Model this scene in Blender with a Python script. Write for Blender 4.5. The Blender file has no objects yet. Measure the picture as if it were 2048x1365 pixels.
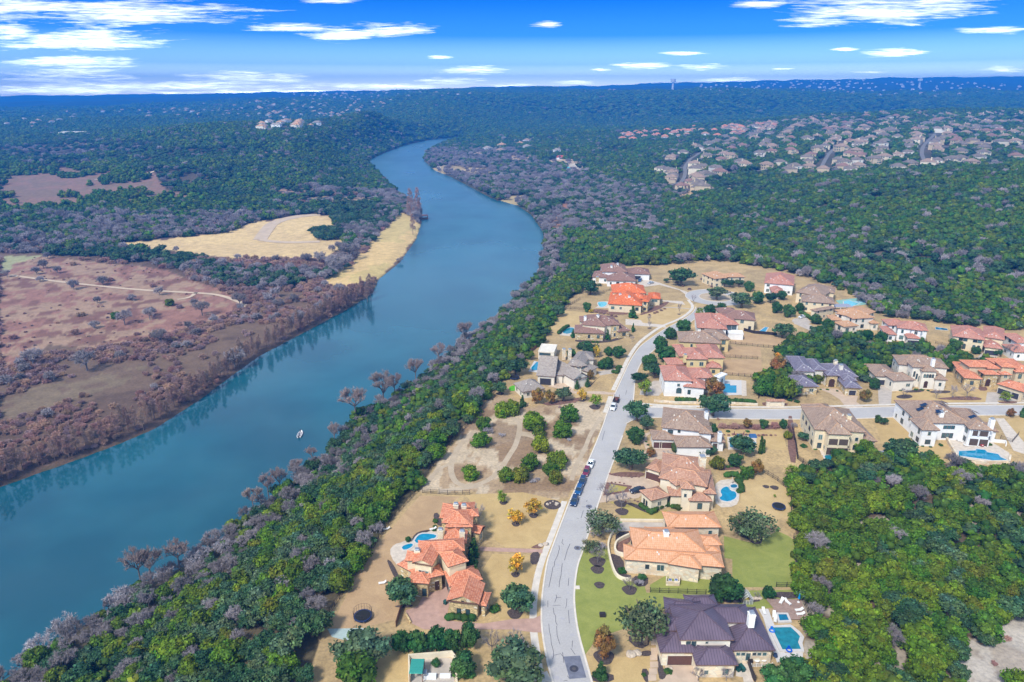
import bpy, math, random
import numpy as np
from math import radians as R, pi
rng = np.random.default_rng(7)
random.seed(7)
C = bpy.context.scene.collection
SC = bpy.context.scene
# ---------------------------------------------------------------- camera model
F = 1400.0; HC = 115.0; PITCH = math.atan((682.5-186.0)/F)
CP, SP = math.cos(PITCH), math.sin(PITCH)
RIVER = -30.0
def ray(px, py):
    dx = np.asarray(px, float)-1024.0; dy = np.asarray(py, float)-682.5
    return dx, F*CP-dy*SP, -(F*SP+dy*CP)
def G(px, py, z=0.0):
    "point where the sight line through a photo pixel meets the plane at height z"
    x, y, w = ray(px, py)
    t = (z-HC)/w
    return np.array([x*t, y*t, z])
def proj(x, y, z):
    d = y*CP-(z-HC)*SP
    d = np.where(np.abs(d) < 1e-3, 1e-3, d)
    v = y*SP+(z-HC)*CP
    return 1024+F*x/d, 682.5-F*v/d
def cr(ox, oy, s):
    return lambda *p: [(ox+a/s, oy+b/s) for a, b in p]
cam = bpy.data.cameras.new('camera'); co = bpy.data.objects.new('camera', cam); C.objects.link(co)
cam.sensor_width = 36; cam.lens = 36*F/2048; cam.clip_end = 60000; cam.clip_start = 1
co.location = (0, 0, HC); co.rotation_euler = (pi/2-PITCH, 0, 0); SC.camera = co
# ---------------------------------------------------------------- helpers
def sm(t):
    t = np.clip(t, 0, 1); return t*t*(3-2*t)
def inpoly(x, y, P):
    P = np.asarray(P, float); c = np.zeros(np.shape(x), bool)
    xj, yj = P[-1]
    for xi, yi in P:
        m = ((yi > y) != (yj > y))
        if yi != yj: c ^= m & (x < (xj-xi)*(y-yi)/(yj-yi)+xi)
        xj, yj = xi, yi
    return c
def dpoly(x, y, P, closed=True):
    P = np.asarray(P, float); d = np.full(np.shape(x), 1e18)
    n = len(P)
    for i in range(n if closed else n-1):
        a = P[i]; b = P[(i+1) % n]; e = b-a; L = e@e+1e-9
        t = np.clip(((x-a[0])*e[0]+(y-a[1])*e[1])/L, 0, 1)
        d = np.minimum(d, (x-a[0]-t*e[0])**2+(y-a[1]-t*e[1])**2)
    return np.sqrt(d)
def _hash(ix, iy, s):
    h = np.sin(ix*127.1+iy*311.7+s*74.7)*43758.5453
    return h-np.floor(h)
def vnoise(x, y, s=0):
    x = np.asarray(x, float); y = np.asarray(y, float)
    ix = np.floor(x); iy = np.floor(y); fx = sm(x-ix); fy = sm(y-iy)
    a = _hash(ix, iy, s); b = _hash(ix+1, iy, s); c = _hash(ix, iy+1, s); d = _hash(ix+1, iy+1, s)
    return (a*(1-fx)+b*fx)*(1-fy)+(c*(1-fx)+d*fx)*fy
def fbm(x, y, s=0, o=4):
    r = 0; a = .5; t = 0
    for k in range(o):
        r = r+a*vnoise(x*2**k, y*2**k, s+k*13); t += a; a *= .5
    return r/t-.5
def link(o, parent=None):
    C.objects.link(o)
    if parent is not None: o.parent = parent
    return o
def tag(o, label=None, cat=None, group=None, kind=None):
    if label: o['label'] = label
    if cat: o['category'] = cat
    if group: o['group'] = group
    if kind: o['kind'] = kind
    return o
def empty(name, loc, rz=0, label=None, cat=None, group=None):
    o = bpy.data.objects.new(name, None); o.location = tuple(loc); o.rotation_euler = (0, 0, rz)
    o.empty_display_size = .5
    return tag(link(o), label, cat, group)
class MB:
    "collects faces, builds one mesh"
    def __init__(s): s.v = []; s.f = []; s.m = []; s.uv = []
    def face(s, pts, m=0, uv=None):
        b = len(s.v); s.v += [tuple(map(float, p)) for p in pts]
        s.f.append(tuple(range(b, b+len(pts)))); s.m.append(m)
        s.uv += list(uv) if uv is not None else [(float(p[0]), float(p[1])) for p in pts]
    def box(s, x0, y0, z0, x1, y1, z1, m=0, top=None):
        "box; top=(inset x, inset y) tapers"
        ix, iy = top or (0, 0)
        b = [(x0, y0, z0), (x1, y0, z0), (x1, y1, z0), (x0, y1, z0)]
        t = [(x0+ix, y0+iy, z1), (x1-ix, y0+iy, z1), (x1-ix, y1-iy, z1), (x0+ix, y1-iy, z1)]
        s.loft([b, t], m, True)
    def loft(s, rings, m=0, caps=True, closed=True):
        n = len(rings[0])
        for a, b in zip(rings[:-1], rings[1:]):
            for i in range(n if closed else n-1):
                j = (i+1) % n; s.face([a[i], a[j], b[j], b[i]], m)
        if caps:
            s.face(rings[0][::-1], m); s.face(rings[-1], m)
    def tube(s, a, b, r0, r1=None, n=6, m=0, caps=True):
        r1 = r0 if r1 is None else r1
        a = np.array(a, float); b = np.array(b, float); d = b-a; L = np.linalg.norm(d)+1e-9; d /= L
        u = np.cross(d, (0, 0, 1) if abs(d[2]) < .9 else (1, 0, 0)); u /= np.linalg.norm(u); w = np.cross(d, u)
        ang = np.arange(n)*2*pi/n
        A = [a+r0*(u*math.cos(t)+w*math.sin(t)) for t in ang]; B = [b+r1*(u*math.cos(t)+w*math.sin(t)) for t in ang]
        s.loft([A, B], m, caps)
    def xf(s, M):
        M = np.array(M); s.v = [tuple((M @ np.array([*p, 1.]))[:3]) for p in s.v]; return s
    def build(s, name, mats, parent=None, smooth=False):
        me = bpy.data.meshes.new(name); me.from_pydata(s.v, [], s.f)
        mats = mats if isinstance(mats, (list, tuple)) else [mats]
        for m in mats: me.materials.append(m)
        if len(mats) > 1: me.polygons.foreach_set('material_index', s.m)
        ul = me.uv_layers.new(name='UVMap'); ul.data.foreach_set('uv', np.array(s.uv, 'f').ravel())
        if smooth: me.shade_smooth()
        return link(bpy.data.objects.new(name, me), parent)
def npmesh(name, V, Fq, mats, col=None, smooth=False, mi=None):
    me = bpy.data.meshes.new(name); V = np.asarray(V, 'f'); Fq = np.asarray(Fq, 'i')
    me.vertices.add(len(V)); me.vertices.foreach_set('co', V.ravel())
    k = Fq.shape[1]; me.loops.add(Fq.size); me.loops.foreach_set('vertex_index', Fq.ravel())
    me.polygons.add(len(Fq)); me.polygons.foreach_set('loop_start', np.arange(0, Fq.size, k, dtype='i'))
    me.polygons.foreach_set('loop_total', np.full(len(Fq), k, 'i'))
    if mi is not None: me.polygons.foreach_set('material_index', np.asarray(mi, 'i'))
    for m in (mats if isinstance(mats, (list, tuple)) else [mats]): me.materials.append(m)
    if col is not None:
        at = me.color_attributes.new('Col', 'FLOAT_COLOR', 'POINT')
        c4 = np.ones((len(V), 4), 'f'); c4[:, :3] = col; at.data.foreach_set('color', c4.ravel())
    me.update(calc_edges=True); me.validate()
    if smooth: me.shade_smooth()
    return me
# ---------------------------------------------------------------- materials
class NT:
    def __init__(s, name):
        s.m = bpy.data.materials.new(name); s.m.use_nodes = True; s.t = s.m.node_tree; s.n = s.t.nodes; s.l = s.t.links
        s.b = s.n['Principled BSDF']; s.b.inputs['Roughness'].default_value = .85
        s.b.inputs['Specular IOR Level'].default_value = .3
    def add(s, typ, **kw):
        n = s.n.new(typ)
        for k, v in kw.items():
            if k.startswith('i_'): 
                key = k[2:]; key = int(key) if key.isdigit() else key.replace('_', ' ')
                if hasattr(v, 'node') and hasattr(v, 'is_output'): s.l.new(v, n.inputs[key])
                else: n.inputs[key].default_value = v
            else: setattr(n, k, v)
        return n
    def noise(s, scale, detail=4, vec=None, rough=.55, dist=0):
        n = s.add('ShaderNodeTexNoise'); n.inputs['Scale'].default_value = scale; n.inputs['Detail'].default_value = detail
        n.inputs['Roughness'].default_value = rough; n.inputs['Distortion'].default_value = dist
        if vec is not None: s.l.new(vec, n.inputs['Vector'])
        return n.outputs['Fac']
    def ramp(s, fac, stops, interp='LINEAR'):
        n = s.n.new('ShaderNodeValToRGB'); s.l.new(fac, n.inputs[0]); e = n.color_ramp.elements; n.color_ramp.interpolation = interp
        while len(e) < len(stops): e.new(.5)
        for k, (p, c) in enumerate(stops): e[k].position = p; e[k].color = (*c, 1) if len(c) == 3 else c
        return n.outputs[0]
    def mix(s, fac, a, b, typ='MIX'):
        n = s.n.new('ShaderNodeMix'); n.data_type = 'RGBA'; n.blend_type = typ; n.clamp_factor = True
        for k, v in ((0, fac), (6, a), (7, b)):
            if hasattr(v, 'is_output'): s.l.new(v, n.inputs[k])
            elif k == 0: n.inputs[0].default_value = v
            else: n.inputs[k].default_value = (*v, 1)
        return n.outputs[2]
    def math(s, op, a, b=None, c=None, clamp=False):
        n = s.n.new('ShaderNodeMath'); n.operation = op; n.use_clamp = clamp
        for k, v in enumerate((a, b, c)):
            if v is None: continue
            if hasattr(v, 'is_output'): s.l.new(v, n.inputs[k])
            else: n.inputs[k].default_value = v
        return n.outputs[0]
    def pos(s): return s.add('ShaderNodeNewGeometry').outputs['Position']
    def bump(s, h, strength=.5, dist=.1):
        n = s.add('ShaderNodeBump'); n.inputs['Strength'].default_value = strength; n.inputs['Distance'].default_value = dist
        s.l.new(h, n.inputs['Height']); s.l.new(n.outputs[0], s.b.inputs['Normal'])
    def out(s, col=None, rough=None, **kw):
        if col is not None:
            if hasattr(col, 'is_output'): s.l.new(col, s.b.inputs['Base Color'])
            else: s.b.inputs['Base Color'].default_value = (*col, 1)
        if rough is not None: s.b.inputs['Roughness'].default_value = rough
        for k, v in kw.items(): s.b.inputs[k.replace('_', ' ')].default_value = v
        return s.m
def plain(name, col, rough=.7, var=.12, scale=1.5, **kw):
    t = NT(name); f = t.noise(scale, 4, t.pos())
    c = t.ramp(f, [(.3, [x*(1-var) for x in col]), (.7, [min(1, x*(1+var)) for x in col])])
    return t.out(c, rough, **kw)
def sc_(col, k): return tuple(min(1, x*k) for x in col)
# ================================================================ LAND
LB = [(-900,1500),(-500,1210),(-250,1085),(0,975),(75,948),(150,922),(230,892),(310,858),(400,800),(460,755),(520,712),(600,670),(690,622),(745,588),(757,560),(800,525),(832,480),(843,447),(845,418),(800,392),(768,362),(735,322),(765,308),(810,291),(860,280),(905,276)]
RB = [(935,277),(885,289),(852,306),(848,322),(870,342),(905,356),(935,372),(985,398),(1035,412),(1062,430),(1085,463),(1089,490),(1078,530),(1076,555),(1040,592),(985,640),(930,682),(875,728),(828,765),(765,808),(705,842),(680,880),(650,918),(605,940),(580,968),(545,992),(500,1024),(440,1082),(390,1122),(330,1150),(275,1168),(228,1215),(150,1262),(90,1300),(20,1352),(-150,1470),(-300,1600)]
PL = [(560,1600),(600,1420),(638,1285),(648,1240),(720,1130),(790,1030),(830,985),(860,940),(900,885),(950,828),(982,788),(1012,756),(1050,718),(1085,685),(1110,640),(1140,600),(1185,558),(1215,528),(1330,524),(1450,518),(1560,536),(1690,570),(1790,630),(1900,640),(2048,660),(2500,720),(3400,1100),(3400,2600),(560,2600)]
def w2(P, z): return np.array([G(a, b, z)[:2] for a, b in P])
LBw = w2(LB, RIVER); RBw = w2(RB, RIVER)
RIVw = np.vstack([LBw, [(LBw[-1]+[0, 60])], RBw])
LEFTw = np.vstack([LBw, [[-300, 4500], [-9000, 9000], [-9000, -500], [-900, -500]]])
PLw = w2(PL[:-2], 0.0)
PLw = np.vstack([PLw, [[900, -200], [-40, -200]]])
PLw[0] = (-52, -200)
TD = np.array([150, 250, 400, 600, 800, 1000, 1300, 1700, 1950, 2200, 3000, 3250, 3700, 4100, 5500, 7500, 10000, 13500.])
TX = np.array([-1400, -400, 0, 200, 400, 600, 750, 850, 1000, 1200, 1400, 1600, 1800, 2048, 2600, 4000.])
_T = {
 -400: [-27,-27,-27,-26,-24,-18,-12,-6,-3,0,5,6,7,8,30,60,80,70], 0: [-27,-27,-27,-27,-24,-18,-12,-6,-3,0,5,6,7,8,25,45,62,50],
 200: [-27,-27,-27,-27,-24,-15,-5,2,3,5,8,9,10,12,30,60,72,60], 400: [-27,-27,-27,-27,-25,-15,14,38,20,8,5,8,16,24,50,78,90,70],
 600: [-27,-27,-27,-27,-27,-22,6,52,44,14,0,10,36,48,80,104,112,100], 750: [-27,-27,-27,-27,-27,-27,-27,-24,40,66,-5,10,44,60,100,124,130,110],
 850: [-27,-27,-27,-27,-27,-27,-27,-27,-27,-24,40,66,88,92,115,136,150,120], 1000: [-27,-27,-27,-27,-27,-27,-27,-26,-26,-25,-22,15,96,104,118,142,178,150],
 1200: [0,0,0,0,-20,-20,-15,-12,-12,-13,-20,0,98,110,120,138,200,150], 1400: [0,0,0,-4,-14,-8,0,2,4,6,-12,0,92,108,114,190,240,200],
 1600: [0,0,0,-6,12,-6,16,30,38,45,-5,5,84,104,114,200,270,200], 1800: [0,0,0,12,28,6,26,42,48,52,0,8,80,100,112,214,300,200],
 2048: [0,0,0,22,42,16,34,50,56,60,8,14,78,98,122,235,322,200]}
_T[-1400] = _T[-400]; _T[2600] = _T[2048]; _T[4000] = _T[2048]
TZ = np.array([_T[int(k)] for k in TX], float)
_TXS = np.linspace(TX[0], TX[-1], 433); _TDS = np.linspace(math.log(TD[0]), math.log(TD[-1]), 240)
_g = np.array([np.interp(_TDS, np.log(TD), r) for r in TZ])
_g = np.array([np.interp(_TXS, TX, _g[:, j]) for j in range(240)]).T
for _ in range(4):
    p_ = np.pad(_g, 1, 'edge'); _g = (p_[1:-1, :-2]+2*_g+p_[1:-1, 2:])/4
for _ in range(5):
    p_ = np.pad(_g, 1, 'edge'); _g = (p_[:-2, 1:-1]+2*_g+p_[2:, 1:-1])/4
def height(x, y):
    x = np.asarray(x, float); y = np.asarray(y, float); sh = x.shape; x = x.ravel(); y = y.ravel()
    yy = np.maximum(y, 120.); px = 1024+F*x/(yy*CP+38); px = np.clip(px, TX[0], TX[-1]-1e-3)
    ld = np.clip(np.log(yy), _TDS[0], _TDS[-1]-1e-6)
    fx = (px-TX[0])/(_TXS[1]-_TXS[0]); fy = (ld-_TDS[0])/(_TDS[1]-_TDS[0])
    i = np.clip(fx.astype(int), 0, 431); j = np.clip(fy.astype(int), 0, 238); fx -= i; fy -= j
    B = (_g[i, j]*(1-fx)+_g[i+1, j]*fx)*(1-fy)+(_g[i, j+1]*(1-fx)+_g[i+1, j+1]*fx)*fy
    left = inpoly(x, y, LEFTw)
    amp = np.clip((yy-450)/500, 0, 1)*24+np.clip((yy-1800)/3000, 0, 1)*34
    amp = np.where(left, amp*np.clip((yy-950)/700, 0, 1), amp)
    B = B+amp*fbm(x/430, y/430, 3, 4)+amp*.35*(.5-np.abs(fbm(x/900+7, y/900, 9, 3))*4)*np.clip((yy-1200)/1500, 0, 1)
    dP = np.where(inpoly(x, y, PLw), 0, dpoly(x, y, PLw)); dP = np.where(left, 1e6, dP)
    B = np.where(left, B, B*sm(dP/170))
    dr = dpoly(x, y, RIVw); ins = inpoly(x, y, RIVw)
    m = np.minimum(dP, 80.)
    k = sm(dr/(dr+m+1e-6)); k = np.where(left, sm(dr/np.where(yy < 900, 14., 130.)), k)
    z = RIVER+.9+(B-RIVER-.9)*k
    z = np.maximum(z, RIVER+.9)
    z = z-.9*(1-sm(dr/2.2))
    z = np.where(ins, RIVER-.2-2.5*sm(dr/6), z)
    z = np.where(dP <= 0, 0., z)
    return z.reshape(sh)
def P(px, py):
    "3D point of the land seen at photo pixels (arrays)"
    px = np.atleast_1d(np.asarray(px, float)); py = np.atleast_1d(np.asarray(py, float))
    x, y, w = ray(px, py); ts = np.geomspace(90/F, 13300/F, 220)
    X = x[:, None]*ts; Y = y[:, None]*ts; Z = HC+w[:, None]*ts
    H = height(X, Y); hit = (Z < np.maximum(H, RIVER)); k = np.argmax(hit, 1); k[~hit.any(1)] = 219; k = np.maximum(k, 1)
    a = ts[k-1]; b = ts[k]
    for _ in range(14):
        m = (a+b)/2; h = (HC+w*m) < np.maximum(height(x*m, y*m), RIVER); b = np.where(h, m, b); a = np.where(h, a, m)
    t = (a+b)/2
    return np.stack([x*t, y*t, np.maximum(height(x*t, y*t), RIVER)], 1)
# ---- land cover regions, outlined where they lie in the photograph
REG = {
 'field': [(0,545),(60,518),(95,513),(330,540),(380,560),(430,575),(500,612),(430,640),(330,670),(200,700),(100,690),(0,745)],
 'pale': [(0,512),(90,512),(60,520),(0,546)],
 'yellow': [(198,494),(330,478),(455,466),(500,448),(545,438),(600,430),(664,431),(668,455),(690,470),(690,490),(640,522),(560,520),(480,520),(380,505),(260,500)],
 'meadow': [(648,565),(668,545),(700,530),(745,480),(790,440),(800,425),(822,432),(838,450),(828,480),(798,522),(755,558),(710,573),(660,575)],
 'pink1': [(0,330),(120,335),(310,345),(330,380),(420,395),(300,420),(200,415),(60,425),(0,430)],
 'bankgap': [(0,800),(120,760),(240,735),(300,730),(240,770),(100,815),(0,850)],
 'lawn_sand': [(1000,430),(1110,425),(1125,470),(1105,470)],
}
def region(px, py):
    r = {k: inpoly(px, py, v) for k, v in REG.items()}
    return r
EMPTY_LOT = [(838,982),(870,935),(905,885),(955,828),(985,795),(1010,790),(1060,815),(1150,803),(1205,808),(1225,812),(1190,880),(1165,940),(1140,995),(1110,1000),(1050,990),(930,985)]
WOOD_R = [(1592,1010),(1575,960),(1625,945),(1700,915),(1800,905),(1860,925),(2048,955),(2600,1000),(2600,1500),(1640,1500),(1610,1290),(1600,1180),(1590,1080)]
GREENB = [(1560,740),(1555,700),(1600,678),(1660,672),(1750,690),(1860,705),(1950,722),(1990,735),(1900,745),(1800,745),(1730,765),(1640,760),(1600,800),(1520,790),(1515,760)]
def groundcol(x, y, z):
    px, py = proj(x, y, z)
    j = 16*fbm(px/30, py/22, 5, 3); px = px+j; py = py+j*.45
    n = fbm(x/9, y/9, 11, 4); n2 = fbm(x/45, y/45, 21, 4); n3 = fbm(x/140, y/140, 31, 3)
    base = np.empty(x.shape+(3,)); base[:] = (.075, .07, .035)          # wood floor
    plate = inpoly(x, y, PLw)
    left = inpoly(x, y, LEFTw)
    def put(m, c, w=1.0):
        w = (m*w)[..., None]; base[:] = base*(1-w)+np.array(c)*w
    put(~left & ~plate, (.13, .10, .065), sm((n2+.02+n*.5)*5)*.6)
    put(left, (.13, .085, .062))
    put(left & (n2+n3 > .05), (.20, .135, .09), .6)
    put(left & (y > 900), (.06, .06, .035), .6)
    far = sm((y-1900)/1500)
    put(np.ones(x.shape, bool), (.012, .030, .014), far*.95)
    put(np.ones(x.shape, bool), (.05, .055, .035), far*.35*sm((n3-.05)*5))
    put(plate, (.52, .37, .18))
    put(plate, (.41, .30, .16), sm((n2+.05)*6)*.6)
    put(plate & (n > .10), (.33, .24, .13), .45)
    r = region(px, py); nb = y < 1500
    put(inpoly(px, py, EMPTY_LOT) & plate, (.42, .30, .19), .85)
    put(inpoly(px, py, EMPTY_LOT) & plate & (n+n2*.6 > .07), (.60, .49, .35), .75)
    put(inpoly(px, py, EMPTY_LOT) & plate & (n-n2 < -.16), (.24, .15, .085), .7)
    wr = inpoly(px, py, WOOD_R) & plate
    put(wr, (.14, .10, .062)); put(wr & (n+n2 > .08), (.46, .40, .32), .8)
    rk = wr & inpoly(px, py, [(1880,1380),(1940,1280),(2048,1220),(2300,1280),(2300,1600),(1900,1600)]); put(rk, (.40, .34, .28)); put(rk & (n > 0), (.55, .50, .44), .8)
    gb = inpoly(px, py, GREENB) & plate; put(gb, (.10, .08, .04))
    L = left & nb
    put(r['field'] & L, (.31, .16, .12)); put(r['field'] & L & (n*1.4+n2*.7 > .03), (.38, .26, .17), .8); put(r['field'] & L & (n-n2*.5 < -.12), (.17, .085, .065), .7)
    put(r['pale'] & L, (.36, .36, .19)); put(r['pink1'] & L, (.30, .175, .125), .85); put(r['pink1'] & L & (n2+n*.6 > .0), (.20, .15, .10), .6)
    put(r['bankgap'] & L & (n+n2 > .05), (.24, .19, .115), .5)
    put(r['yellow'] & L, (.72, .52, .25)); put(r['yellow'] & L & (n2+n*.4 > .06), (.60, .43, .22), .6)
    put(r['meadow'] & L, (.68, .48, .21)); put(r['meadow'] & L & (n2 > .03), (.52, .42, .16), .6)
    for cx_, cy_, rx_, ry_, c_ in CLEAR:
        q = ((px-cx_)/rx_)**2+((py-cy_)/ry_)**2+n2*2.2
        put(q < 1, c_, .85)
    return base
CLEAR = [(690,402,95,12,(.42,.30,.19)),(740,425,30,8,(.45,.33,.2)),(1035,320,36,7,(.62,.45,.26)),(1120,325,46,7,(.60,.45,.3)),(1150,340,22,14,(.62,.55,.45)),(900,340,40,10,(.5,.38,.2)),
 (1115,445,16,26,(.42,.22,.13)),(1130,415,14,10,(.42,.2,.13)),(1370,392,38,9,(.6,.42,.22)),(1470,378,50,9,(.5,.36,.24)),(1330,500,9,4,(.5,.38,.3)),(160,288,30,5,(.4,.3,.2)),(960,345,40,12,(.5,.38,.2)),(1035,400,26,10,(.55,.42,.2)),
 (1760,520,40,18,(.16,.13,.10)),(1960,290,60,6,(.5,.36,.24)),(1250,515,14,4,(.5,.4,.32)),(1120,530,16,6,(.45,.25,.17)),(590,385,50,10,(.4,.26,.18)),(560,310,40,5,(.4,.25,.17)),(400,238,40,5,(.5,.3,.2))]
# terrain sheet
def build_terrain():
    na, nr = 720, 640
    an = np.linspace(-R(64), R(64), na); rr = np.geomspace(42, 13400, nr)
    A, Q = np.meshgrid(an, rr); X = Q*np.sin(A); Y = Q*np.cos(A)
    Z = np.concatenate([height(X[i:i+80], Y[i:i+80]) for i in range(0, nr, 80)])
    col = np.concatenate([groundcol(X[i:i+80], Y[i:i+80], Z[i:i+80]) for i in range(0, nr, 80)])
    V = np.stack([X, Y, Z], -1).reshape(-1, 3)
    i = np.arange(nr-1)[:, None]*na+np.arange(na-1)[None]
    Fq = np.stack([i, i+1, i+na+1, i+na], -1).reshape(-1, 4)
    t = NT('ground'); p = t.pos(); at = t.add('ShaderNodeVertexColor'); at.layer_name = 'Col'
    f1 = t.noise(1.1, 6, p, .65); f2 = t.noise(.16, 5, p, .6)
    k = t.ramp(f1, [(.25, (.62, .62, .62)), (.5, (1, 1, 1)), (.75, (1.3, 1.28, 1.2))])
    k2 = t.ramp(f2, [(.3, (.8, .8, .8)), (.7, (1.15, 1.15, 1.15))])
    c = t.mix(1, at.outputs[0], k, 'MULTIPLY'); c = t.mix(1, c, k2, 'MULTIPLY')
    t.bump(f1, .35, .35); m = t.out(c, .95)
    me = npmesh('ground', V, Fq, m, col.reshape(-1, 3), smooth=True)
    o = link(bpy.data.objects.new('ground', me)); tag(o, kind='structure')
build_terrain()
# river
def build_water():
    t = NT('river_water'); p = t.pos()
    mp = t.add('ShaderNodeMapping'); mp.inputs['Rotation'].default_value = (0, 0, R(35)); mp.inputs['Scale'].default_value = (1, .35, 1); t.l.new(p, mp.inputs[0])
    n = t.noise(1.1, 4, mp.outputs[0]); n2 = t.noise(.02, 3, p)
    c = t.ramp(n2, [(.35, (.006, .080, .120)), (.65, (.014, .12, .165))])
    t.bump(n, .06, .10)
    sy = t.add('ShaderNodeSeparateXYZ'); t.l.new(p, sy.inputs[0]); wv = t.noise(.012, 4, mp.outputs[0]); k = t.math('MULTIPLY', t.math('SUBTRACT', sy.outputs[1], 330), 1/420., clamp=True); k = t.math('MULTIPLY', k, t.math('ADD', wv, .5)); t.l.new(t.math('ADD', .05, t.math('MULTIPLY', k, .26)), t.b.inputs['Roughness'])
    m = t.out(c, None, Specular_IOR_Level=.5); t.b.inputs['IOR'].default_value = 1.62
    q = np.array([(-1600, -150), (500, -150), (500, 2600), (-1600, 2600)])
    b = MB(); b.face([(x, y, RIVER) for x, y in [(-1500, -150), (300, -150), (300, 3200), (-1500, 3200)]])
    o = b.build('river', m); tag(o, kind='structure')
build_water()
# ---------------------------------------------------------------- flat sheets on the plateau
def smooth_poly(pts, it=2, closed=True):
    P_ = np.array(pts, float)
    for _ in range(it):
        if closed:
            Q = np.roll(P_, -1, 0); P_ = np.stack([P_*.75+Q*.25, P_*.25+Q*.75], 1).reshape(-1, 2)
        else:
            Q = np.stack([P_[:-1]*.75+P_[1:]*.25, P_[:-1]*.25+P_[1:]*.75], 1).reshape(-1, 2); P_ = np.vstack([P_[:1], Q, P_[-1:]])
    return P_
def W(pix, z=0.0): return [tuple(G(a, b, z)) for a, b in pix]
_LV = [0]
def sheet(name, pix, mat, lvl, label=None, cat=None, kind='structure', sm_=0, parent=None, z=0.0, group=None):
    pts = np.array([p[:2] for p in W(pix, z)]); _LV[0] += 1; lvl = lvl+.0008*(_LV[0] % 25)
    if sm_: pts = smooth_poly(pts, sm_)
    b = MB(); b.face([(x, y, z+lvl) for x, y in pts]); o = b.build(name, mat, parent)
    if parent is None: tag(o, label, cat, group, kind)
    return o
def strip(name, pix, w, mat, lvl, kind='structure', z=0.0, up=0, smooth=2, world=None, label=None, cat=None, parent=None):
    "ribbon of width w metres along a pixel polyline; up>0 makes it a raised kerb or wall"
    _LV[0] += 1; lvl = lvl+(.0008*(_LV[0] % 25) if not up else .0005*(_LV[0] % 25)); c = np.array([p[:2] for p in W(pix, z)]) if world is None else np.array(world, float)
    if smooth: c = smooth_poly(c, smooth, False)
    d = np.gradient(c, axis=0); d /= np.linalg.norm(d, axis=1)[:, None]+1e-9; n = np.stack([-d[:, 1], d[:, 0]], 1)
    L = c+n*w/2; Rr = c-n*w/2; b = MB(); s = 0
    for i in range(len(c)-1):
        e = np.linalg.norm(c[i+1]-c[i]); uv = [(0, s), (w, s), (w, s+e), (0, s+e)]
        zt = z+lvl+up
        b.face([(*Rr[i], zt), (*L[i], zt), (*L[i+1], zt), (*Rr[i+1], zt)][::-1], 0, uv)
        if up:
            b.face([(*L[i], z), (*L[i+1], z), (*L[i+1], zt), (*L[i], zt)], 0, uv); b.face([(*Rr[i+1], z), (*Rr[i], z), (*Rr[i], zt), (*Rr[i+1], zt)], 0, uv)
        s += e
    if up:
        for i in (0, -1): b.face([(*L[i], z), (*Rr[i], z), (*Rr[i], z+lvl+up), (*L[i], z+lvl+up)])
    o = b.build(name, mat, parent)
    if parent is None: tag(o, label, cat, kind=kind)
    return o
# ================================================================ TREES
def leafmat(name, cols, hue=.03, val=.35, sat=1.0, rough=.75):
    t = NT(name); at = t.add('ShaderNodeVertexColor'); at.layer_name = 'Col'
    oi = t.add('ShaderNodeObjectInfo')
    c = t.ramp(oi.outputs['Random'], [(k/(len(cols)-1), q) for k, q in enumerate(cols)])
    c = t.mix(1, c, at.outputs[0], 'MULTIPLY')
    hs = t.add('ShaderNodeHueSaturation'); t.l.new(c, hs.inputs['Color'])
    r2 = t.math('FRACT', t.math('MULTIPLY', oi.outputs['Random'], 37.3))
    t.l.new(t.math('MULTIPLY_ADD', r2, hue, .5-hue/2), hs.inputs['Hue'])
    r3 = t.math('FRACT', t.math('MULTIPLY', oi.outputs['Random'], 91.7))
    t.l.new(t.math('MULTIPLY_ADD', r3, val, 1-val/2), hs.inputs['Value'])
    m = t.out(hs.outputs[0], rough); t.b.inputs['Specular IOR Level'].default_value = .2
    return m
M_JUN = leafmat('juniper_leaf', [(.062,.134,.008),(.105,.176,.007),(.046,.115,.012),(.13,.185,.009),(.078,.152,.009),(.112,.135,.011)])
M_OAK = leafmat('oak_leaf', [(.034,.090,.034),(.065,.125,.050),(.026,.075,.026),(.095,.145,.070),(.045,.105,.036)])
M_GRN = leafmat('green_leaf', [(.028,.085,.018),(.05,.115,.028)])
M_LIME = leafmat('lime_leaf', [(.17,.27,.02),(.21,.27,.02)])
M_YEL = leafmat('yellow_leaf', [(.56,.34,.03),(.48,.32,.04)])
M_RUST = leafmat('rust_leaf', [(.26,.13,.035),(.20,.13,.03)])
M_HEDGE = leafmat('hedge_leaf', [(.04,.11,.018),(.055,.13,.022)])
M_TWIG = leafmat('grey_twig', [(.30,.265,.275),(.38,.34,.355),(.23,.20,.20),(.27,.245,.265)], .02, .4)
M_PALE = leafmat('pale_twig', [(.46,.43,.46),(.36,.33,.36)], .01, .25)
M_CYP = leafmat('cypress_twig', [(.38,.22,.17),(.31,.20,.165),(.42,.27,.20),(.29,.20,.175)], .02, .35)
M_CYP2 = leafmat('shore_twig', [(.33,.25,.235),(.29,.23,.22),(.37,.28,.25)], .02, .3)
M_SCRUB = leafmat('scrub_twig', [(.42,.24,.19),(.35,.21,.19),(.48,.31,.21),(.30,.19,.18),(.38,.27,.28),(.43,.27,.20)], .03, .4)
M_BARK = plain('bark', (.16,.12,.09), .9, .3, 2)
M_FARJ = leafmat('juniper_leaf_far', [(.050,.113,.010),(.088,.155,.010),(.036,.094,.014),(.112,.16,.012),(.065,.132,.012)])
M_FARO = leafmat('oak_leaf_far', [(.028,.076,.030),(.052,.105,.042),(.022,.062,.026),(.075,.115,.058)])
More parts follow.
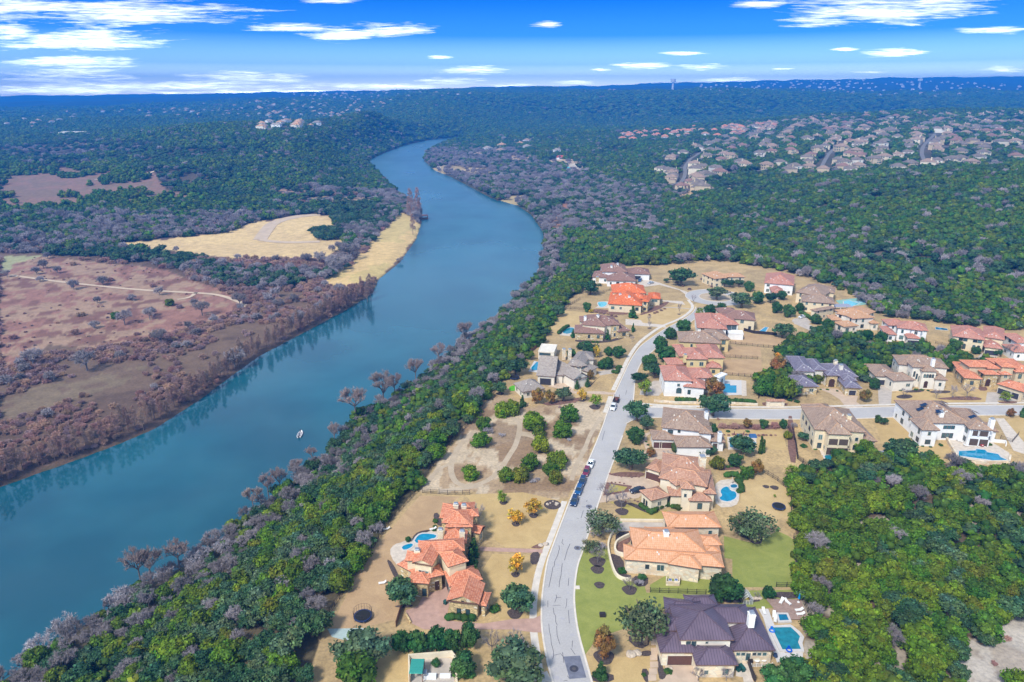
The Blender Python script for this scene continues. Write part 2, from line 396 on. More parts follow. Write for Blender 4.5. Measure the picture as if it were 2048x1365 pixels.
def ico(sub=1):
    p = (1+5**.5)/2
    v = np.array([(-1,p,0),(1,p,0),(-1,-p,0),(1,-p,0),(0,-1,p),(0,1,p),(0,-1,-p),(0,1,-p),(p,0,-1),(p,0,1),(-p,0,-1),(-p,0,1)], float)
    f = [(0,11,5),(0,5,1),(0,1,7),(0,7,10),(0,10,11),(1,5,9),(5,11,4),(11,10,2),(10,7,6),(7,1,8),(3,9,4),(3,4,2),(3,2,6),(3,6,8),(3,8,9),(4,9,5),(2,4,11),(6,2,10),(8,6,7),(9,8,1)]
    v /= np.linalg.norm(v[0])
    for _ in range(sub):
        v = list(map(tuple, v)); mid = {}; nf = []
        def g(a, b):
            k = (min(a, b), max(a, b))
            if k not in mid:
                q = np.array(v[a])+np.array(v[b]); q /= np.linalg.norm(q); mid[k] = len(v); v.append(tuple(q))
            return mid[k]
        for a, b, c in f:
            x, y, z = g(a, b), g(b, c), g(c, a); nf += [(a,x,z),(b,y,x),(c,z,y),(x,y,z)]
        f = nf; v = np.array(v)
    return v, np.array(f)
ICO0 = ico(0); ICO1 = ico(1)
def rdir(n, r): 
    d = r.normal(size=(n, 3)); return d/np.linalg.norm(d, axis=1)[:, None]
def quads(pos, nrm, size, r, asp=.7):
    n = len(pos); t = rdir(n, r); u = np.cross(nrm, t); u /= np.linalg.norm(u, axis=1)[:, None]+1e-9; w = np.cross(nrm, u)
    s = size[:, None]; a = u*s; b = w*s*asp
    V = np.stack([pos-a, pos-b, pos+a, pos+b], 1).reshape(-1, 3)
    return V, np.arange(4*n).reshape(-1, 4)
def crown(name, mat, lobes, nl, ls, seed, core=.86, jit=.55, lo=0, shell=(.88, 1.16)):
    "leafy crown from lobes (x,y,z,r,[squash]) with nl leaf sprays per lobe"
    r = np.random.default_rng(seed); Vs = []; Fs = []; Cs = []; b = 0
    for L in lobes:
        c = np.array(L[:3]); rad = L[3]; sq = L[4] if len(L) > 4 else .85
        tone = .72+.6*r.random(); hue = np.array([1+.16*r.normal(), 1, 1+.15*r.normal()])*tone
        if core:
            iv, fi = ICO1 if not lo else ICO0
            v = iv*(core+.16*r.normal(size=(len(iv), 1)))*rad*np.array([1, 1, sq])+c
            fi = np.concatenate([fi, fi[:, 2:3]], 1)
            Vs.append(v); Fs.append(fi+b); Cs.append(np.tile(hue*.8, (len(v), 1))); b += len(v)  # core tinted darker: shade inside the crown put into its colour
        k = int(nl*(.7+.6*r.random())*(rad/.32)**1.2); d = rdir(k, r); d = d[d[:, 2] > -.65]; k = len(d)
        pos = c+d*rad*np.array([1, 1, sq])*r.uniform(*shell, size=(k, 1))
        n = d+jit*r.normal(size=(k, 3)); n /= np.linalg.norm(n, axis=1)[:, None]
        v, f = quads(pos, n, ls*r.uniform(.6, 1.4, k), r)
        Vs.append(v); Fs.append(f+b); b += len(v)
        cc = hue*(.55+.95*r.random((k, 1)))*np.ones((k, 3)); Cs.append(np.repeat(cc, 4, 0))  # wide random leaf tones, also painting the dark crevices of the crown
    V = np.vstack(Vs); Fq = np.vstack(Fs); Cc = np.vstack(Cs)
    # last index repeated = triangle: nudge by splitting into tris
    tri = Fq[Fq[:, 2] == Fq[:, 3]][:, :3]; q = Fq[Fq[:, 2] != Fq[:, 3]]
    T = np.vstack([tri, q[:, :3], q[:, [0, 2, 3]]]) if len(tri) else np.vstack([q[:, :3], q[:, [0, 2, 3]]])
    return npmesh(name, V, T, mat, np.clip(Cc, .1, 2.2))
def trunkmesh(name, segs, mat=None):
    b = MB()
    for a, c, r0, r1 in segs: b.tube(a, c, r0, r1, 5, caps=False)
    me_o = b.build(name, mat or M_BARK); me = me_o.data; bpy.data.objects.remove(me_o); return me
def branchmesh(name, mat, seed, levels=4, spread=.62, up=.35, n0=5, L0=.55, kids=4, thick=.035, twig=14, trunk=.45, shape='round', twl=.16, tww=.009):
    "bare branching tree of unit crown radius: tubes then fine flat twigs"
    r = np.random.default_rng(seed); b = MB(); tw = []
    def grow(p, d, L, th, lv):
        q = p+d*L
        b.tube(p, q, th, th*.6, 4 if lv > 1 else 3, caps=False)
        if lv == 0:
            for k in range(twig):
                s = p+(q-p)*r.uniform(.2, 1.05); e = d*.5+rdir(1, r)[0]*.8; e[2] += .15; e /= np.linalg.norm(e); tw.append((s, e, twl*r.uniform(.5, 1.2)))
            return
        for k in range(kids):
            e = d*.75+rdir(1, r)[0]*spread; e[2] += up*.4; e /= np.linalg.norm(e)
            grow(p+(q-p)*r.uniform(.45, 1), e, L*r.uniform(.55, .8), th*.55, lv-1)
    if shape == 'round':
        b.tube((0, 0, 0), (0, 0, trunk), thick*1.5, thick*1.2, 6, caps=False)
        for k in range(n0):
            a = 2*pi*(k+r.random()*.6)/n0; e = np.array([math.cos(a)*.8, math.sin(a)*.8, .6+.5*r.random()]); e /= np.linalg.norm(e)
            grow(np.array([0, 0, trunk*r.uniform(.75, 1)]), e, L0, thick, levels-1)
    else:   # upright leader with side limbs (cypress)
        H = 3.2; b.tube((0, 0, 0), (0, 0, H*.95), thick*1.6, thick*.3, 5, caps=False)
        for k in range(n0):
            z = H*(.22+.75*k/n0); a = r.random()*2*pi; w = (1-.72*(z/H)**1.5)*1.0
            e = np.array([math.cos(a), math.sin(a), .45]); e /= np.linalg.norm(e)
            grow(np.array([0, 0, z]), e, .42*w, thick*.5, levels-1)
    ps = np.array([t[0] for t in tw]); es = np.array([t[1] for t in tw]); ll = np.array([t[2] for t in tw])
    s = np.cross(es, rdir(len(ps), r)); s /= np.linalg.norm(s, axis=1)[:, None]; s *= tww
    base = len(b.v); V = np.vstack([np.array(b.v), np.stack([ps-s, ps+s, ps+es*ll[:, None]], 1).reshape(-1, 3)])
    T = [];
    for f in b.f: T.append(f[:3]); T.append((f[0], f[2], f[3]))
    T = np.vstack([np.array(T), np.arange(3*len(ps)).reshape(-1, 3)+base])
    col = np.ones((len(V), 3)); col[:base] *= .62; col[base:] *= np.repeat(.85+.4*r.random((len(ps), 1)), 3, 0)
    return npmesh(name, V, T, mat, col)
PROTO = {}     # kind -> list of (crown mesh, trunk mesh)
LO = {}        # kind -> list of single meshes for far masses
def domelobes(seed, n, rr, zc, zr, xr=.68, squash=.85, floor=.15):
    r = np.random.default_rng(seed); out = []; i = 0
    while len(out) < n and i < 4000:
        i += 1; d = rdir(1, r)[0]*r.uniform(.35, 1)
        p = np.array([d[0]*xr, d[1]*xr, zc+d[2]*zr])
        if p[2] < floor: continue
        rad = r.uniform(*rr)
        if all(np.linalg.norm(p-np.array(o[:3])) > .62*min(rad, o[3])+.04 for o in out): out.append((*p, rad, squash))
    return out
def conelobes(seed, n, h, base=.15, r0=.75):
    r = np.random.default_rng(seed); o = []
    for k in range(n):
        t = (k+.5)/n; z = base+t*(h-base); w = r0*(1-t)**.8+.06; a = k*2.4+r.random(); q = w*r.uniform(.25, .85)
        o.append((math.cos(a)*q, math.sin(a)*q, z, max(.14, w*.55), 1.1))
    return o
def limbs(seed, th=.07, top=1.0, n=5, spread=.55, base=.35):
    r = np.random.default_rng(seed); s = [((0, 0, -.15), (.03, .02, base), th*1.4, th)]
    for k in range(n):
        a = 2*pi*k/n+r.random(); m = np.array([math.cos(a)*spread*.5, math.sin(a)*spread*.5, base+(top-base)*.45]); e = np.array([math.cos(a)*spread, math.sin(a)*spread, top*r.uniform(.8, 1)])
        s += [((.03, .02, base*.9), m, th*.7, th*.45), (m, e, th*.45, th*.15)]
    return s
PROTO['juniper_tree'] = [(crown('juniper_crown', M_JUN, domelobes(10+k, 26, (.22, .38), .62, .62), 95, .088, k, shell=(.85, 1.32), jit=.7), trunkmesh('juniper_trunk', limbs(k, .06, .8, 4, .4, .2))) for k in range(5)]
PROTO['live_oak_tree'] = [(crown('oak_crown', M_OAK, domelobes(40+k, 30, (.16, .33), .95, .42, .8, .75, .5), 85, .075, 20+k, core=.7, jit=.8, shell=(.8, 1.3)), trunkmesh('oak_trunk', limbs(k+9, .085, 1.05, 6, .65, .4))) for k in range(5)]
PROTO['evergreen_tree'] = [(crown('evergreen_crown', M_GRN, domelobes(60+k, 26, (.22, .36), .85, .68, .66, .95, .28), 95, .08, 40+k, shell=(.85, 1.25)), trunkmesh('evergreen_trunk', limbs(k+19, .06, .9, 4, .4, .3))) for k in range(3)]
PROTO['lime_tree'] = [(crown('lime_crown', M_LIME, domelobes(80+k, 20, (.18, .3), 1.0, .6, .62, .95, .45), 55, .06, 60+k, core=.5, jit=.9), trunkmesh('lime_trunk', limbs(k+29, .05, 1.2, 6, .45, .5))) for k in range(2)]
PROTO['autumn_tree'] = [(crown('autumn_crown', M_YEL, domelobes(90+k, 22, (.18, .3), 1.05, .6, .66, .9, .45), 90, .075, 70+k, core=0, jit=1, shell=(.2, 1.15)), trunkmesh('autumn_trunk', limbs(k+39, .05, 1.35, 9, .6, .42))) for k in range(2)]
PROTO['rust_tree'] = [(crown('rust_crown', M_RUST, domelobes(95+k, 24, (.2, .34), 1.1, .85, .62, 1, .3), 75, .06, 75+k, core=.75, jit=.8), trunkmesh('rust_trunk', limbs(k+49, .05, 1.2, 5, .4, .35))) for k in range(2)]
PROTO['conical_tree'] = [(crown('conical_crown', M_GRN, conelobes(5+k, 22, 2.6), 80, .07, 85+k), trunkmesh('conical_trunk', [((0, 0, -.1), (0, 0, 1.2), .07, .04)])) for k in range(2)]
PROTO['columnar_cypress'] = [(crown('cypress_column', M_HEDGE, [(.1*math.sin(k*2), .1*math.cos(k*3), .5+k*.62, .85-.035*k, 1.0) for k in range(13)], 40, .2, 91), trunkmesh('cypress_stem', [((0, 0, -.3), (0, 0, 2), .15, .1)]))]
PROTO['bare_tree'] = [(branchmesh('bare_branches', M_TWIG, 100+k, 4, .6, .4, 6, .40, 4, .03, 6, .45), None) for k in range(4)]
PROTO['pale_tree'] = [(branchmesh('pale_branches', M_PALE, 120+k, 4, .7, .2, 6, .42, 4, .028, 4, .25, tww=.014), None) for k in range(3)]
PROTO['bald_cypress'] = [(branchmesh('cypress_branches', M_CYP, 130+k, 3, .75, .35, 40, .5, 4, .035, 5, shape='up', twl=.17, tww=.007), None) for k in range(4)]
PROTO['tall_cypress'] = [(branchmesh('cypress_branches', M_CYP2, 160+k, 4, .55, .7, 7, .5, 4, .03, 6, 1.0, twl=.17, tww=.009), None) for k in range(3)]
M_OPEN = leafmat('open_oak_leaf', [(.075,.115,.045),(.10,.135,.065)])
PROTO['open_oak'] = [(crown('open_oak_crown', M_OPEN, domelobes(170+k, 34, (.16, .30), 1.0, .45, .82, .75, .5), 75, .06, 170+k, core=0, jit=1, shell=(.35, 1.3)), trunkmesh('open_oak_trunk', limbs(k+59, .085, 1.25, 9, .75, .35))) for k in range(2)]
PROTO['thin_bare'] = [(branchmesh('thin_branches', M_TWIG, 180+k, 4, .5, .6, 5, .42, 3, .022, 5, .5, twl=.17, tww=.006), None) for k in range(3)]
PROTO['brown_bush'] = [(branchmesh('bush_twigs', M_SCRUB, 140+k, 4, .8, .2, 8, .36, 4, .02, 6, .08, twl=.16, tww=.022), None) for k in range(3)]
PROTO['shrub'] = [(crown('shrub_leaves', M_HEDGE, domelobes(150+k, 14, (.25, .42), .35, .35), 60, .1, 99+k), None) for k in range(2)]
for _k in ('bare_tree', 'pale_tree'): PROTO[_k] = [(c, None) for c, _ in PROTO[_k]]
LO['juniper_tree'] = [crown('juniper_mass', M_FARJ, domelobes(210+k, 13, (.3, .46), .55, .5), 12, .14, 200+k, lo=1, core=.95) for k in range(4)]
LO['live_oak_tree'] = [crown('oak_mass', M_FARO, domelobes(240+k, 14, (.25, .42), .8, .4, .75, .8, .35), 12, .13, 220+k, lo=1, core=.9) for k in range(4)]
LO['bare_tree'] = [branchmesh('bare_mass', M_TWIG, 260+k, 3, .7, .4, 7, .48, 4, .025, 8, .3, twl=.3, tww=.032) for k in range(3)]
LO['brown_bush'] = [branchmesh('scrub_mass', M_SCRUB, 270+k, 3, .9, .3, 8, .42, 4, .02, 8, .05, twl=.34, tww=.045) for k in range(3)]
def tree(kind, x, y, z, r, hs, label, cat, group=None, parts=True, rz=None, k=None, name=None):
    pr = PROTO[kind]; cm, tm = pr[rng.integers(len(pr)) if k is None else k % len(pr)]
    rz = rng.random()*6.28 if rz is None else rz; nm = name or kind
    if tm is None or not parts:
        o = bpy.data.objects.new(nm, cm); link(o); o.location = (x, y, z-.05); o.scale = (r, r, r*hs); o.rotation_euler = (0, 0, rz)
        return tag(o, label, cat, group)
    e = empty(nm, (x, y, z), rz, label, cat, group); e.scale = (r, r, r*hs)
    link(bpy.data.objects.new('crown', cm), e); link(bpy.data.objects.new('trunk', tm), e)
    return e
def gn_mass(name, pts, sc, protos, label=None, cat=None):
    "one object: instances of far plants on points (x,y,z) with scale attribute"
    col = bpy.data.collections.new(name+'_source')
    for me in protos: col.objects.link(bpy.data.objects.new(me.name, me))
    me = bpy.data.meshes.new(name); n = len(pts); me.vertices.add(n); me.vertices.foreach_set('co', np.asarray(pts, 'f').ravel())
    a = me.attributes.new('sc', 'FLOAT_VECTOR', 'POINT'); a.data.foreach_set('vector', np.asarray(sc, 'f').ravel())
    o = link(bpy.data.objects.new(name, me)); tag(o, label, cat, kind='stuff')
    ng = bpy.data.node_groups.new(name, 'GeometryNodeTree')
    ng.interface.new_socket('Geometry', in_out='INPUT', socket_type='NodeSocketGeometry'); ng.interface.new_socket('Geometry', in_out='OUTPUT', socket_type='NodeSocketGeometry')
    N = ng.nodes; Lk = ng.links; gi = N.new('NodeGroupInput'); go = N.new('NodeGroupOutput')
    ci = N.new('GeometryNodeCollectionInfo'); ci.inputs[0].default_value = col; ci.inputs['Separate Children'].default_value = True; ci.inputs['Reset Children'].default_value = True
    ip = N.new('GeometryNodeInstanceOnPoints'); ip.inputs['Pick Instance'].default_value = True
    na = N.new('GeometryNodeInputNamedAttribute'); na.data_type = 'FLOAT_VECTOR'; na.inputs['Name'].default_value = 'sc'
    rv = N.new('FunctionNodeRandomValue'); rv.data_type = 'FLOAT_VECTOR'; rv.inputs[0].default_value = (0, 0, 0); rv.inputs[1].default_value = (0, 0, 6.283)
    ri = N.new('FunctionNodeRandomValue'); ri.data_type = 'INT'; ri.inputs[4].default_value = 0; ri.inputs[5].default_value = len(protos)-1
    Lk.new(gi.outputs[0], ip.inputs['Points']); Lk.new(ci.outputs[0], ip.inputs['Instance']); Lk.new(rv.outputs[0], ip.inputs['Rotation'])
    Lk.new(na.outputs[0], ip.inputs['Scale']); Lk.new(ri.outputs[2], ip.inputs['Instance Index']); Lk.new(ip.outputs[0], go.inputs[0])
    md = o.modifiers.new('spread', 'NODES'); md.node_group = ng
    return o
# ---------------------------------------------------------------- scatter the woods
BLOCK = []     # pixel polygons kept clear
def scatter():
    r = np.random.default_rng(3); out = []
    bands = [(70, 480, 4.5), (480, 900, 6.0), (900, 1400, 7.5), (1400, 2200, 10.5), (2200, 3400, 16), (3400, 5600, 27)]
    for d0, d1, s in bands:
        W_ = d1*1.2+70
        gx = np.arange(-W_, W_, s); gy = np.arange(d0*.72, d1, s*.87)
        X, Y = np.meshgrid(gx, gy); X = X+(np.arange(len(gy)) % 2)[:, None]*s/2
        X = (X+r.uniform(-.38, .38, X.shape)*s).ravel(); Y = (Y+r.uniform(-.38, .38, Y.shape)*s).ravel()
        D = np.hypot(X, Y); m = (D >= d0) & (D < d1) & (np.abs(X) < Y*.98+60) & (Y > 60)
        X = X[m]; Y = Y[m]; out.append(np.stack([X, Y, np.full(len(X), s)], 1))
    A = np.vstack(out); x, y, s = A.T; z = height(x, y)
    px, py = proj(x, y, z); px2, py2 = proj(x, y, z+5)
    D = np.hypot(x, y)
    left = inpoly(x, y, LEFTw); plate = inpoly(x, y, PLw); dr = dpoly(x, y, RIVw); riv = inpoly(x, y, RIVw)
    u = r.random(len(x)); n2 = fbm(x/60, y/60, 41, 3); n3 = fbm(x/170, y/170, 43, 3); n1 = fbm(x/25, y/25, 47, 2)
    j = 8*fbm(px/20, py/16, 45, 2); qx = px+j; qy = py+j*.5
    R_ = region(qx, qy)
    kind = np.full(len(x), -1)   # 0 juniper 1 oak 2 bare 3 scrub
    # right side woods
    wood = ~left & ~riv & ~plate & (dr > 1.5)
    t = u+n2*.9
    kind[wood] = np.where(t < .50, 0, np.where(u < .93, 1, 2))[wood]
    hill = wood & (D > 430)
    kind[hill] = np.where(u > .955, 2, np.where(t < .66, 0, 1))[hill]
    shore = wood & (dr < 22) & (D < 900); kind[shore] = np.where(u < .6, 2, np.where(u < .8, 1, 0))[shore]
    flat = wood & (py < 470) & (py > 300) & (px < 1330) & (dr < 230)
    kind[flat] = np.where(u+n2 < .4, 1, np.where(u+n2 < .55, 0, 2))[flat]
    ravine = wood & (np.abs((qy-(440+(qx-1500)*.22))) < 16+10*n2) & (px > 1480) & (py > 400); kind[ravine & (u < .2)] = 2
    rav2 = wood & (np.abs(qy-(575+(qx-1660)*.36)) < 20) & (px > 1660); kind[rav2 & (u < .35)] = 2
    gap = wood & (n1+n2*.8 > .24) & (D > 430) & (u < .6); kind[gap] = -1
    wr = plate & inpoly(px, py, WOOD_R); t2 = u+n2*.6
    kind[wr] = np.where(u > .955, 2, np.where(t2 < .82, 0, 1))[wr]; kind[wr & (n1+n2*.5 > .29) & (py > 985)] = -1
    cl = wr & (((qx-1745)/42)**2+((qy-1055)/22)**2 < 1); kind[cl] = -1
    cl = wr & (inpoly(qx, qy, [(1915,1350),(1975,1280),(2048,1245),(2200,1300),(2200,1500),(1940,1500)])); kind[cl] = np.where(u < .25, 3, np.where(u < .33, 0, -1))[cl]; scl = cl & (kind == 3)
    gb = plate & inpoly(px, py, GREENB); kind[gb] = np.where(t2 < .62, 0, np.where(t2 < .92, 1, 2))[gb]
    fr = plate & ~gb & ~wr & (dpoly(x, y, PLw) < 8) & (py > 520) & (py < 660) & (px > 1250); kind[fr] = np.where(u < .4, 0, np.where(u < .7, 1, 2))[fr]
    # left bank
    lw = left & (dr > 2) & ~riv
    kind[lw & (D < 1000)] = -1
    low = lw & (D < 1100)
    # belts of trees
    belt1 = low & inpoly(qx, qy, [(0,485),(60,480),(130,495),(200,509),(260,515),(380,521),(480,538),(560,541),(640,541),(700,500),(745,455),(770,425),(790,440),(745,490),(700,535),(660,560),(600,575),(520,580),(430,565),(330,535),(200,520),(95,508),(0,510)])
    kind[belt1] = np.where(u+n2*.5 < .3, 1, np.where(u < .68, 2, 3))[belt1]; kind[belt1 & (n1+n2 > .22)] = -1
    grn = low & inpoly(qx, qy, [(95,499),(230,507),(380,514),(470,528),(470,536),(370,530),(200,519),(90,512)]); kind[grn & (u < .8)] = 1
    grove = low & inpoly(qx, qy, [(655,412),(690,400),(740,405),(765,425),(750,450),(700,455),(668,450)]); kind[grove] = 1
    grove2 = low & inpoly(qx, qy, [(620,462),(680,460),(688,480),(640,485)]); kind[grove2] = 1
    shoreL = low & inpoly(qx, qy, [(745,330),(775,362),(800,395),(835,405),(843,440),(830,445),(800,415),(780,430),(760,400),(700,385),(640,392),(560,400),(560,380),(700,365)]); kind[shoreL] = np.where(u < .85, 2, 1)[shoreL]
    scrub = low & ~R_['field'] & ~R_['yellow'] & ~R_['meadow'] & ~R_['pale'] & ~R_['bankgap'] & (py > 520) & ~belt1
    scr2 = scrub & (n1*1.3+n2 < .22)
    kind[scr2] = np.where(u < .05+.2*np.clip(n2*3-.3, 0, 1), 2, 3)[scr2]
    thin = scrub & (dr < 55) & (py > 700) & (n1*1.2+n2 > .0); kind[thin & (u < .35)] = -1
    fld = low & R_['field'] & (u < .02); kind[fld] = np.where(r.random(len(x)) < .6, 3, 2)[fld]; tuft = low & R_['field'] & (u > .02) & (u < .12+n2*.3); kind[tuft] = 3
    # left forest beyond the fields
    lf = lw & (py < 505) & ~belt1 & ~((py > 468) & (px > 190) & (px < 640) & R_['yellow']) & ~R_['yellow'] & ~R_['meadow'] & ~shoreL & ~grove & ~grove2
    opn = np.clip((n2+n3*.8+.10)*3, 0, 1)*np.clip((420-py)/40, 0, 1)*np.clip((650-px)/250, 0, 1)*(py > 285)
    kind[lf] = np.where(u > .95, 2, np.where(t < .48, 0, 1))[lf]
    b3 = lf & (py > 430); kind[b3] = np.where(u+n2 < .3, 1, np.where(u+n2 < .5, 0, 2))[b3]
    kind[lf & (u < opn*.85)] = -1
    kind[lf & R_['pink1'] & (u+n2*.8 > .45)] = -1
    wet = lf & inpoly(qx, qy, [(330,470),(520,425),(640,395),(700,375),(740,395),(700,405),(600,415),(540,425),(450,455)]); kind[wet & (u < .5)] = 3
    for c in CLEAR:
        q = ((px-c[0])/c[2])**2+((py-c[1])/c[3])**2 < .8; kind[q & (u < .8)] = -1
    for Pg in BLOCK: kind[inpoly(px, py, Pg)] = -1
    kind[(kind == 1) & (D > 2600)] = 0
    kind[(kind >= 2) & (D > 2300) & (r.random(len(x)) < .85)] = 0
    bp = np.array(BLOCKPT); mm = np.where((D > 700) & (D < 3600) & (x > 0))[0]
    if len(bp):
        for ch in np.array_split(mm, 40):
            d2 = (x[ch][:, None]-bp[:, 0])**2+(y[ch][:, None]-bp[:, 1])**2; kind[ch[(d2.min(1) < 100)]] = -1
            v = (y[ch][:, None]-bp[:, 1]); front = (v < 0) & (v > -19) & (np.abs(x[ch][:, None]-bp[:, 0]) < 11); kind[ch[front.any(1)]] = -1
    rad = s*r.uniform(.52, .92, len(x)); rad = np.where(s > 10, s*r.uniform(.48, .75, len(x)), rad)
    rad = np.where(kind == 3, rad*.8, rad); rad = np.where(tuft, rad*.3, rad); rad = np.where(scl, rad*.4, rad)
    vis = (px > -330) & (px < 2420) & (py < 1560) & (kind >= 0)
    x, y, z, s, D, kind, rad, px, py, left, dr, wr, gb, u, plate = [q[vis] for q in (x, y, z, s, D, kind, rad, px, py, left, dr, wr, gb, u, plate)]
    names = ['juniper_tree', 'live_oak_tree', 'bare_tree', 'brown_bush']
    size = rad/D
    inv = (px > 0) & (px < 2048) & (py < 1400)
    T_ = {0: 0, 1: 0, 2: 0, 3: 0}
    for k in range(4):
        idx = np.where((kind == k))[0]; o = idx[np.argsort(-(size[idx]*np.where(inv[idx], 1, .2)))]
        cap = {0: 285, 1: 255, 2: 235, 3: 285}[k]
        near, rest = o[:cap], o[cap:]
        for i in near:
            hs = (r.uniform(.85, 1.15), r.uniform(.75, 1.0), r.uniform(.95, 1.35), r.uniform(.7, 1.1))[k]
            where = 'left' if left[i] else 'wr' if wr[i] else 'gb' if gb[i] else 'pl' if plate[i] else 'shore' if dr[i] < 22 else 'slope' if (D[i] < 560 and px[i] < 1340) else 'hill'
            a = ['olive green juniper', 'grey green live oak', 'leafless grey tree', 'leafless reddish brown bush'][k]
            w = {'left': 'on the flat left bank of the river', 'wr': 'in the open wood behind the lower right gardens', 'gb': 'in the strip of wood between the two streets', 'pl': 'at the wood edge behind the cul-de-sac houses', 'shore': 'along the foot of the steep river bank', 'slope': 'on the steep slope between the houses and the river', 'hill': 'on the wooded hillside beyond the houses'}[where]
            kk = names[k] if not (k == 2 and where in ('slope', 'wr', 'hill', 'gb', 'shore') and u[i] > .62) else 'bare_tree'
            pk = 'pale_tree' if (k == 2 and where in ('slope', 'wr', 'shore', 'gb') and (int(i) % 5) < 1) else names[k]
            rr_ = rad[i]*(1.15 if pk == 'bare_tree' else 1)
            if pk == 'pale_tree': a = 'pale silvery leafless tree'; rr_ *= .85
            tree(pk, x[i], y[i], z[i], rr_, hs, a+' '+w, 'bush' if k == 3 else 'tree', a+' '+w, parts=D[i] < 420, name='bare_tree' if pk == 'pale_tree' else None)
        hh = np.array([[.85, 1.15], [.75, 1.], [.95, 1.3], [.7, 1.1]])[k]
        fat = {0: 1.12, 1: 1.12, 2: 1.1, 3: 1.25}[k]
        rs = rad[rest]*fat; hv = r.uniform(*hh, len(rest))*np.clip(1.1-s[rest]/50, .5, 1)
        gn_mass(['juniper_woods', 'oak_woods', 'bare_woods', 'brown_scrub'][k], np.stack([x[rest], y[rest], z[rest]-.1], 1), np.stack([rs, rs, rs*hv], 1), LO[names[k]],
                ['dark green juniper woods covering the hills and far banks', 'grey green oak woods covering the hills and far banks', 'leafless grey woods along the river flats and ravines', 'reddish brown leafless scrub covering the left river flats'][k], 'woods' if k < 3 else 'scrub')
        print('KIND', k, len(near), len(rest))
# ================================================================ HOUSES
def uvof(t, sx=1, sy=1):
    uv = t.add('ShaderNodeUVMap'); return uv.outputs[0]
def tilemat(name, cols, w=.42, h=.55, contrast=.34):
    "clay tile roof: rows and columns follow the roof face UV in metres"
    t = NT(name); uv = uvof(t); p = t.pos()
    br = t.add('ShaderNodeTexBrick', offset=0.0, squash=1.0); t.l.new(uv, br.inputs['Vector'])
    for k, v in (('Scale', 1), ('Mortar Size', .05), ('Mortar Smooth', .6), ('Brick Width', w), ('Row Height', h), ('Bias', 0)): br.inputs[k].default_value = v
    br.inputs['Color1'].default_value = (0, 0, 0, 1); br.inputs['Color2'].default_value = (1, 1, 1, 1); br.inputs['Mortar'].default_value = (.5, .5, .5, 1)
    sep = t.math('MULTIPLY', br.outputs['Color'], 1.0)
    wn = t.add('ShaderNodeTexWhiteNoise'); 
    sx = t.add('ShaderNodeSeparateXYZ'); t.l.new(uv, sx.inputs[0])
    cx = t.math('FLOOR', t.math('DIVIDE', sx.outputs[0], w)); cy = t.math('FLOOR', t.math('DIVIDE', sx.outputs[1], h))
    cb = t.add('ShaderNodeCombineXYZ'); t.l.new(cx, cb.inputs[0]); t.l.new(cy, cb.inputs[1]); t.l.new(cb.outputs[0], wn.inputs['Vector'])
    big = t.noise(.22, 4, p); k = t.math('ADD', t.math('MULTIPLY', wn.outputs['Value'], .75), t.math('MULTIPLY', big, .5), clamp=True)
    c = t.ramp(k, [(i/(len(cols)-1)*.8+.1, q) for i, q in enumerate(cols)])
    c = t.mix(t.math('MULTIPLY', br.outputs['Fac'], contrast*1.6), c, sc_(cols[0], .35))
    fu = t.math('PINGPONG', sx.outputs[0], w/2); fv = t.math('FRACT', t.math('DIVIDE', sx.outputs[1], h))
    hgt = t.math('ADD', t.math('MULTIPLY', fu, 1.2), t.math('MULTIPLY', fv, .25)); t.bump(hgt, .8, .25)
    return t.out(c, .8)
def metalmat(name, col):
    t = NT(name); uv = uvof(t); sx = t.add('ShaderNodeSeparateXYZ'); t.l.new(uv, sx.inputs[0])
    f = t.math('PINGPONG', sx.outputs[0], .3); seam = t.math('LESS_THAN', f, .055)
    n = t.noise(.35, 4, t.pos()); c = t.ramp(n, [(.3, sc_(col, .85)), (.7, sc_(col, 1.2))])
    c = t.mix(t.math('MULTIPLY', seam, .62), c, sc_(col, .28)); t.bump(seam, .6, .06)
    return t.out(c, .42, Metallic=.25)
def stonemat(name, a, b_, mort, sc=1.1):
    t = NT(name); p = t.pos(); v = t.add('ShaderNodeTexVoronoi', feature='DISTANCE_TO_EDGE'); v.inputs['Scale'].default_value = sc
    v2 = t.add('ShaderNodeTexVoronoi'); v2.inputs['Scale'].default_value = sc
    mp = t.add('ShaderNodeMapping'); mp.inputs['Scale'].default_value = (1, 1, 1.7); t.l.new(p, mp.inputs[0]); t.l.new(mp.outputs[0], v.inputs['Vector']); t.l.new(mp.outputs[0], v2.inputs['Vector'])
    sx = t.add('ShaderNodeSeparateColor'); t.l.new(v2.outputs['Color'], sx.inputs[0])
    c = t.ramp(sx.outputs[0], [(0, a), (.35, b_), (.6, sc_(a, 1.2)), (.8, (.72, .66, .52)), (1, sc_(b_, .6))], 'CONSTANT')
    e = t.math('LESS_THAN', v.outputs['Distance'], .05); c = t.mix(e, c, mort); t.bump(v.outputs['Distance'], .3, .1)
    return t.out(c, .9)
def stucco(name, col):
    t = NT(name); p = t.pos(); n = t.noise(.5, 6, p, .7); f = t.noise(9, 3, p)
    c = t.ramp(n, [(.25, sc_(col, .82)), (.6, col)]); t.bump(f, .15, .03); return t.out(c, .9)
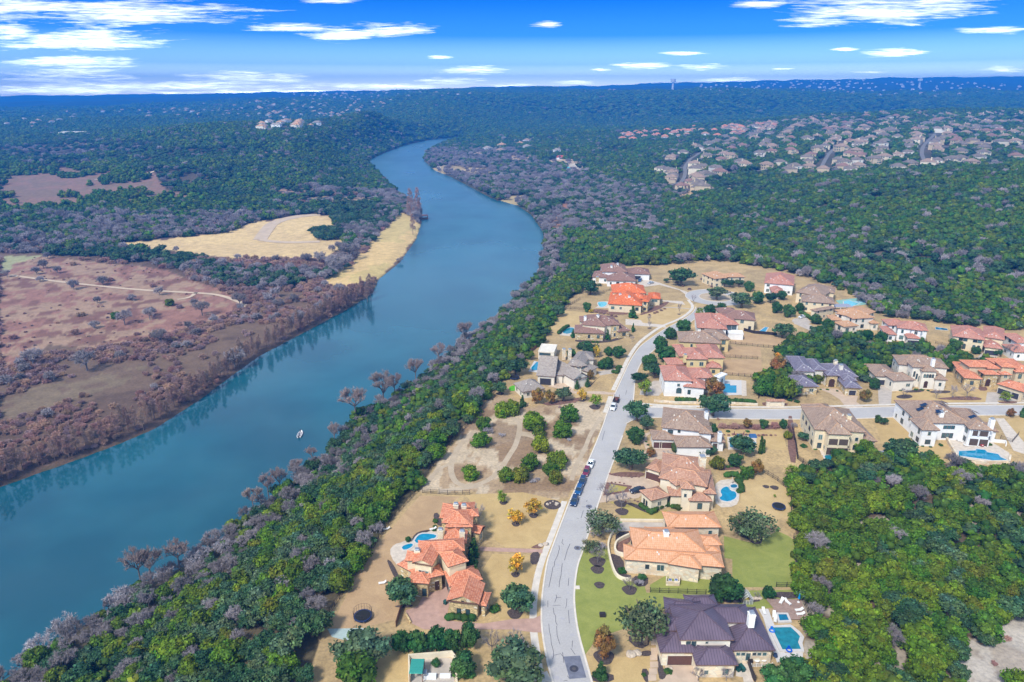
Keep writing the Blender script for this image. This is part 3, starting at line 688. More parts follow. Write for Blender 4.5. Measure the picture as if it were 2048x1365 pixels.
ROOF = {
 'orange': tilemat('roof_tile_orange', [(.52,.16,.08),(.70,.25,.13),(.76,.34,.21),(.58,.19,.10)]),
 'bright': tilemat('roof_tile_bright', [(.55,.10,.03),(.75,.18,.06),(.80,.25,.10)]),
 'red': tilemat('roof_tile_red', [(.40,.155,.11),(.53,.235,.17),(.61,.325,.25),(.44,.19,.14)]),
 'peach': tilemat('roof_tile_peach', [(.62,.30,.15),(.72,.37,.20),(.76,.42,.25)], .5, .6, .2),
 'tan': tilemat('roof_tile_tan', [(.25,.165,.12),(.37,.25,.18),(.45,.33,.25),(.30,.21,.165)]),
 'clay': tilemat('roof_tile_clay', [(.38,.18,.115),(.51,.27,.175),(.57,.34,.235),(.42,.22,.15)]),
 'sand': tilemat('roof_tile_sand', [(.48,.25,.12),(.58,.33,.18),(.62,.38,.24)]),
 'brown': tilemat('roof_tile_brown', [(.21,.115,.09),(.30,.17,.135),(.35,.21,.17)]),
 'grey': tilemat('roof_shingle_grey', [(.26,.22,.19),(.34,.29,.26),(.40,.35,.31)], .6, .35, .15),
 'purple': metalmat('roof_metal_plum', (.16, .12, .165)), 'slate': tilemat('roof_slate', [(.12,.11,.15),(.19,.17,.23),(.24,.22,.28)], .5, .5, .2),
 'flat': plain('roof_membrane', (.55, .55, .56), .8), 'solid': plain('shed_metal', (.33,.34,.42), .5)}
CAP = {k: plain('ridge_'+k, c, .8) for k, c in {'orange': (.72,.30,.17), 'bright': (.72,.2,.08), 'red': (.62,.25,.17), 'peach': (.60,.28,.13), 'tan': (.45,.28,.18), 'clay': (.60,.33,.2), 'sand': (.62,.36,.2), 'brown': (.38,.24,.19), 'grey': (.36,.31,.28), 'purple': (.10,.07,.10), 'slate': (.36,.34,.4), 'flat': (.5,.5,.5), 'solid': (.3,.3,.4)}.items()}
WALL = {'stone': stonemat('yellow_stone', (.60,.46,.24), (.52,.40,.22), (.30,.22,.12)), 'cream_stone': stonemat('cream_stone', (.74,.62,.46), (.66,.52,.36), (.62,.55,.46), .8),
 'white': stucco('white_stucco', (.86,.86,.86)), 'cream': stucco('cream_stucco', (.78,.66,.46)), 'yellow': stucco('yellow_stucco', (.74,.58,.30)), 'pale': stucco('pale_stucco', (.80,.74,.64)), 'ivory': stucco('ivory_stucco', (.82,.72,.55)), 'beige': stucco('beige_stucco', (.62,.50,.34))}
M_SOFF = plain('fascia', (.16,.09,.065), .7); M_SOFFW = plain('fascia_white', (.7,.68,.64), .7)
M_FRAME = plain('window_frame', (.62,.58,.50), .6); M_FRAMED = plain('dark_frame', (.07,.06,.055), .5)
def glassmat():
    t = NT('window_glass'); oi = t.add('ShaderNodeObjectInfo'); c = t.ramp(oi.outputs['Random'], [(0, (.02,.035,.045)), (.5, (.05,.10,.11)), (.8, (.12,.22,.22)), (1, (.03,.04,.06))])
    return t.out(c, .08, Specular_IOR_Level=.8)
M_GLASS = glassmat(); M_GARAGE = plain('garage_door_brown', (.115,.055,.045), .6); M_GARAGED = plain('garage_door_dark', (.045,.045,.06), .55)
M_DOOR = plain('door_wood', (.07,.035,.025), .5); M_METALCAP = plain('chimney_steel', (.40,.44,.50), .35, Metallic=.6)
M_DARKIN = plain('porch_shade', (.10,.07,.055), .9)
class Block: pass
class House:
    def __init__(s, name, label, roof='tan', wall='white', trim=None, slope=.42, group=None, rows=True, over=.55, hk=1.0):
        s.name, s.label, s.roof, s.wall = name, label, roof, wall; s.slope = slope; s.bl = []; s.items = []; s.rows = rows; s.over = over; s.trim = trim or M_SOFF; s.ch = []; s.hk = hk
    def blk(s, A, B, Cc, h, kind='hip', wall=None, roof=None, slope=None, base=0, axis='auto', win=True, stories=None, over=None, low=None):
        h = h*s.hk+.013*len(s.bl)
        a, b, c = G(*A, h)[:2], G(*B, h)[:2], G(*Cc, h)[:2]
        ex = b-a; Wd = np.linalg.norm(ex); ex /= Wd; ey = np.array([-ex[1], ex[0]]); Dp = (c-a) @ ey
        if Dp < 0: ey = -ey; Dp = -Dp
        Dp = max(Dp, 1.5)
        q = Block(); q.__dict__.update(a=a, ex=ex, ey=ey, W=Wd, D=Dp, h=h, kind=kind, wall=wall or s.wall, roof=roof or s.roof, slope=slope or s.slope, base=base, axis=axis, win=win, stories=stories or (2 if h-base > 5.4 else 1), over=s.over if over is None else over, low=low)
        s.bl.append(q); return q
    def chimney(s, px, py, zt, w=1.1, wall=None, down=3.2): s.ch.append((px, py, zt, w, wall, down)); return s
    def item(s, q, face, u, z, w, h, typ='window', arch=False, dark=False): s.items.append((q, face, u, z, w, h, typ, arch, dark))
    def facept(s, q, face, u):
        o = q.over
        x0, x1, y0, y1 = o, q.W-o, o, q.D-o
        if face == 0: p = (x0+(x1-x0)*u, y0); n = (0, -1); L = x1-x0
        elif face == 1: p = (x1, y0+(y1-y0)*u); n = (1, 0); L = y1-y0
        elif face == 2: p = (x1-(x1-x0)*u, y1); n = (0, 1); L = x1-x0
        else: p = (x0, y1-(y1-y0)*u); n = (-1, 0); L = y1-y0
        w = q.a+q.ex*p[0]+q.ey*p[1]; nn = q.ex*n[0]+q.ey*n[1]; return w, nn, L
    def inside(s, pt, z, skip):
        for q in s.bl:
            if q is skip: continue
            d = pt-q.a; x = d @ q.ex; y = d @ q.ey; top = q.h+q.slope*max(0, min(x, q.W-x, y, q.D-y)) if q.kind != 'flat' else q.h+.5
            if -.3+q.over < x < q.W-q.over+.3 and -.3+q.over < y < q.D-q.over+.3 and z < top+.3 and z+.2 > q.base: return True
        return False
    def build(s):
        cen = np.mean([q.a+q.ex*q.W/2+q.ey*q.D/2 for q in s.bl], 0); org = np.array([*cen, 0])
        e = empty(s.name, org, 0, s.label, 'house')
        def L(q, x, y, z): w = q.a+q.ex*x+q.ey*y; return (w[0]-org[0], w[1]-org[1], z)
        for q in s.bl:
            o = q.over; W_, D_, h, sl = q.W, q.D, q.h, q.slope
            flip = (q.ex[0]*q.ey[1]-q.ex[1]*q.ey[0]) < 0
            # wall
            b = MB(); x0, x1, y0, y1 = o, W_-o, o, D_-o; zt = h-.02; zb = q.base-(.3 if q.base == 0 else 0)
            cor = [(x0, y0), (x1, y0), (x1, y1), (x0, y1)]
            gx = q.kind == 'gable' and (q.axis == 'y' or (q.axis == 'auto' and W_ <= D_))
            for i in range(4):
                p, r_ = cor[i], cor[(i+1) % 4]
                f = [L(q, *p, zb), L(q, *r_, zb), L(q, *r_, zt), L(q, *p, zt)]
                b.face(f if not flip else f[::-1], 0)
            if q.kind == 'gable':
                rise = sl*(W_ if gx else D_)/2
                if gx:
                    for yy in (y0, y1): b.face([L(q, x0, yy, zt), L(q, x1, yy, zt), L(q, W_/2, yy, h+rise-sl*o*.9-.12)])
                else:
                    for xx in (x0, x1): b.face([L(q, xx, y0, zt), L(q, xx, y1, zt), L(q, xx, D_/2, h+rise-sl*o*.9-.12)])
            if q.kind == 'flat':
                b.face([L(q, x, y, zt) for x, y in cor], 0)
            b.build('wall', WALL[q.wall], e)
            # roof
            b = MB(); caps = []; th = .24
            def F_(pts, eave):
                "roof face with UV: eave=(i0,i1) indices of the low edge"
                P_ = [np.array(L(q, *p)) for p in pts]; a0 = P_[eave[0]]; d = P_[eave[1]]-a0; d /= np.linalg.norm(d)
                uv = []
                for p in P_:
                    r_ = p-a0; u = r_ @ d; v = np.linalg.norm(r_-u*d); uv.append((u, v))
                b.face(P_ if not flip else P_[::-1], 0, uv if not flip else uv[::-1])
            E = [(0, 0, h), (W_, 0, h), (W_, D_, h), (0, D_, h)]
            if q.kind == 'hip':
                if W_ >= D_: r_ = sl*D_/2; R0, R1 = (D_/2, D_/2, h+r_), (W_-D_/2+1e-3, D_/2, h+r_)
                else: r_ = sl*W_/2; R0, R1 = (W_/2, W_/2, h+r_), (W_/2, D_-W_/2+1e-3, h+r_)
                if W_ >= D_:
                    F_([E[0], E[1], R1, R0], (0, 1)); F_([E[1], E[2], R1], (0, 1)); F_([E[2], E[3], R0, R1], (0, 1)); F_([E[3], E[0], R0], (0, 1))
                    caps = [(E[0], R0), (E[3], R0), (E[1], R1), (E[2], R1), (R0, R1)]
                else:
                    F_([E[0], E[1], R0], (0, 1)); F_([E[1], E[2], R1, R0], (0, 1)); F_([E[2], E[3], R1], (0, 1)); F_([E[3], E[0], R0, R1], (0, 1))
                    caps = [(E[0], R0), (E[1], R0), (E[3], R1), (E[2], R1), (R0, R1)]
            elif q.kind == 'gable':
                if gx: r_ = sl*W_/2; R0, R1 = (W_/2, 0, h+r_), (W_/2, D_, h+r_); F_([E[3], E[0], R0, R1], (0, 1)); F_([E[1], E[2], R1, R0], (0, 1)); tri = [(E[0], E[1], R0), (E[2], E[3], R1)]
                else: r_ = sl*D_/2; R0, R1 = (0, D_/2, h+r_), (W_, D_/2, h+r_); F_([E[0], E[1], R1, R0], (0, 1)); F_([E[2], E[3], R0, R1], (0, 1)); tri = [(E[3], E[0], R0), (E[1], E[2], R1)]
                caps = [(R0, R1)]
            elif q.kind == 'shed':      # high on the far side
                r_ = sl*D_; R0, R1 = (W_, D_, h+r_), (0, D_, h+r_); F_([E[0], E[1], R0, R1], (0, 1))
            elif q.kind == 'flat':
                F_([(.35, .35, h-.2), (W_-.35, .35, h-.2), (W_-.35, D_-.35, h-.2), (.35, D_-.35, h-.2)], (0, 1))
            if q.kind == 'flat':
                for i in range(4):
                    i2 = (i+1) % 4; cc = [(0, 0), (W_, 0), (W_, D_), (0, D_)]; ci = [(.35, .35), (W_-.35, .35), (W_-.35, D_-.35), (.35, D_-.35)]
                    b.face([L(q, *cc[i], h+.15), L(q, *cc[i2], h+.15), L(q, *ci[i2], h+.15), L(q, *ci[i], h+.15)], 1)
                    b.face([L(q, *cc[i], h-.35), L(q, *cc[i2], h-.35), L(q, *cc[i2], h+.15), L(q, *cc[i], h+.15)], 1)
                    b.face([L(q, *ci[i], h-.2), L(q, *ci[i2], h-.2), L(q, *ci[i2], h+.15), L(q, *ci[i], h+.15)], 1)
            else:
                for i in range(4):
                    i2 = (i+1) % 4; p, r2 = E[i], E[i2]
                    b.face([L(q, p[0], p[1], h-th), L(q, r2[0], r2[1], h-th), L(q, r2[0], r2[1], h), L(q, p[0], p[1], h)], 1)
                so_ = [(0, 0), (W_, 0), (W_, D_), (0, D_)]; si = [(o+.02, o+.02), (W_-o-.02, o+.02), (W_-o-.02, D_-o-.02), (o+.02, D_-o-.02)]
                for i in range(4):
                    i2 = (i+1) % 4; b.face([L(q, *so_[i], h-th), L(q, *si[i], h-th), L(q, *si[i2], h-th), L(q, *so_[i2], h-th)], 1)
                if q.kind == 'shed':
                    b.face([L(q, 0, D_, h), L(q, W_, D_, h), L(q, W_, D_, h+r_), L(q, 0, D_, h+r_)], 1)
                    b.face([L(q, 0, 0, h), L(q, 0, D_, h), L(q, 0, D_, h+r_)], 1); b.face([L(q, W_, 0, h), L(q, W_, D_, h), L(q, W_, D_, h+r_)], 1)
            ro = b.build('roof', [ROOF[q.roof], s.trim if q.kind != 'flat' else WALL[q.wall]], e)
            if q.kind == 'hip' and W_*D_ > 70 and q.roof not in ('purple',):
                rv = np.random.default_rng(int(W_*100))
                for _ in range(int(W_*D_/45)):
                    vb = MB()
                    x_ = rv.uniform(.2, .8)*W_; y_ = rv.uniform(.2, .45)*min(W_, D_); z_ = h+sl*min(y_, x_, W_-x_); c0 = L(q, x_, y_, z_)
                    vb.box(c0[0]-.2, c0[1]-.2, z_-.1, c0[0]+.2, c0[1]+.2, z_+.28, top=(.05, .05)); vb.build('roof_vent', M_SOFFW, ro)
            if caps:
                cb = MB()
                for p, r2 in caps:
                    if np.linalg.norm(np.array(p)-np.array(r2)) > .3:
                        P0 = np.array(L(q, *p)); P1 = np.array(L(q, *r2)); cb.tube(P0+(0, 0, .03), P1+(0, 0, .03), .13, n=5)
                cb.build('ridge_cap', CAP[q.roof], ro)
        # openings
        auto = []
        if s.rows:
            used = {(id(i[0]), i[1]) for i in s.items}
            for q in s.bl:
                if not q.win: continue
                for face in (0, 1, 3):
                    if (id(q), face) in used: continue
                    w, nn, Ln = s.facept(q, face, .5)
                    tc = -w/np.linalg.norm(w)
                    if nn @ tc < .12 or Ln < 2.2: continue
                    n = max(1, int(Ln/3.6)); r_ = np.random.default_rng(int(abs(w[0]*7+w[1]*3)) % 9999)
                    for st in range(q.stories):
                        zc = q.base+1.75+3.15*st if q.stories > 1 else q.base+(q.h-q.base)*.52
                        for k in range(n):
                            if r_.random() < .12: continue
                            auto.append((q, face, (k+.5)/n, zc, r_.choice([.95, 1.15, 1.6]), r_.choice([1.3, 1.5, 1.75]), 'window', False, r_.random() < .4))
        for it in s.items+auto:
            q, face, u, z, w_, h_, typ, arch, dark = it
            pt, nn, Ln = s.facept(q, face, u); tg = np.array([-nn[1], nn[0]])
            if it in auto and any(s.inside(pt+tg*k*w_/2+nn*.25, z-h_/2+.2, q) for k in (-1, 0, 1)): continue
            def Wp(a_, zz, off): v = pt+tg*a_+nn*off; return (v[0]-org[0], v[1]-org[1], zz)
            def slab(b, a0, a1, z0, z1, o0, o1, m=0):
                c = [(a0, z0), (a1, z0), (a1, z1), (a0, z1)]; b.loft([[Wp(a_, zz, o0) for a_, zz in c], [Wp(a_, zz, o1) for a_, zz in c]], m)
            if typ == 'window':
                b = MB(); fw = .11; mt = M_FRAMED if dark else M_FRAME
                slab(b, -w_/2-fw, -w_/2, z-h_/2-fw, z+h_/2+fw, -.05, .09); slab(b, w_/2, w_/2+fw, z-h_/2-fw, z+h_/2+fw, -.05, .09)
                slab(b, -w_/2, w_/2, z+h_/2, z+h_/2+fw, -.05, .088); slab(b, -w_/2, w_/2, z-h_/2-fw, z-h_/2, -.05, .088)
                if w_ > 1.05: slab(b, -.04, .04, z-h_/2, z+h_/2, -.05, .075)
                if arch:
                    n = 7; R_ = w_/2+fw
                    A_ = [(R_*math.cos(pi*i/n), z+h_/2+fw+R_*.8*math.sin(pi*i/n)) for i in range(n+1)]
                    b.loft([[Wp(x, y, -.05) for x, y in A_], [Wp(x, y, .085) for x, y in A_]], 0)
                f = b.build('window', mt, e); g = MB(); slab(g, -w_/2, w_/2, z-h_/2, z+h_/2, -.04, .03)
                if arch:
                    A_ = [(w_/2*math.cos(pi*i/7), z+h_/2+fw*1.2+w_/2*.7*math.sin(pi*i/7)) for i in range(8)]
                    g.loft([[Wp(x, y, -.04) for x, y in A_], [Wp(x, y, .1) for x, y in A_]], 0)
                g.build('pane', M_GLASS, f)
            elif typ == 'garage':
                b = MB(); slab(b, -w_/2, w_/2, z-h_/2, z+h_/2, -.1, .04)
                for k in range(4): slab(b, -w_/2+.08, w_/2-.08, z-h_/2+.08+k*h_/4, z-h_/2+h_/4-.06+k*h_/4, .0, .07)
                g = b.build('garage_door', M_GARAGED if dark else M_GARAGE, e)
                b = MB(); slab(b, -w_/2-.18, -w_/2, z-h_/2, z+h_/2+.18, -.05, .1); slab(b, w_/2, w_/2+.18, z-h_/2, z+h_/2+.18, -.05, .1); slab(b, -w_/2, w_/2, z+h_/2, z+h_/2+.18, -.05, .098); b.build('frame', M_FRAME, g)
            elif typ == 'door':
                b = MB(); slab(b, -w_/2, w_/2, z-h_/2, z+h_/2, -.1, .06); slab(b, -w_/2+.12, w_/2-.12, z, z+h_/2-.15, .05, .09)
                if arch:
                    A_ = [(w_/2*math.cos(pi*i/7), z+h_/2+w_/2*.8*math.sin(pi*i/7)) for i in range(8)]; b.loft([[Wp(x, y, -.1) for x, y in A_], [Wp(x, y, .06) for x, y in A_]], 0)
                d = b.build('door', M_DOOR, e); b = MB(); slab(b, w_/2-.3, w_/2-.2, z-.15, z+.15, .09, .16); b.build('handle', M_METALCAP, d)
            elif typ == 'porch':   # flat panel, shade painted in its colour, for a porch opening with slender posts
                b = MB(); slab(b, -w_/2, w_/2, z-h_/2, z+h_/2, -.06, .05); b.build('porch_shade_panel', M_DARKIN, e)
                n = max(2, int(w_/2.8)+1)
                for k in range(n):
                    b = MB(); c_ = -w_/2+w_*k/(n-1); slab(b, c_-.16, c_+.16, z-h_/2, z+h_/2, .05, .32); b.build('post', WALL[q.wall], e)
        for (px, py, zt, w_, wl, down) in s.ch:
            c = G(px, py, zt)-org; b = MB(); r_ = w_/2
            b.box(c[0]-r_, c[1]-r_, zt-down, c[0]+r_, c[1]+r_, zt); b.box(c[0]-r_-.1, c[1]-r_-.1, zt+.0, c[0]+r_+.1, c[1]+r_+.1, zt+.14)
            k = b.build('chimney', WALL[wl or 'pale'], e)
            b = MB(); b.box(c[0]-r_*.6, c[1]-r_*.6, zt+.14, c[0]+r_*.6, c[1]+r_*.6, zt+.55); b.box(c[0]-r_*.85, c[1]-r_*.85, zt+.55, c[0]+r_*.85, c[1]+r_*.85, zt+.68, top=(.1, .1)); b.build('chimney_cap', M_METALCAP, k)
        s.e = e; s.org = org; return e
HOUSES = []
def mk():
    # A plum metal roof, lower right
    c = cr(1300, 1150, 5.12)
    H = House('house', 'large house with plum standing seam metal roof beside the lower right pool', 'purple', 'cream_stone', slope=.5)
    def B(a, b, d, h, **k): p = c(a, b, d); return H.blk(p[0], p[1], p[2], h, **k)
    m = B((305,668),(862,668),(800,300),6.4, wall='pale'); H.item(m,0,.2,4.9,2.2,1.5)
    H.item(m,0,.52,5.2,.5,.5)
    B((150,388),(560,430),(560,270),5.3, wall='pale'); B((385,330),(705,325),(690,200),5.0, win=False); l=B((165,572),(470,572),(440,400),5.6, wall='pale'); H.item(l,0,.32,4.6,1.3,1.3)
    B((560,490),(1065,490),(1035,300),6.0, wall='pale', win=False)
    r = B((845,775),(1287,775),(1190,330),3.8)
    for u in (.12,.25,.55,.68,.82): H.item(r,0,u,2.4,.8,.8)
    H.item(r,0,.39,1.7,.9,1.9)
    g = B((105,797),(500,797),(470,540),3.9); H.item(g,0,.55,1.4,5.2,2.5,'garage')
    f = B((470,925),(905,925),(880,700),3.7); 
    H.item(f,0,.25,1.4,.8,1.0); H.item(f,0,.78,1.5,1.0,1.3,dark=True)
    p = c((1042,400)); H.chimney(*p[0], 9.3, 1.3, 'white'); HOUSES.append(H)
    # B orange tile villa, left of the street
    c = cr(640, 960, 3.37)
    H = House('house', 'sprawling orange tiled stone villa between the river fence and the street', 'orange', 'stone', slope=.45, hk=1.18)
    g = B((850,815),(1072,840),(1118,697),3.7, kind='gable', axis='y'); H.item(g,0,.34,1.3,.85,1.5,dark=True); H.item(g,0,.66,1.3,.85,1.5,dark=True); H.item(g,0,.48,4.0,.4,.6,dark=True)
    s_ = B((1068,845),(1122,853),(1150,760),3.0, kind='hip'); 
    w = B((872,722),(1098,672),(960,590),3.8, win=False); H.item(w,3,.3,1.3,3.4,2.3,'garage',dark=True); H.item(w,3,.72,1.3,2.4,2.3,'garage',dark=True)
    u2 = B((862,590),(1003,547),(835,480),6.9, wall='cream', win=False)
    u1 = B((618,560),(757,582),(800,470),6.6, kind='gable', axis='y', wall='cream'); [H.item(u1,0,k,5.3,.75,.7) for k in (.33,.52,.72)]
    B((570,545),(720,548),(720,480),6.3, wall='cream'); 
    B((660,500),(977,478),(930,392),6.7, wall='cream')
    t = B((588,690),(735,702),(722,610),3.7); H.item(t,0,.8,1.5,.9,2.0,dark=True)
    B((520,570),(665,650),(640,520),3.6, win=False)
    n = B((715,668),(838,640),(800,570),3.9); H.item(n,0,.65,1.6,1.1,2.6,'door')
    B((830,410),(990,410),(985,280),4.6, win=False); B((845,320),(1030,318),(1000,235),5.9); B((820,290),(1000,300),(990,200),6.3)
    B((803,258),(965,262),(940,160),4.9); B((900,215),(1040,215),(1050,150),4.6)
    B((990,250),(1072,245),(1062,195),6.1, slope=.5); B((925,432),(990,430),(985,400),5.2)
    B((1010,350),(1078,365),(1100,308),3.4, kind='gable', axis='x')
    for q in ((655,478,8.6),(812,340,7.2),(916,168,8.0),(970,176,8.2),(958,352,8.0)): p = c(q[:2]); H.chimney(*p[0], q[2], 1.3, 'ivory')
    HOUSES.append(H)
    # C peach roof
    c = cr(1140, 860, 4.096)
    H = House('house', 'long low cream stone house under a pale peach tiled roof', 'peach', 'cream_stone', slope=.36)
    B((798,800),(1243,800),(1245,668),4.4); B((622,835),(868,835),(860,795),4.6, win=False); B((502,905),(720,905),(690,832),4.2)
    m = B((520,985),(1112,1005),(1060,815),4.9, slope=.42, win=False); B((1060,945),(1247,945),(1247,855),4.3)
    f = B((440,1062),(1266,1128),(1262,1000),4.35, slope=.36)
    for u, w_, h_ in ((.23,1.0,1.4),(.37,1.7,1.7),(.62,1.9,1.1),(.70,.6,1.0)): H.item(f,0,u,2.4,w_,h_)
    B((800,1098),(1078,1142),(1060,1020),4.5, slope=.42, win=False); w = B((1100,1005),(1240,1015),(1240,950),4.1); 
    p = c((788,838)); H.chimney(*p[0], 7.6, 1.3, 'white'); HOUSES.append(H)
    # D clay roof two storey with pool
    H = House('house', 'two storey cream house with mottled clay roof and curved pool behind', 'clay', 'ivory', slope=.42, hk=1.08)
    B((745,335),(1105,378),(1112,228),6.4); B((725,395),(1125,470),(1105,340),6.6)
    t = B((908,482),(1022,488),(1012,425),7.1, slope=.55); H.item(t,0,.35,5.2,.7,1.1)
    B((870,460),(1000,420),(940,380),6.5)
    q = B((975,582),(1167,585),(1165,505),3.9); B((1095,520),(1200,528),(1200,330),5.0)
    g = B((620,312),(735,348),(765,255),3.7); H.item(g,0,.55,1.4,5.0,2.4,'garage')
    l = B((665,582),(822,540),(560,500),3.9, slope=.5); H.item(l,3,.3,1.7,.6,1.5,dark=True); H.item(l,3,.55,1.7,.6,1.5,dark=True)
    B((815,540),(985,545),(985,470),4.0); 
    p = c((1085,225)); H.chimney(*p[0], 10.2, 1.9, 'cream_stone', 5); HOUSES.append(H)
    # E white, tan roof
    c = cr(1260, 640, 5.25)
    H = House('house', 'white two storey house with brown tile roof at the side street corner', 'tan', 'white', slope=.42)
    m = B((325,1130),(838,1185),(835,965),6.5); H.item(m,0,.18,5.0,1.6,1.2,dark=True); H.item(m,0,.37,5.6,.7,1.1,dark=True); H.item(m,0,.93,5.2,.8,1.2,dark=True)
    B((725,1190),(873,1200),(872,1120),6.3); g = B((235,1256),(490,1262),(470,1160),3.7); H.item(g,0,.2,1.3,2.6,2.2,'garage'); H.item(g,0,.68,1.3,5.2,2.2,'garage')
    B((490,1335),(868,1338),(862,1215),3.9, win=False); r = B((845,1275),(1003,1287),(1002,1195),3.7); H.item(r,0,.3,1.5,1.8,2.4,'porch')
    p = c((803,975)); H.chimney(*p[0], 9.2, 1.2, 'white'); p = c((945,1190)); H.chimney(*p[0], 7.0, 1.2, 'white'); HOUSES.append(H)
    # F white, red roof, square pool
    H = House('house', 'white stucco house with faded red roof next to the square pool', 'red', 'white', slope=.42, hk=1.16)
    m = B((357,636),(660,645),(655,490),6.1); H.item(m,0,.53,5.0,1.0,1.1); H.item(m,0,.56,2.2,1.9,1.4,arch=True,dark=True)
    B((560,700),(792,722),(790,600),4.3); B((640,608),(886,614),(890,510),5.6); B((880,590),(945,610),(940,545),4.4, kind='flat')
    B((345,560),(520,560),(520,480),5.9); HOUSES.append(H)
    # G yellow, red roof
    H = House('house', 'yellow stucco house with red tile roof and two fenced dry lawns', 'red', 'yellow', slope=.42, hk=1.12)
    B((590,412),(822,416),(800,300),6.5); B((770,398),(1000,402),(985,265),6.3); g = B((393,472),(602,468),(600,400),3.7)
    B((800,500),(965,506),(955,420),3.7); B((515,385),(640,385),(640,262),6.0); p = c((580,372)); H.chimney(*p[0], 8.5, 1.4, 'yellow'); HOUSES.append(H)
    # H tan roof
    H = House('house', 'yellow walled house under a wide weathered grey brown hip roof', 'tan', 'yellow', slope=.4, hk=1.15)
    h = B((512,228),(960,250),(1045,150),5.9); B((820,205),(1055,205),(1045,110),5.8); H.item(h,1,.4,4.4,5.5,2.2,'porch'); HOUSES.append(H)
    # I red roof, white with glass back
    c = cr(1080, 500, 4.267)
    H = House('house', 'white house with red tile roof and tall glazed back corner', 'red', 'white', slope=.4)
    i = B((1340,665),(1600,680),(1640,560),6.0); i2 = B((1420,640),(1702,640),(1690,555),6.2); H.item(i2,0,.8,3.6,5.0,5.0,'window',dark=False); H.item(i2,1,.4,3.4,4,4.6)
    B((1605,712),(1738,720),(1735,690),3.2, kind='flat', win=False, over=.1); HOUSES.append(H)
    # J
    H = House('house', 'cream house with smooth brown hip roof and narrow pool behind', 'brown', 'cream', slope=.42)
    j = B((1545,580),(1842,603),(1905,545),6.2); B((1535,545),(1700,545),(1700,500),6.0); H.item(j,1,.45,3.2,5,4.8,'porch'); HOUSES.append(H)
    # K
    H = House('house', 'white walled house with brown roofs at the far left end of the cul-de-sac', 'brown', 'white', slope=.4)
    B((528,187),(748,190),(762,130),7.0); k = B((745,205),(942,210),(940,165),4.0); H.item(k,0,.42,1.4,4.8,2.4,'garage',dark=True)
    B((442,232),(600,240),(575,190),4.0); B((568,262),(822,268),(795,205),3.9); p = c((610,140)); H.chimney(*p[0], 9.6, 1.2, 'white'); p = c((662,118)); H.chimney(*p[0], 10, 1.2, 'white'); p = c((490,235)); H.chimney(*p[0], 6, 1.8, 'stone'); HOUSES.append(H)
    # L
    H = House('house', 'house with the brightest orange tile roofs near the round light blue pool', 'bright', 'cream', slope=.42)
    B((615,365),(905,372),(890,305),7.0); B((578,462),(872,478),(860,375),4.6); B((760,412),(900,420),(890,360),5.4); r = B((925,415),(1032,420),(1022,372),4.0); H.item(r,0,.5,2.6,3.2,1.2)
    B((865,440),(928,446),(925,395),6.0, wall='stone'); B((602,418),(700,420),(690,392),3.2, win=False); p = c((685,380)); H.chimney(*p[0], 7.6, 1.3, 'white'); p = c((762,400)); H.chimney(*p[0], 7.6, 1.3, 'white'); HOUSES.append(H)
    # M
    H = House('house', 'brown roofed stone house with two chimneys above the bend of the street', 'brown', 'ivory', slope=.42)
    B((352,638),(560,655),(545,565),7.0); B((490,650),(690,642),(722,565),6.8); m = B((290,706),(548,716),(520,650),4.0, wall='stone'); r = B((668,700),(776,688),(750,625),3.8, wall='stone'); B((338,612),(440,614),(435,570),6.4)
    B((600,640),(685,640),(690,600),7.1, wall='stone'); p = c((386,572)); H.chimney(*p[0], 9.4, 1.2, 'white'); p = c((494,562)); H.chimney(*p[0], 9.8, 1.2, 'white'); HOUSES.append(H)
    # N modern grey
    c = cr(1000, 680, 9.31)
    H = House('house', 'white farmhouse with steep light grey shingle gables and a green turf court', 'grey', 'pale', slope=.62)
    n = B((675,665),(1030,690),(1060,430),4.2, kind='gable', axis='x', slope=.75); H.item(n,0,.48,1.5,4.6,2.9,'garage',dark=True)
    d = B((770,520),(945,530),(975,400),6.2, kind='shed', slope=.2); [H.item(d,0,k,5.3,.9,1.2) for k in (.2,.5,.8)]
    k = B((1370,748),(1660,680),(1240,400),4.4, kind='gable', axis='y'); H.item(k,0,.45,4.2,1.1,1.6); H.item(k,3,.25,1.4,3.6,2.5,'garage',dark=True)
    B((1030,660),(1190,665),(1160,430),3.8, win=False); B((1240,470),(1530,510),(1480,230),5.2, slope=.6); B((1480,370),(1765,370),(1750,230),5.0, slope=.5); d = B((1430,505),(1625,480),(1600,360),5.4, win=False); H.item(d,0,.72,4.6,1.8,1.2)
    B((1640,600),(1830,510),(1700,440),3.4); p = c((1300,190)); H.chimney(*p[0], 8.6, 1.5, 'cream_stone', 5); p = c((1190,185)); H.chimney(*p[0], 5, 1.6, 'cream_stone', 4.8)
    HOUSES.append(H)
    H = House('guest_house', 'small white outbuilding with grey hip roof in front of the grey farmhouse', 'grey', 'pale', slope=.62); g = B((415,975),(840,905),(700,740),3.2); HOUSES.append(H)
    H = House('pool_house', 'flat roofed white pool house with wide glass doors beside the pool', 'flat', 'pale', over=.1); g = B((710,215),(1010,235),(1110,95),3.8, kind='flat'); H.item(g,0,.42,1.7,5,2.8,dark=True); HOUSES.append(H)
    # O slate
    c = cr(1560, 680, 4.197)
    H = House('house', 'house with slate blue roofs and stone entry above the side street', 'slate', 'pale', slope=.42)
    B((130,262),(300,270),(330,150),6.2); B((285,255),(395,258),(375,165),6.1); l = B((122,392),(330,394),(315,300),3.7, wall='stone'); B((380,305),(660,312),(640,208),4.6); r = B((545,402),(692,408),(675,325),3.6, wall='stone'); H.item(r,0,.5,1.3,2.6,2.1,'garage',dark=True)
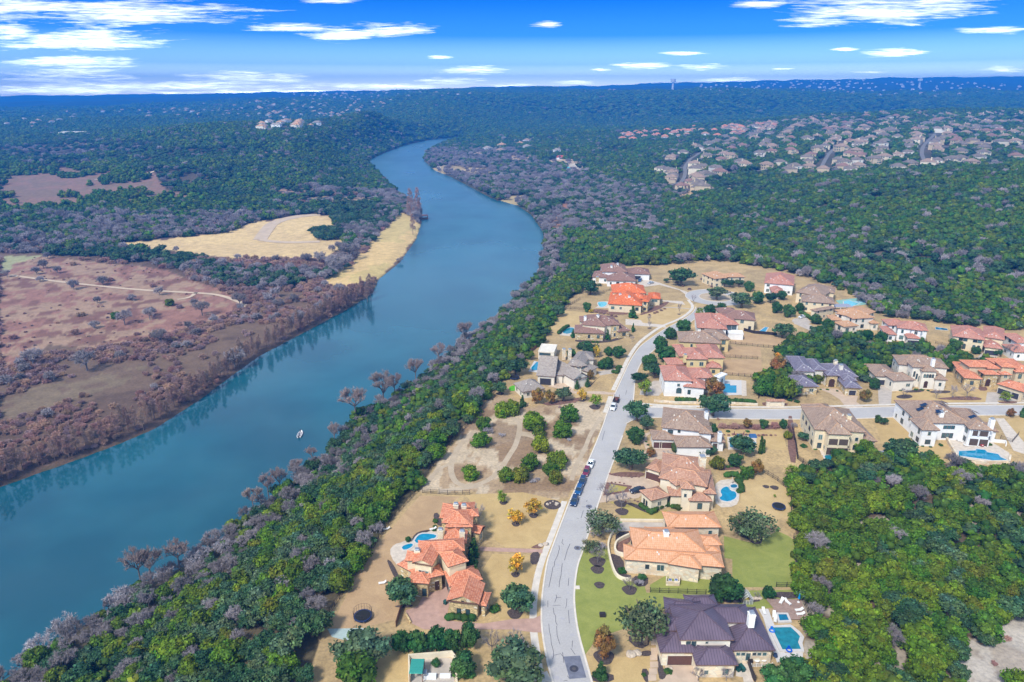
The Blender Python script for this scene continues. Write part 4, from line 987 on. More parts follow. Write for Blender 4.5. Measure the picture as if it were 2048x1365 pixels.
    t = B((395,300),(502,302),(495,262),5.4, wall='stone'); H.item(t,0,.5,1.5,2.4,2.6,'door',arch=True); B((530,340),(650,345),(640,290),4.4); p = c((468,178)); H.chimney(*p[0], 8.6, 1.3, 'cream_stone'); p = c((514,218)); H.chimney(*p[0], 7.8, 1.3, 'pale'); HOUSES.append(H)
    # P
    H = House('house', 'pale mansion with brown tile roofs, stair tower and arched windows', 'tan', 'pale', slope=.38, hk=1.12)
    B((995,205),(1420,242),(1405,165),6.9); g = B((800,305),(1008,312),(1000,212),3.9); H.item(g,0,.45,1.4,5.4,2.3,'garage',dark=True); B((955,345),(1142,338),(1125,268),4.3)
    t = B((1195,264),(1332,268),(1322,222),7.1); [H.item(t,0,k,5.6,.7,1.0,arch=True,dark=True) for k in (.2,.4,.6,.8)]; H.item(t,0,.4,1.7,1.5,2.4,'door',arch=True)
    s2 = B((1112,228),(1218,232),(1212,192),8.0); [H.item(s2,0,k,z,.55,1.9,arch=True,dark=True) for k, z in ((.25,5.6),(.55,4.6),(.85,3.6))]
    o_ = B((1302,332),(1412,338),(1405,282),4.3); B((1085,175),(1300,180),(1290,132),7.6, win=False); p = c((1288,165)); H.chimney(*p[0], 11, 1.2, 'white'); HOUSES.append(H)
    # Q
    H = House('house', 'sprawling house with orange roofs and round arched stone doorway at far right', 'orange', 'beige', slope=.38, hk=1.1)
    B((1590,228),(1757,232),(1750,175),6.6); B((1740,242),(1862,246),(1850,178),6.3); B((1545,320),(1702,332),(1692,262),4.1, wall='stone'); B((1490,250),(1610,262),(1620,200),3.8)
    t = B((1718,292),(1852,294),(1842,258),5.2, wall='stone'); H.item(t,0,.35,1.6,1.9,2.4,'door',arch=True); B((1860,228),(1985,236),(1978,192),7.5); B((1858,292),(1950,296),(1945,262),5.0)
    g = B((1820,368),(2048,440),(1900,330),3.8); H.item(g,0,.3,1.4,5,2.4,'garage',dark=True); H.item(g,0,.72,1.4,2.8,2.4,'garage',dark=True); B((1980,272),(2160,276),(2150,165),6.2); B((1800,200),(1930,200),(1920,155),6.8, win=False); HOUSES.append(H)
    # R
    H = House('house', 'tall cream house with deep two level rear porch facing a small pool', 'tan', 'cream', slope=.5, hk=1.2)
    B((290,752),(725,778),(705,590),6.6); t = B((405,790),(606,798),(585,640),6.8, kind='hip', slope=.62); H.item(t,0,.5,1.5,7.2,2.6,'porch'); H.item(t,0,.5,5.0,6.6,2.2,'porch')
    r = B((700,850),(820,853),(760,690),4.1); B((262,640),(500,640),(470,540),6.4); p = c((580,640)); H.chimney(*p[0], 11.2, 1.3, 'cream', 4.5); HOUSES.append(H)
    # S
    H = House('house', 'white mansion with solar panels on its brown roof above a large angular pool', 'tan', 'white', slope=.46)
    m = B((1165,695),(1600,705),(1575,520),6.8); [H.item(m,0,k,5.0,1.0,1.1,dark=True) for k in (.55,.63,.71)]; [H.item(m,0,k,1.8,1.0,1.7,dark=True) for k in (.55,.63,.71)]
    o_ = B((1192,757),(1346,760),(1335,668),6.5, slope=.75); r = B((1588,748),(1790,762),(1720,590),6.6); H.item(r,0,.3,4.9,2.2,2.0,'porch'); H.item(r,0,.7,4.9,3.2,2.0,'porch'); H.item(r,0,.55,1.5,6.2,2.5,'porch'); B((1480,700),(1600,705),(1590,600),6.7)
    B((1770,765),(1838,772),(1800,700),4.5); p = c((1356,610)); H.chimney(*p[0], 9.5, 1.3, 'white', 4); p = c((1782,670)); H.chimney(*p[0], 9.6, 1.4, 'white', 6); s_h = H; HOUSES.append(H)
    # T
    c = cr(1500, 520, 3.737)
    H = House('house', 'stone house with broad brown hip roof beside the tennis court', 'tan', 'cream', slope=.42)
    B((340,240),(545,275),(520,195),6.4); B((390,310),(640,330),(700,290),6.0); B((490,385),(640,360),(700,330),5.6); B((540,240),(635,250),(620,205),6.0); HOUSES.append(H)
    H = House('house', 'white house with light orange brown roofs downhill from the tennis court', 'sand', 'pale', slope=.42)
    B((640,400),(810,440),(800,355),6.1); B((770,442),(935,432),(900,360),6.2); B((705,502),(815,492),(800,450),3.8); B((905,477),(972,477),(962,447),3.8); B((598,450),(690,455),(690,420),3.7); HOUSES.append(H)
    H = House('house', 'white two storey house with pink red roof above a dark garage door', 'red', 'white', slope=.42)
    v = B((1100,508),(1335,533),(1392,490),6.6); B((1035,490),(1180,495),(1180,452),6.0); B((1012,556),(1100,562),(1095,505),4.0); g = B((1178,585),(1278,592),(1275,560),3.6); H.item(g,0,.5,1.3,5,2.2,'garage',dark=True); v = B((1200,520),(1290,532),(1290,490),6.9, slope=.5); H.item(v,0,.5,5.3,1.2,1.4,arch=True); HOUSES.append(H)
    H = House('house', 'stone fronted house with pink red roof and dark shutters near the right edge', 'red', 'cream', slope=.42)
    w = B((1515,570),(1762,602),(1740,520),6.4); [H.item(w,0,k,5.2,1.5,1.2,dark=True) for k in (.25,.4,.72,.87)]; [H.item(w,0,k,1.7,1.1,1.9,arch=True,dark=True) for k in (.25,.4,.72,.87)]
    g = B((1752,652),(1890,668),(1885,555),3.9); H.item(g,0,.45,1.3,5.4,2.2,'garage',dark=True); B((1740,575),(1905,600),(1880,515),6.2); HOUSES.append(H)
    H = House('house', 'white house with salmon roof right of the cul-de-sac oaks', 'red', 'white', slope=.42)
    B((105,172),(330,192),(310,118),6.4); B((165,245),(262,250),(255,205),3.8); HOUSES.append(H)
    H = House('house', 'white house with red roof cut off by the right edge', 'red', 'white', slope=.42)
    B((1995,620),(2120,625),(2110,560),6.2); B((1975,690),(2130,695),(2120,640),4.2); HOUSES.append(H)
    c = cr(1340, 500, 7.877)
    H = House('house', 'cream house with tan hip roof behind the cul-de-sac under the wood', 'sand', 'cream', slope=.4)
    B((700,460),(980,435),(1000,330),5.8); B((900,432),(1190,432),(1255,380),6.2); HOUSES.append(H)
    for h in HOUSES: h.build()
    # solar panels lie on the roof of the white mansion: parts of it
    c = cr(1560, 680, 4.197); mp = plain('solar_cell', (.012,.035,.09), .15)
    for (x, y) in ((1175,580),(1205,545),(1335,600),(1350,570),(1365,545),(1382,525),(1590,685),(1615,645),(1640,605)):
        z = 8.4; g = G(*c((x, y))[0], z)-s_h.org; b = MB(); q = s_h.bl[0] if x < 1500 else s_h.bl[2]
        d = (G(*c((x, y))[0], z)[:2]-q.a); lx = d @ q.ex; ly = d @ q.ey; z = q.h+q.slope*max(0, min(lx, q.W-lx, ly, q.D-ly))+.18
        g = G(*c((x, y))[0], z)-s_h.org
        b.box(-1.1, -.8, 0, 1.1, .8, .07); th = math.atan(q.slope)*.9; M = np.eye(4); M[1, 1] = math.cos(th); M[1, 2] = -math.sin(th); M[2, 1] = math.sin(th); M[2, 2] = math.cos(th)
        if min(lx, q.W-lx) < min(ly, q.D-ly):
            M = np.eye(4); sg = 1 if lx < q.W-lx else -1; M[0, 0] = math.cos(th); M[0, 2] = -sg*math.sin(th); M[2, 0] = sg*math.sin(th); M[2, 2] = math.cos(th)
        b.xf(M); b.xf([[1, 0, 0, g[0]], [0, 1, 0, g[1]], [0, 0, 1, z], [0, 0, 0, 1]]); b.build('solar_panel', mp, s_h.e)
mk()
# ================================================================ STREETS AND YARDS
def roadmat():
    t = NT('road'); p = t.pos(); f = t.noise(.12, 5, p, .6); g = t.noise(2.2, 6, p, .7); h = t.noise(.5, 3, p, .5, 1.5)
    c = t.ramp(f, [(.3, (.40,.385,.375)), (.7, (.50,.485,.47))]); c = t.mix(.35, c, t.ramp(g, [(.3, (.34,.33,.33)), (.7, (.62,.60,.60))]))
    c = t.mix(t.math('GREATER_THAN', h, .66), c, (.42,.41,.44)); t.bump(g, .2, .03); return t.out(c, .9)
M_ROAD = roadmat(); M_CONC = plain('concrete', (.66,.60,.52), .9, .12, .6); M_KERB = plain('kerb_concrete', (.70,.64,.56), .9, .1, .8)
M_DRIVE = plain('drive_tan', (.56,.43,.32), .9, .12, .5); M_DRIVEP = plain('drive_pink', (.48,.31,.25), .9, .14, .6); M_DRIVEG = plain('drive_grey', (.50,.44,.38), .9, .14, .5)
M_TAR = plain('tar_seam', (.055,.055,.075), .6, .1); M_PATCH = plain('asphalt_patch', (.17,.18,.23), .95, .2, .8); M_IRON = plain('iron', (.10,.09,.09), .6)
def grassmat(name, a, b_, sc=.35):
    t = NT(name); p = t.pos(); f = t.noise(sc*.45, 7, p, .75, .6); g = t.noise(3.0, 4, p, .7); q = t.noise(.055, 3, p, .6, 1.0); c = t.ramp(f, [(.34, sc_(a, .8)), (.66, b_)]); c = t.mix(t.math('MULTIPLY', t.math('SUBTRACT', q, .5), 3.2, clamp=True), c, sc_(a, .72)); c = t.mix(.45, c, t.mix(g, sc_(a, .55), sc_(b_, 1.35))); t.bump(g, .4, .12); return t.out(c, .95)
M_LAWN = grassmat('green_lawn', (.20,.26,.05), (.34,.35,.09)); M_DRY = grassmat('dry_lawn', (.53,.37,.17), (.64,.47,.23)); M_DRYB = grassmat('dry_brown', (.42,.27,.15), (.58,.40,.22)); M_GOLD = grassmat('gold_verge', (.50,.34,.14), (.62,.45,.21))
M_OLAWN = grassmat('olive_lawn', (.36,.32,.07), (.50,.40,.12)); M_TURF = plain('turf_green', (.10,.42,.02), .9, .15, 1)
M_MULCH = plain('dark_mulch', (.085,.065,.06), .95, .45, 2.5); M_MULCHB = plain('brown_mulch', (.20,.11,.085), .95, .35, 1.2)
M_DIRT = grassmat('bare_dirt', (.46,.36,.25), (.58,.47,.34), .5); M_TRACKD = grassmat('bank_track', (.55,.42,.30), (.68,.53,.38), .3)
M_PATIO = plain('patio_stone', (.62,.54,.45), .85, .16, .9); M_PATW = plain('patio_white', (.60,.58,.56), .8, .06, 1); M_DECK = plain('deck_boards', (.33,.23,.19), .8, .18, 1.5)
def poolmat(name, a):
    t = NT(name); p = t.pos(); f = t.noise(.8, 3, p); c = t.ramp(f, [(.3, sc_(a, .8)), (.7, sc_(a, 1.25))]); t.bump(t.noise(2.5, 2, p), .08, .05); return t.out(c, .06, Specular_IOR_Level=.6)
M_POOL = poolmat('pool_water', (.0,.24,.42)); M_POOLT = poolmat('pool_water_teal', (.01,.20,.27)); M_POOLL = poolmat('pool_water_light', (.14,.52,.62)); M_SPA = poolmat('spa_water', (.0,.14,.26))
M_WHITE = plain('white_paint', (.8,.8,.8), .5, .04); M_BLACKF = plain('black_metal', (.035,.028,.03), .6); M_WOODF = plain('wood_brown', (.20,.11,.07), .8)
LEFTK = [(1128,1440),(1105,1365),(1092,1313),(1083,1256),(1083,1209),(1086,1176),(1094,1123),(1103,1100),(1113,1072),(1135,1014),(1143,994),(1181,914),(1204,858),(1216,821),(1228,792),(1242,762),(1260,722),(1279,694),(1298,680),(1328,659),(1349,649),(1372,636),(1388,624),(1392,614)]
RIGHTK = [(1205,1440),(1184,1365),(1170,1315),(1156,1266),(1149,1217),(1148,1184),(1154,1133),(1164,1107),(1184,1046),(1200,997),(1220,941),(1233,906),(1245,872),(1252,853),(1258,838),(1264,812),(1268,792),(1270,754),(1282,724),(1306,702),(1338,674),(1368,653),(1388,640),(1408,626),(1420,618)]
def roads():
    sheet('street', LEFTK+RIGHTK[::-1], M_ROAD, .012, sm_=1)
    ctr = G(1431, 595)[:2]; ang = np.arange(40)*2*pi/40
    def disc(name, r, mat, lvl, kind='structure'):
        b = MB(); b.face([(ctr[0]+r*math.cos(a), ctr[1]+r*math.sin(a), lvl) for a in ang]); return tag(b.build(name, mat), kind=kind)
    disc('cul_de_sac_road', 17.5, M_ROAD, .020); isl = disc('traffic_island', 9.6, M_DIRT, .03)
    strip('kerb', None, .35, M_KERB, 0, up=.14, world=[(ctr[0]+9.6*math.cos(a), ctr[1]+9.6*math.sin(a)) for a in np.append(ang, ang[0])], smooth=0)
    strip('kerb', None, .35, M_KERB, 0, up=.14, world=[(ctr[0]+17.5*math.cos(a), ctr[1]+17.5*math.sin(a)) for a in np.linspace(R(-60), R(205), 40)], smooth=0)
    top = [(1272,806),(1300,814),(1340,817),(1400,818),(1500,819),(1560,819),(1640,818),(1708,816),(1822,813),(1950,811),(2048,811),(2200,812)]
    bot = [(1252,848),(1270,838),(1320,835),(1400,837),(1500,839),(1560,839),(1640,839),(1750,837),(1824,833),(1950,831),(2048,831),(2200,832)]
    sheet('side_street', [(1245,838)]+top+bot[::-1], M_ROAD, .016)
    ut = [(1588,636),(1620,650),(1660,668),(1720,686),(1800,700),(1900,712),(2060,735)]; sheet('upper_street', ut+[(a-6, b+9) for a, b in ut[::-1]], M_DRIVEG, .012, sm_=1)
    strip('kerb', LEFTK, .42, M_KERB, 0, up=.13); 
    strip('kerb', RIGHTK[:13], .42, M_KERB, 0, up=.13); strip('kerb', RIGHTK[15:], .42, M_KERB, 0, up=.13)
    strip('kerb', top, .42, M_KERB, 0, up=.13); strip('kerb', bot, .42, M_KERB, 0, up=.13)
    strip('sidewalk', [(1090,1400),(1079,1345),(1072,1300),(1067,1262)], 1.7, M_CONC, .03); strip('sidewalk', [(1066,1238),(1067,1205),(1072,1165),(1082,1125),(1104,1070),(1129,1003)], 1.7, M_CONC, .03)
    strip('sidewalk', [(1210,826),(1221,793)], 1.7, M_CONC, .03); strip('sidewalk', [(1226,781),(1242,748),(1258,713),(1277,686),(1300,668),(1324,652),(1356,640),(1376,628),(1388,614),(1376,600)], 1.7, M_CONC, .03)
    strip('sidewalk', [(1285,808),(1340,812),(1420,814),(1560,815),(1620,814),(1700,812),(1850,808),(2060,806)], 1.5, M_CONC, .03)
    # verge of golden grass between walk and kerb
    sheet('verge', [(1072,1262),(1083,1252),(1083,1209),(1086,1176),(1094,1123),(1113,1072),(1137,1004),(1133,1003),(1108,1070),(1086,1125),(1076,1165),(1071,1205),(1071,1238)], M_GOLD, .02)
    sheet('verge', [(1080,1325),(1090,1312),(1084,1268),(1074,1268)], M_GOLD, .02)
    sheet('verge', [(1231,781),(1246,750),(1262,716),(1281,690),(1300,674),(1326,657),(1352,643),(1349,649),(1328,659),(1298,680),(1279,694),(1260,722),(1242,762),(1232,783)], M_GOLD, .02)
    # sealed cracks in the asphalt, drawn where they run
    cc = cr(1000, 1100, 5.12)
    CR = [[(605,0),(590,60),(560,120),(555,170),(540,180),(535,220),(520,290),(500,385)],[(690,0),(660,110)],[(638,140),(630,200),(625,260),(610,320),(605,385)],[(705,290),(698,370)],[(575,460),(580,490),(560,540)],[(575,490),(625,490)],[(490,520),(490,590)],[(685,500),(682,560),(672,600)],[(540,570),(620,570)],[(545,595),(552,650),(570,680),(570,740),(588,775)],[(700,620),(710,755)],[(500,760),(505,830),(520,890),(525,960),(545,1030),(550,1080),(540,1120)],[(580,780),(585,880),(600,930),(615,970)],[(742,930),(738,1000)],[(725,1010),(770,1075)],[(555,1080),(620,1065),(650,1100)],[(650,1345),(690,1340)],[(690,1290),(710,1320)],[(640,1050),(655,1160)]]
    for k in CR: strip('road_crack', cc(*k), .10, M_TAR, .024, smooth=0, kind='structure')
    cc = cr(1100, 960, 9.75)
    for k in [[(730,395),(705,430)],[(650,600),(605,750)],[(250,1160),(230,1230),(270,1270)],[(390,1250),(340,1365)],[(175,1280),(185,1365)],[(520,745),(560,760)],[(620,530),(690,535)]]: strip('road_crack', cc(*k), .11, M_TAR, .024, smooth=0)
    cc = cr(820, 680, 4.267)
    for k in [[(1660,780),(1640,860)],[(1700,560),(1690,600)],[(1850,430),(1840,470)]]: strip('road_crack', cc(*k), .12, M_TAR, .024, smooth=0)
    cc = cr(1000, 1100, 5.12); sheet('asphalt_patch', cc((648,1095),(820,1085),(885,1310),(712,1325)), M_PATCH, .022)
    for k, (x, y) in enumerate(((1178,1013.5),(1155,1096.5),(1148,1338))):
        c = G(x, y); b = MB(); b.tube((0, 0, .0), (0, 0, .03), .95, n=20); b2 = MB(); b2.tube((0, 0, .03), (0, 0, .04), .42, n=16)
        e = empty('manhole', (c[0], c[1], .012), 0, ['round iron manhole cover in the street beside the spreading oak', 'round iron manhole cover in the street near the dark iron kerb plates', 'round manhole in the dark rectangular asphalt patch'][k], 'manhole'); b.build('collar', M_PATCH if k < 2 else M_TAR, e); b2.build('cover', M_IRON, e)
roads()
def yards():
    c3 = cr(1140, 860, 4.096); c4 = cr(1260, 640, 5.25); c5 = cr(1560, 680, 4.197); c6 = cr(1080, 500, 4.267); c7 = cr(1500, 520, 3.737); c8 = cr(820, 680, 4.267); c1 = cr(1300, 1150, 5.12); c2 = cr(640, 960, 3.37); cs = cr(1000, 1100, 5.12)
    S = sheet
    # lawns
    S('lawn', cs((835,0),(1110,0),(1130,120),(1180,260),(1330,320),(1480,370),(1500,440),(2300,470),(2100,520),(1700,520),(1650,700),(1300,800),(1000,900),(870,1080),(820,900),(770,600),(768,430),(795,170)), M_LAWN, .012)
    S('lawn', [(1330,1152),(1465,1160),(1460,1182),(1590,1180),(1592,1215),(1500,1218),(1460,1200),(1300,1195),(1300,1170)], M_LAWN, .014)
    S('lawn', c3((1260,870),(1500,930),(1700,830),(1790,870),(1830,900),(1860,1290),(1330,1290),(1330,1060),(1265,1050)), M_LAWN, .016)
    S('lawn', c3((50,1310),(60,1240),(120,1000),(300,960),(320,1000),(350,1160),(440,1240),(480,1311)), M_LAWN, .018)
    S('olive_lawn', c3((320,590),(540,600),(620,680),(800,660),(800,745),(420,745),(410,680),(430,640)), M_OLAWN, .014)
    S('gold_lawn', cs((870,1080),(1100,1110),(1300,1100),(1550,1090),(1560,1357),(930,1357)), M_GOLD, .014)
    S('dirt_yard', [(930,990),(1045,985),(1130,1004),(1106,1062),(1082,1098),(1010,1095),(990,1080),(965,1030)], M_GOLD, .010)
    S('dirt_yard', [(985,1108),(1075,1110),(1060,1180),(1056,1236),(1000,1240),(985,1200),(965,1140)], M_GOLD, .010)
    S('dirt_yard', [(840,992),(920,994),(880,1020),(865,1060),(820,1075),(800,1140),(785,1165),(800,1220),(790,1240),(650,1275),(720,1140),(780,1060)], M_DRYB, .010)
    S('dry_lawn', c6((205,520),(520,540),(340,600),(330,680),(150,720),(60,680),(90,600)), M_DRY, .010)
    S('dry_lawn', c6((860,560),(1240,510),(1300,490),(1060,640),(880,600)), M_GOLD, .010); S('dry_lawn', c6((740,580),(860,560),(1240,440),(1380,460),(1300,530),(1060,635),(860,625)), M_DRY, .014)
    S('dry_lawn', c4((1000,280),(1370,280),(1380,390),(990,395)), M_DRYB, .010); S('dry_lawn', c4((980,415),(1380,415),(1390,570),(950,575)), M_DRYB, .010); S('dry_lawn', c4((1050,240),(1180,140),(1700,200),(1560,270),(1060,250)), M_DRYB, .010)
    S('dry_lawn', c5((830,660),(1100,640),(1110,740),(1140,850),(850,860),(800,700)), M_GOLD, .010); S('dry_lawn', c5((935,450),(1300,440),(1740,430),(1730,520),(940,530)), M_GOLD, .010); S('dry_lawn', c5((1150,880),(1400,870),(1440,960),(1500,1010),(1200,1000)), M_GOLD, .010)
    S('dry_lawn', c4((960,1150),(1600,1160),(1650,1365),(1000,1340)), M_GOLD, .010); S('dry_lawn', c3((1200,330),(1400,340),(1800,480),(1800,700),(1700,740),(1400,620),(1400,400)), M_DRY, .010)
    S('dry_lawn', c5((1880,680),(2048,640),(2048,860),(1980,800)), M_GOLD, .010); S('gold_lawn', c2((480,1130),(1000,1130),(1100,1180),(1000,1365),(350,1365),(400,1200)), M_GOLD, .010)
    # driveways and paths
    S('driveway', c2((580,880),(660,850),(700,770),(840,700),(890,750),(860,900),(865,950),(1100,970),(1300,940),(1440,935),(1496,910),(1496,1030),(1440,1030),(1300,1010),(1060,1010),(700,1010),(620,970),(575,910)), M_DRIVEP, .03)
    S('driveway', c1((150,930),(480,935),(500,1101),(80,1101),(170,1020)), M_DRIVE, .03, sm_=0); S('service_path', c1((880,900),(1000,910),(1060,1101),(960,1101),(950,1050),(880,1040)), M_PATIO, .03)
    S('driveway', c3((410,755),(795,760),(800,830),(620,835),(500,830),(380,830),(300,840),(205,780),(200,700)), M_DRIVEG, .03)
    S('driveway', c3((325,365),(470,390),(620,385),(720,410),(740,480),(600,520),(560,560),(350,580),(240,600),(290,430)), M_DRIVE, .03); S('island_bed', c3((300,430),(510,460),(480,510),(270,540)), M_MULCHB, .045); S('island_lawn', c3((330,445),(470,470),(440,500),(305,520)), M_OLAWN, .055)
    S('driveway', c3((620,170),(750,140),(880,150),(860,210),(740,240),(650,250),(560,230)), M_DRIVE, .03)
    strip('garden_path', c4((240,1180),(150,1210),(160,1290),(190,1365)), 1.4, M_DRIVE, .035)
    S('driveway', c8((1240,350),(1380,390),(1400,440),(1650,440),(1700,450),(1760,450),(1750,470),(1520,460),(1400,460),(1280,420),(1180,400)), M_DRIVE, .03); S('driveway', c8((1600,270),(1740,250),(1800,260),(1780,280),(1620,305)), M_DRIVEG, .032)
    S('driveway', c6((730,590),(860,600),(880,625),(1060,640),(1080,665),(860,650),(730,640)), M_PATIO, .03); S('driveway', c6((830,290),(900,250),(1030,285),(1200,340),(1260,360),(1240,380),(1190,345),(1020,300),(900,315)), M_PATIO, .03)
    S('driveway', c6((1040,430),(1215,440),(1240,470),(1050,440)), M_PATIO, .03); strip('garden_path', c6((930,490),(1150,492),(1300,508)), 1.2, M_DRIVEG, .03); strip('garden_path', c2((1080,465),(1200,472),(1500,482)), 1.7, M_DRIVEP, .035)
    S('driveway', c5((320,410),(480,410),(560,460),(660,460),(640,520),(700,565),(560,575),(500,500),(420,450)), M_DRIVE, .03); S('driveway', c5((820,390),(950,390),(940,440),(930,550),(830,550)), M_DRIVEG, .03); S('driveway', c5((1740,440),(1840,440),(2048,480),(2048,520),(1830,510),(1820,545),(1720,540)), M_DRIVEG, .03)
    S('driveway', c5((1810,660),(1880,660),(2048,860),(2048,960),(1960,930)), M_PATIO, .03); S('driveway', c4((110,740),(250,640),(330,640),(340,760),(300,800),(100,790)), M_DRIVEG, .028)
    S('driveway', c7((330,440),(420,430),(460,470),(400,500),(330,480)), M_DRIVEG, .03); S('driveway', c7((1150,620),(1280,630),(1260,670),(1150,660)), M_DRIVEG, .03); S('driveway', c7((1740,690),(1860,700),(1840,740),(1700,730)), M_DRIVEG, .03)
    S('driveway', c7((1340,330),(1500,360),(1560,330),(1500,380)), M_DRIVEG, .03) if 0 else None
    S('driveway', c4((240,900),(700,900),(700,925),(215,925)), M_CONC, .02); S('driveway', cs((300,1340),(480,1240),(540,1357)), M_CONC, .03)
    for k, (x, y) in enumerate([(1590,850),(1590,945),(1590,1035),(1580,1100),(1580,1175),(1570,1245),(1560,1310)]):
        S('stepping_slab', cs((x-45,y-28),(x+38,y-30),(x+42,y+32),(x-42,y+36)), M_DRIVE, .05+.004*k)
    # dirt tracks on the empty lot
    strip('dirt_track', c8((870,660),(930,700),(940,760),(905,900),(850,980),(760,1130),(640,1220),(500,1250),(400,1230),(350,1150),(350,1040),(420,900),(540,790)), 1.9, M_DIRT, .02)
    strip('dirt_track', c8((1630,660),(1540,800),(1490,940),(1400,1100),(1380,1200)), 1.5, M_DIRT, .02); strip('dirt_track', c8((940,800),(1030,810),(1100,840)), 3.5, M_DIRT, .018); strip('dirt_track', c8((250,1290),(450,1270),(620,1240)), 1.8, M_DIRT, .018)
    strip('dirt_track', c8((340,1060),(240,1100),(120,1260)), 1.6, M_DIRT, .018)
    # mulch beds
    for q, m in ((c3((375,840),(505,830),(505,865),(430,900),(430,990),(370,960)), M_MULCH), (c3((430,890),(505,870),(505,905),(455,950),(440,1030),(380,1020),(365,940)), M_MULCHB), (c3((320,1005),(440,1050),(445,1180),(520,1200),(440,1220),(375,1190),(340,1100)), M_MULCH), (c3((500,1200),(640,1195),(640,1280),(540,1290)), M_MULCH),
        (c1((690,200),(1130,240),(1120,285),(700,290)), M_MULCH), (c1((1260,175),(1530,180),(1540,240),(1380,250),(1260,225)), M_MULCH), (c1((75,760),(110,760),(120,940),(180,1010),(140,1080),(80,1060)), M_MULCH), (cs((1280,900),(1440,850),(1560,960),(1420,1030)), M_MULCH), (cs((1440,1040),(1550,1030),(1550,1090),(1440,1090)), M_MULCH),
        (cs((920,1280),(1160,1260),(1170,1357),(940,1357)), M_MULCH), (cs((1440,1220),(1520,1220),(1530,1357),(1480,1357)), M_MULCH), (cs((310,30),(415,20),(390,150),(310,155)), M_MULCH), (c2((760,230),(800,220),(830,320),(780,300)), M_MULCH), (c2((620,390),(660,350),(740,335),(740,350),(660,370),(630,420)), M_MULCH), (c2((445,530),(490,560),(550,685),(520,690),(480,620)), M_MULCH), (c2((495,850),(640,840),(600,865),(520,862)), M_MULCH),
        (c2((860,920),(1055,945),(1060,960),(860,940)), M_MULCH), (c2((1420,455),(1500,420),(1500,465),(1430,462)), M_MULCHB), (c5((975,470),(1080,455),(1125,480),(1060,498),(980,490)), M_MULCH), (c5((1040,430),(1220,410),(1200,440),(1060,445)), M_MULCH), (c5((1250,430),(1430,425),(1430,450),(1270,450)), M_MULCH), (c5((1280,495),(1560,470),(1700,490),(1680,510),(1400,505)), M_MULCHB), (c5((1680,380),(1740,400),(1740,430),(1660,425)), M_MULCHB), (c5((1830,520),(1990,515),(1990,535),(1840,535)), M_MULCHB),
        (c5((60,640),(110,640),(150,1040),(70,1020)), M_MULCHB), (c6((940,500),(1080,440),(1110,450),(1000,520),(820,570)), M_MULCHB), (c6((300,760),(560,780),(700,740),(740,750),(560,800),(300,790)), M_MULCH), (c6((430,500),(760,530),(740,560),(440,540)), M_MULCHB), (c4((920,1100),(1560,1100),(1580,1155),(930,1150)), M_MULCHB), (c4((1380,860),(1660,870),(1650,910),(1400,910)), M_MULCHB), (c8((1100,540),(1420,500),(1500,480),(1480,520),(1200,570)), M_MULCHB), (c3((330,360),(420,345),(620,350),(600,385),(480,390),(330,375)), M_MULCHB), (c3((1230,310),(1400,300),(1400,325),(1230,335)), M_MULCHB),
        (c3((390,595),(450,600),(640,690),(700,690),(600,660),(540,600)), M_MULCH), (c8((1640,300),(1600,330),(1540,400),(1520,400)), M_MULCH)):
        S('mulch_bed', q, m, .05, sm_=1)
    for x, y, r_ in ((1195,1124,2.1),(1195,1140,1.7),(1199,1171,1.3),(1259,1181,1.8),(1030,1228,1.8),(1031,1150,1.1),(1007,1006,1.2),(1032,1049,1.2),(1067,1032,1.3),(1241,1008,1.9),(1244,1024,1.9),(1190,815,2.2),(1164,801,1.5),(1000,788,1.6),(1532,974,1.0),(1549,976,1.3),(1510,1080,2.0),(1489,1068,2.0),(1208,1315,2.2),(1299,657,1.1),(1362,571,2.6),(1358,629,1.0),(1399,617,1.2)):
        c = G(x, y); b = MB(); a_ = np.arange(22)*2*pi/22; b.face([(c[0]+r_*(1+.12*math.sin(3*t))*math.cos(t), c[1]+r_*math.sin(t), .062) for t in a_]); tag(b.build('mulch_ring', M_MULCH), kind='structure')
    S('putting_green', c8((840,410),(870,392),(915,390),(937,400),(920,425),(890,438),(850,436)), M_TURF, .05, sm_=2); S('turf_court', c8((1105,150),(1210,160),(1265,180),(1240,192),(1200,180),(1100,168)), M_TURF, .04)
    S('patio', c1((1110,350),(1210,350),(1290,560),(1380,800),(1570,790),(1560,880),(1300,900),(1260,780),(1160,440)), M_PATW, .03); S('pool_deck', c1((1180,255),(1540,265),(1620,470),(1440,470),(1400,410),(1290,405),(1250,340)), M_DECK, .35)
    S('patio', c3((1200,420),(1330,400),(1380,450),(1390,560),(1360,630),(1200,640),(1180,500)), M_PATIO, .03, sm_=1); S('patio', c4((985,630),(1170,635),(1175,790),(980,795)), M_PATW, .03); S('patio', c4((1170,635),(1220,640),(1225,800),(1175,800)), M_PATIO, .03); S('patio', c4((1020,1230),(1330,1210),(1320,1365),(1030,1365)), M_PATIO, .03)
    S('patio', c5((330,920),(590,890),(740,920),(735,970),(640,1010),(560,980),(350,970)), M_PATIO, .03); S('patio', c5((1400,830),(1780,860),(1925,950),(1925,1030),(1500,1020)), M_PATIO, .03)
    S('patio', c2((465,480),(500,435),(560,420),(740,340),(830,330),(830,420),(700,480),(640,520),(600,520),(560,600),(500,560)), M_PATIO, .03, sm_=1); S('patio', c6((160,700),(240,650),(310,670),(290,740),(170,730)), M_PATIO, .03); S('patio', c6((560,440),(600,440),(600,500),(470,495)), M_PATIO, .03); S('patio', c8((1010,270),(1060,180),(1100,190),(1085,280)), M_PATW, .03)
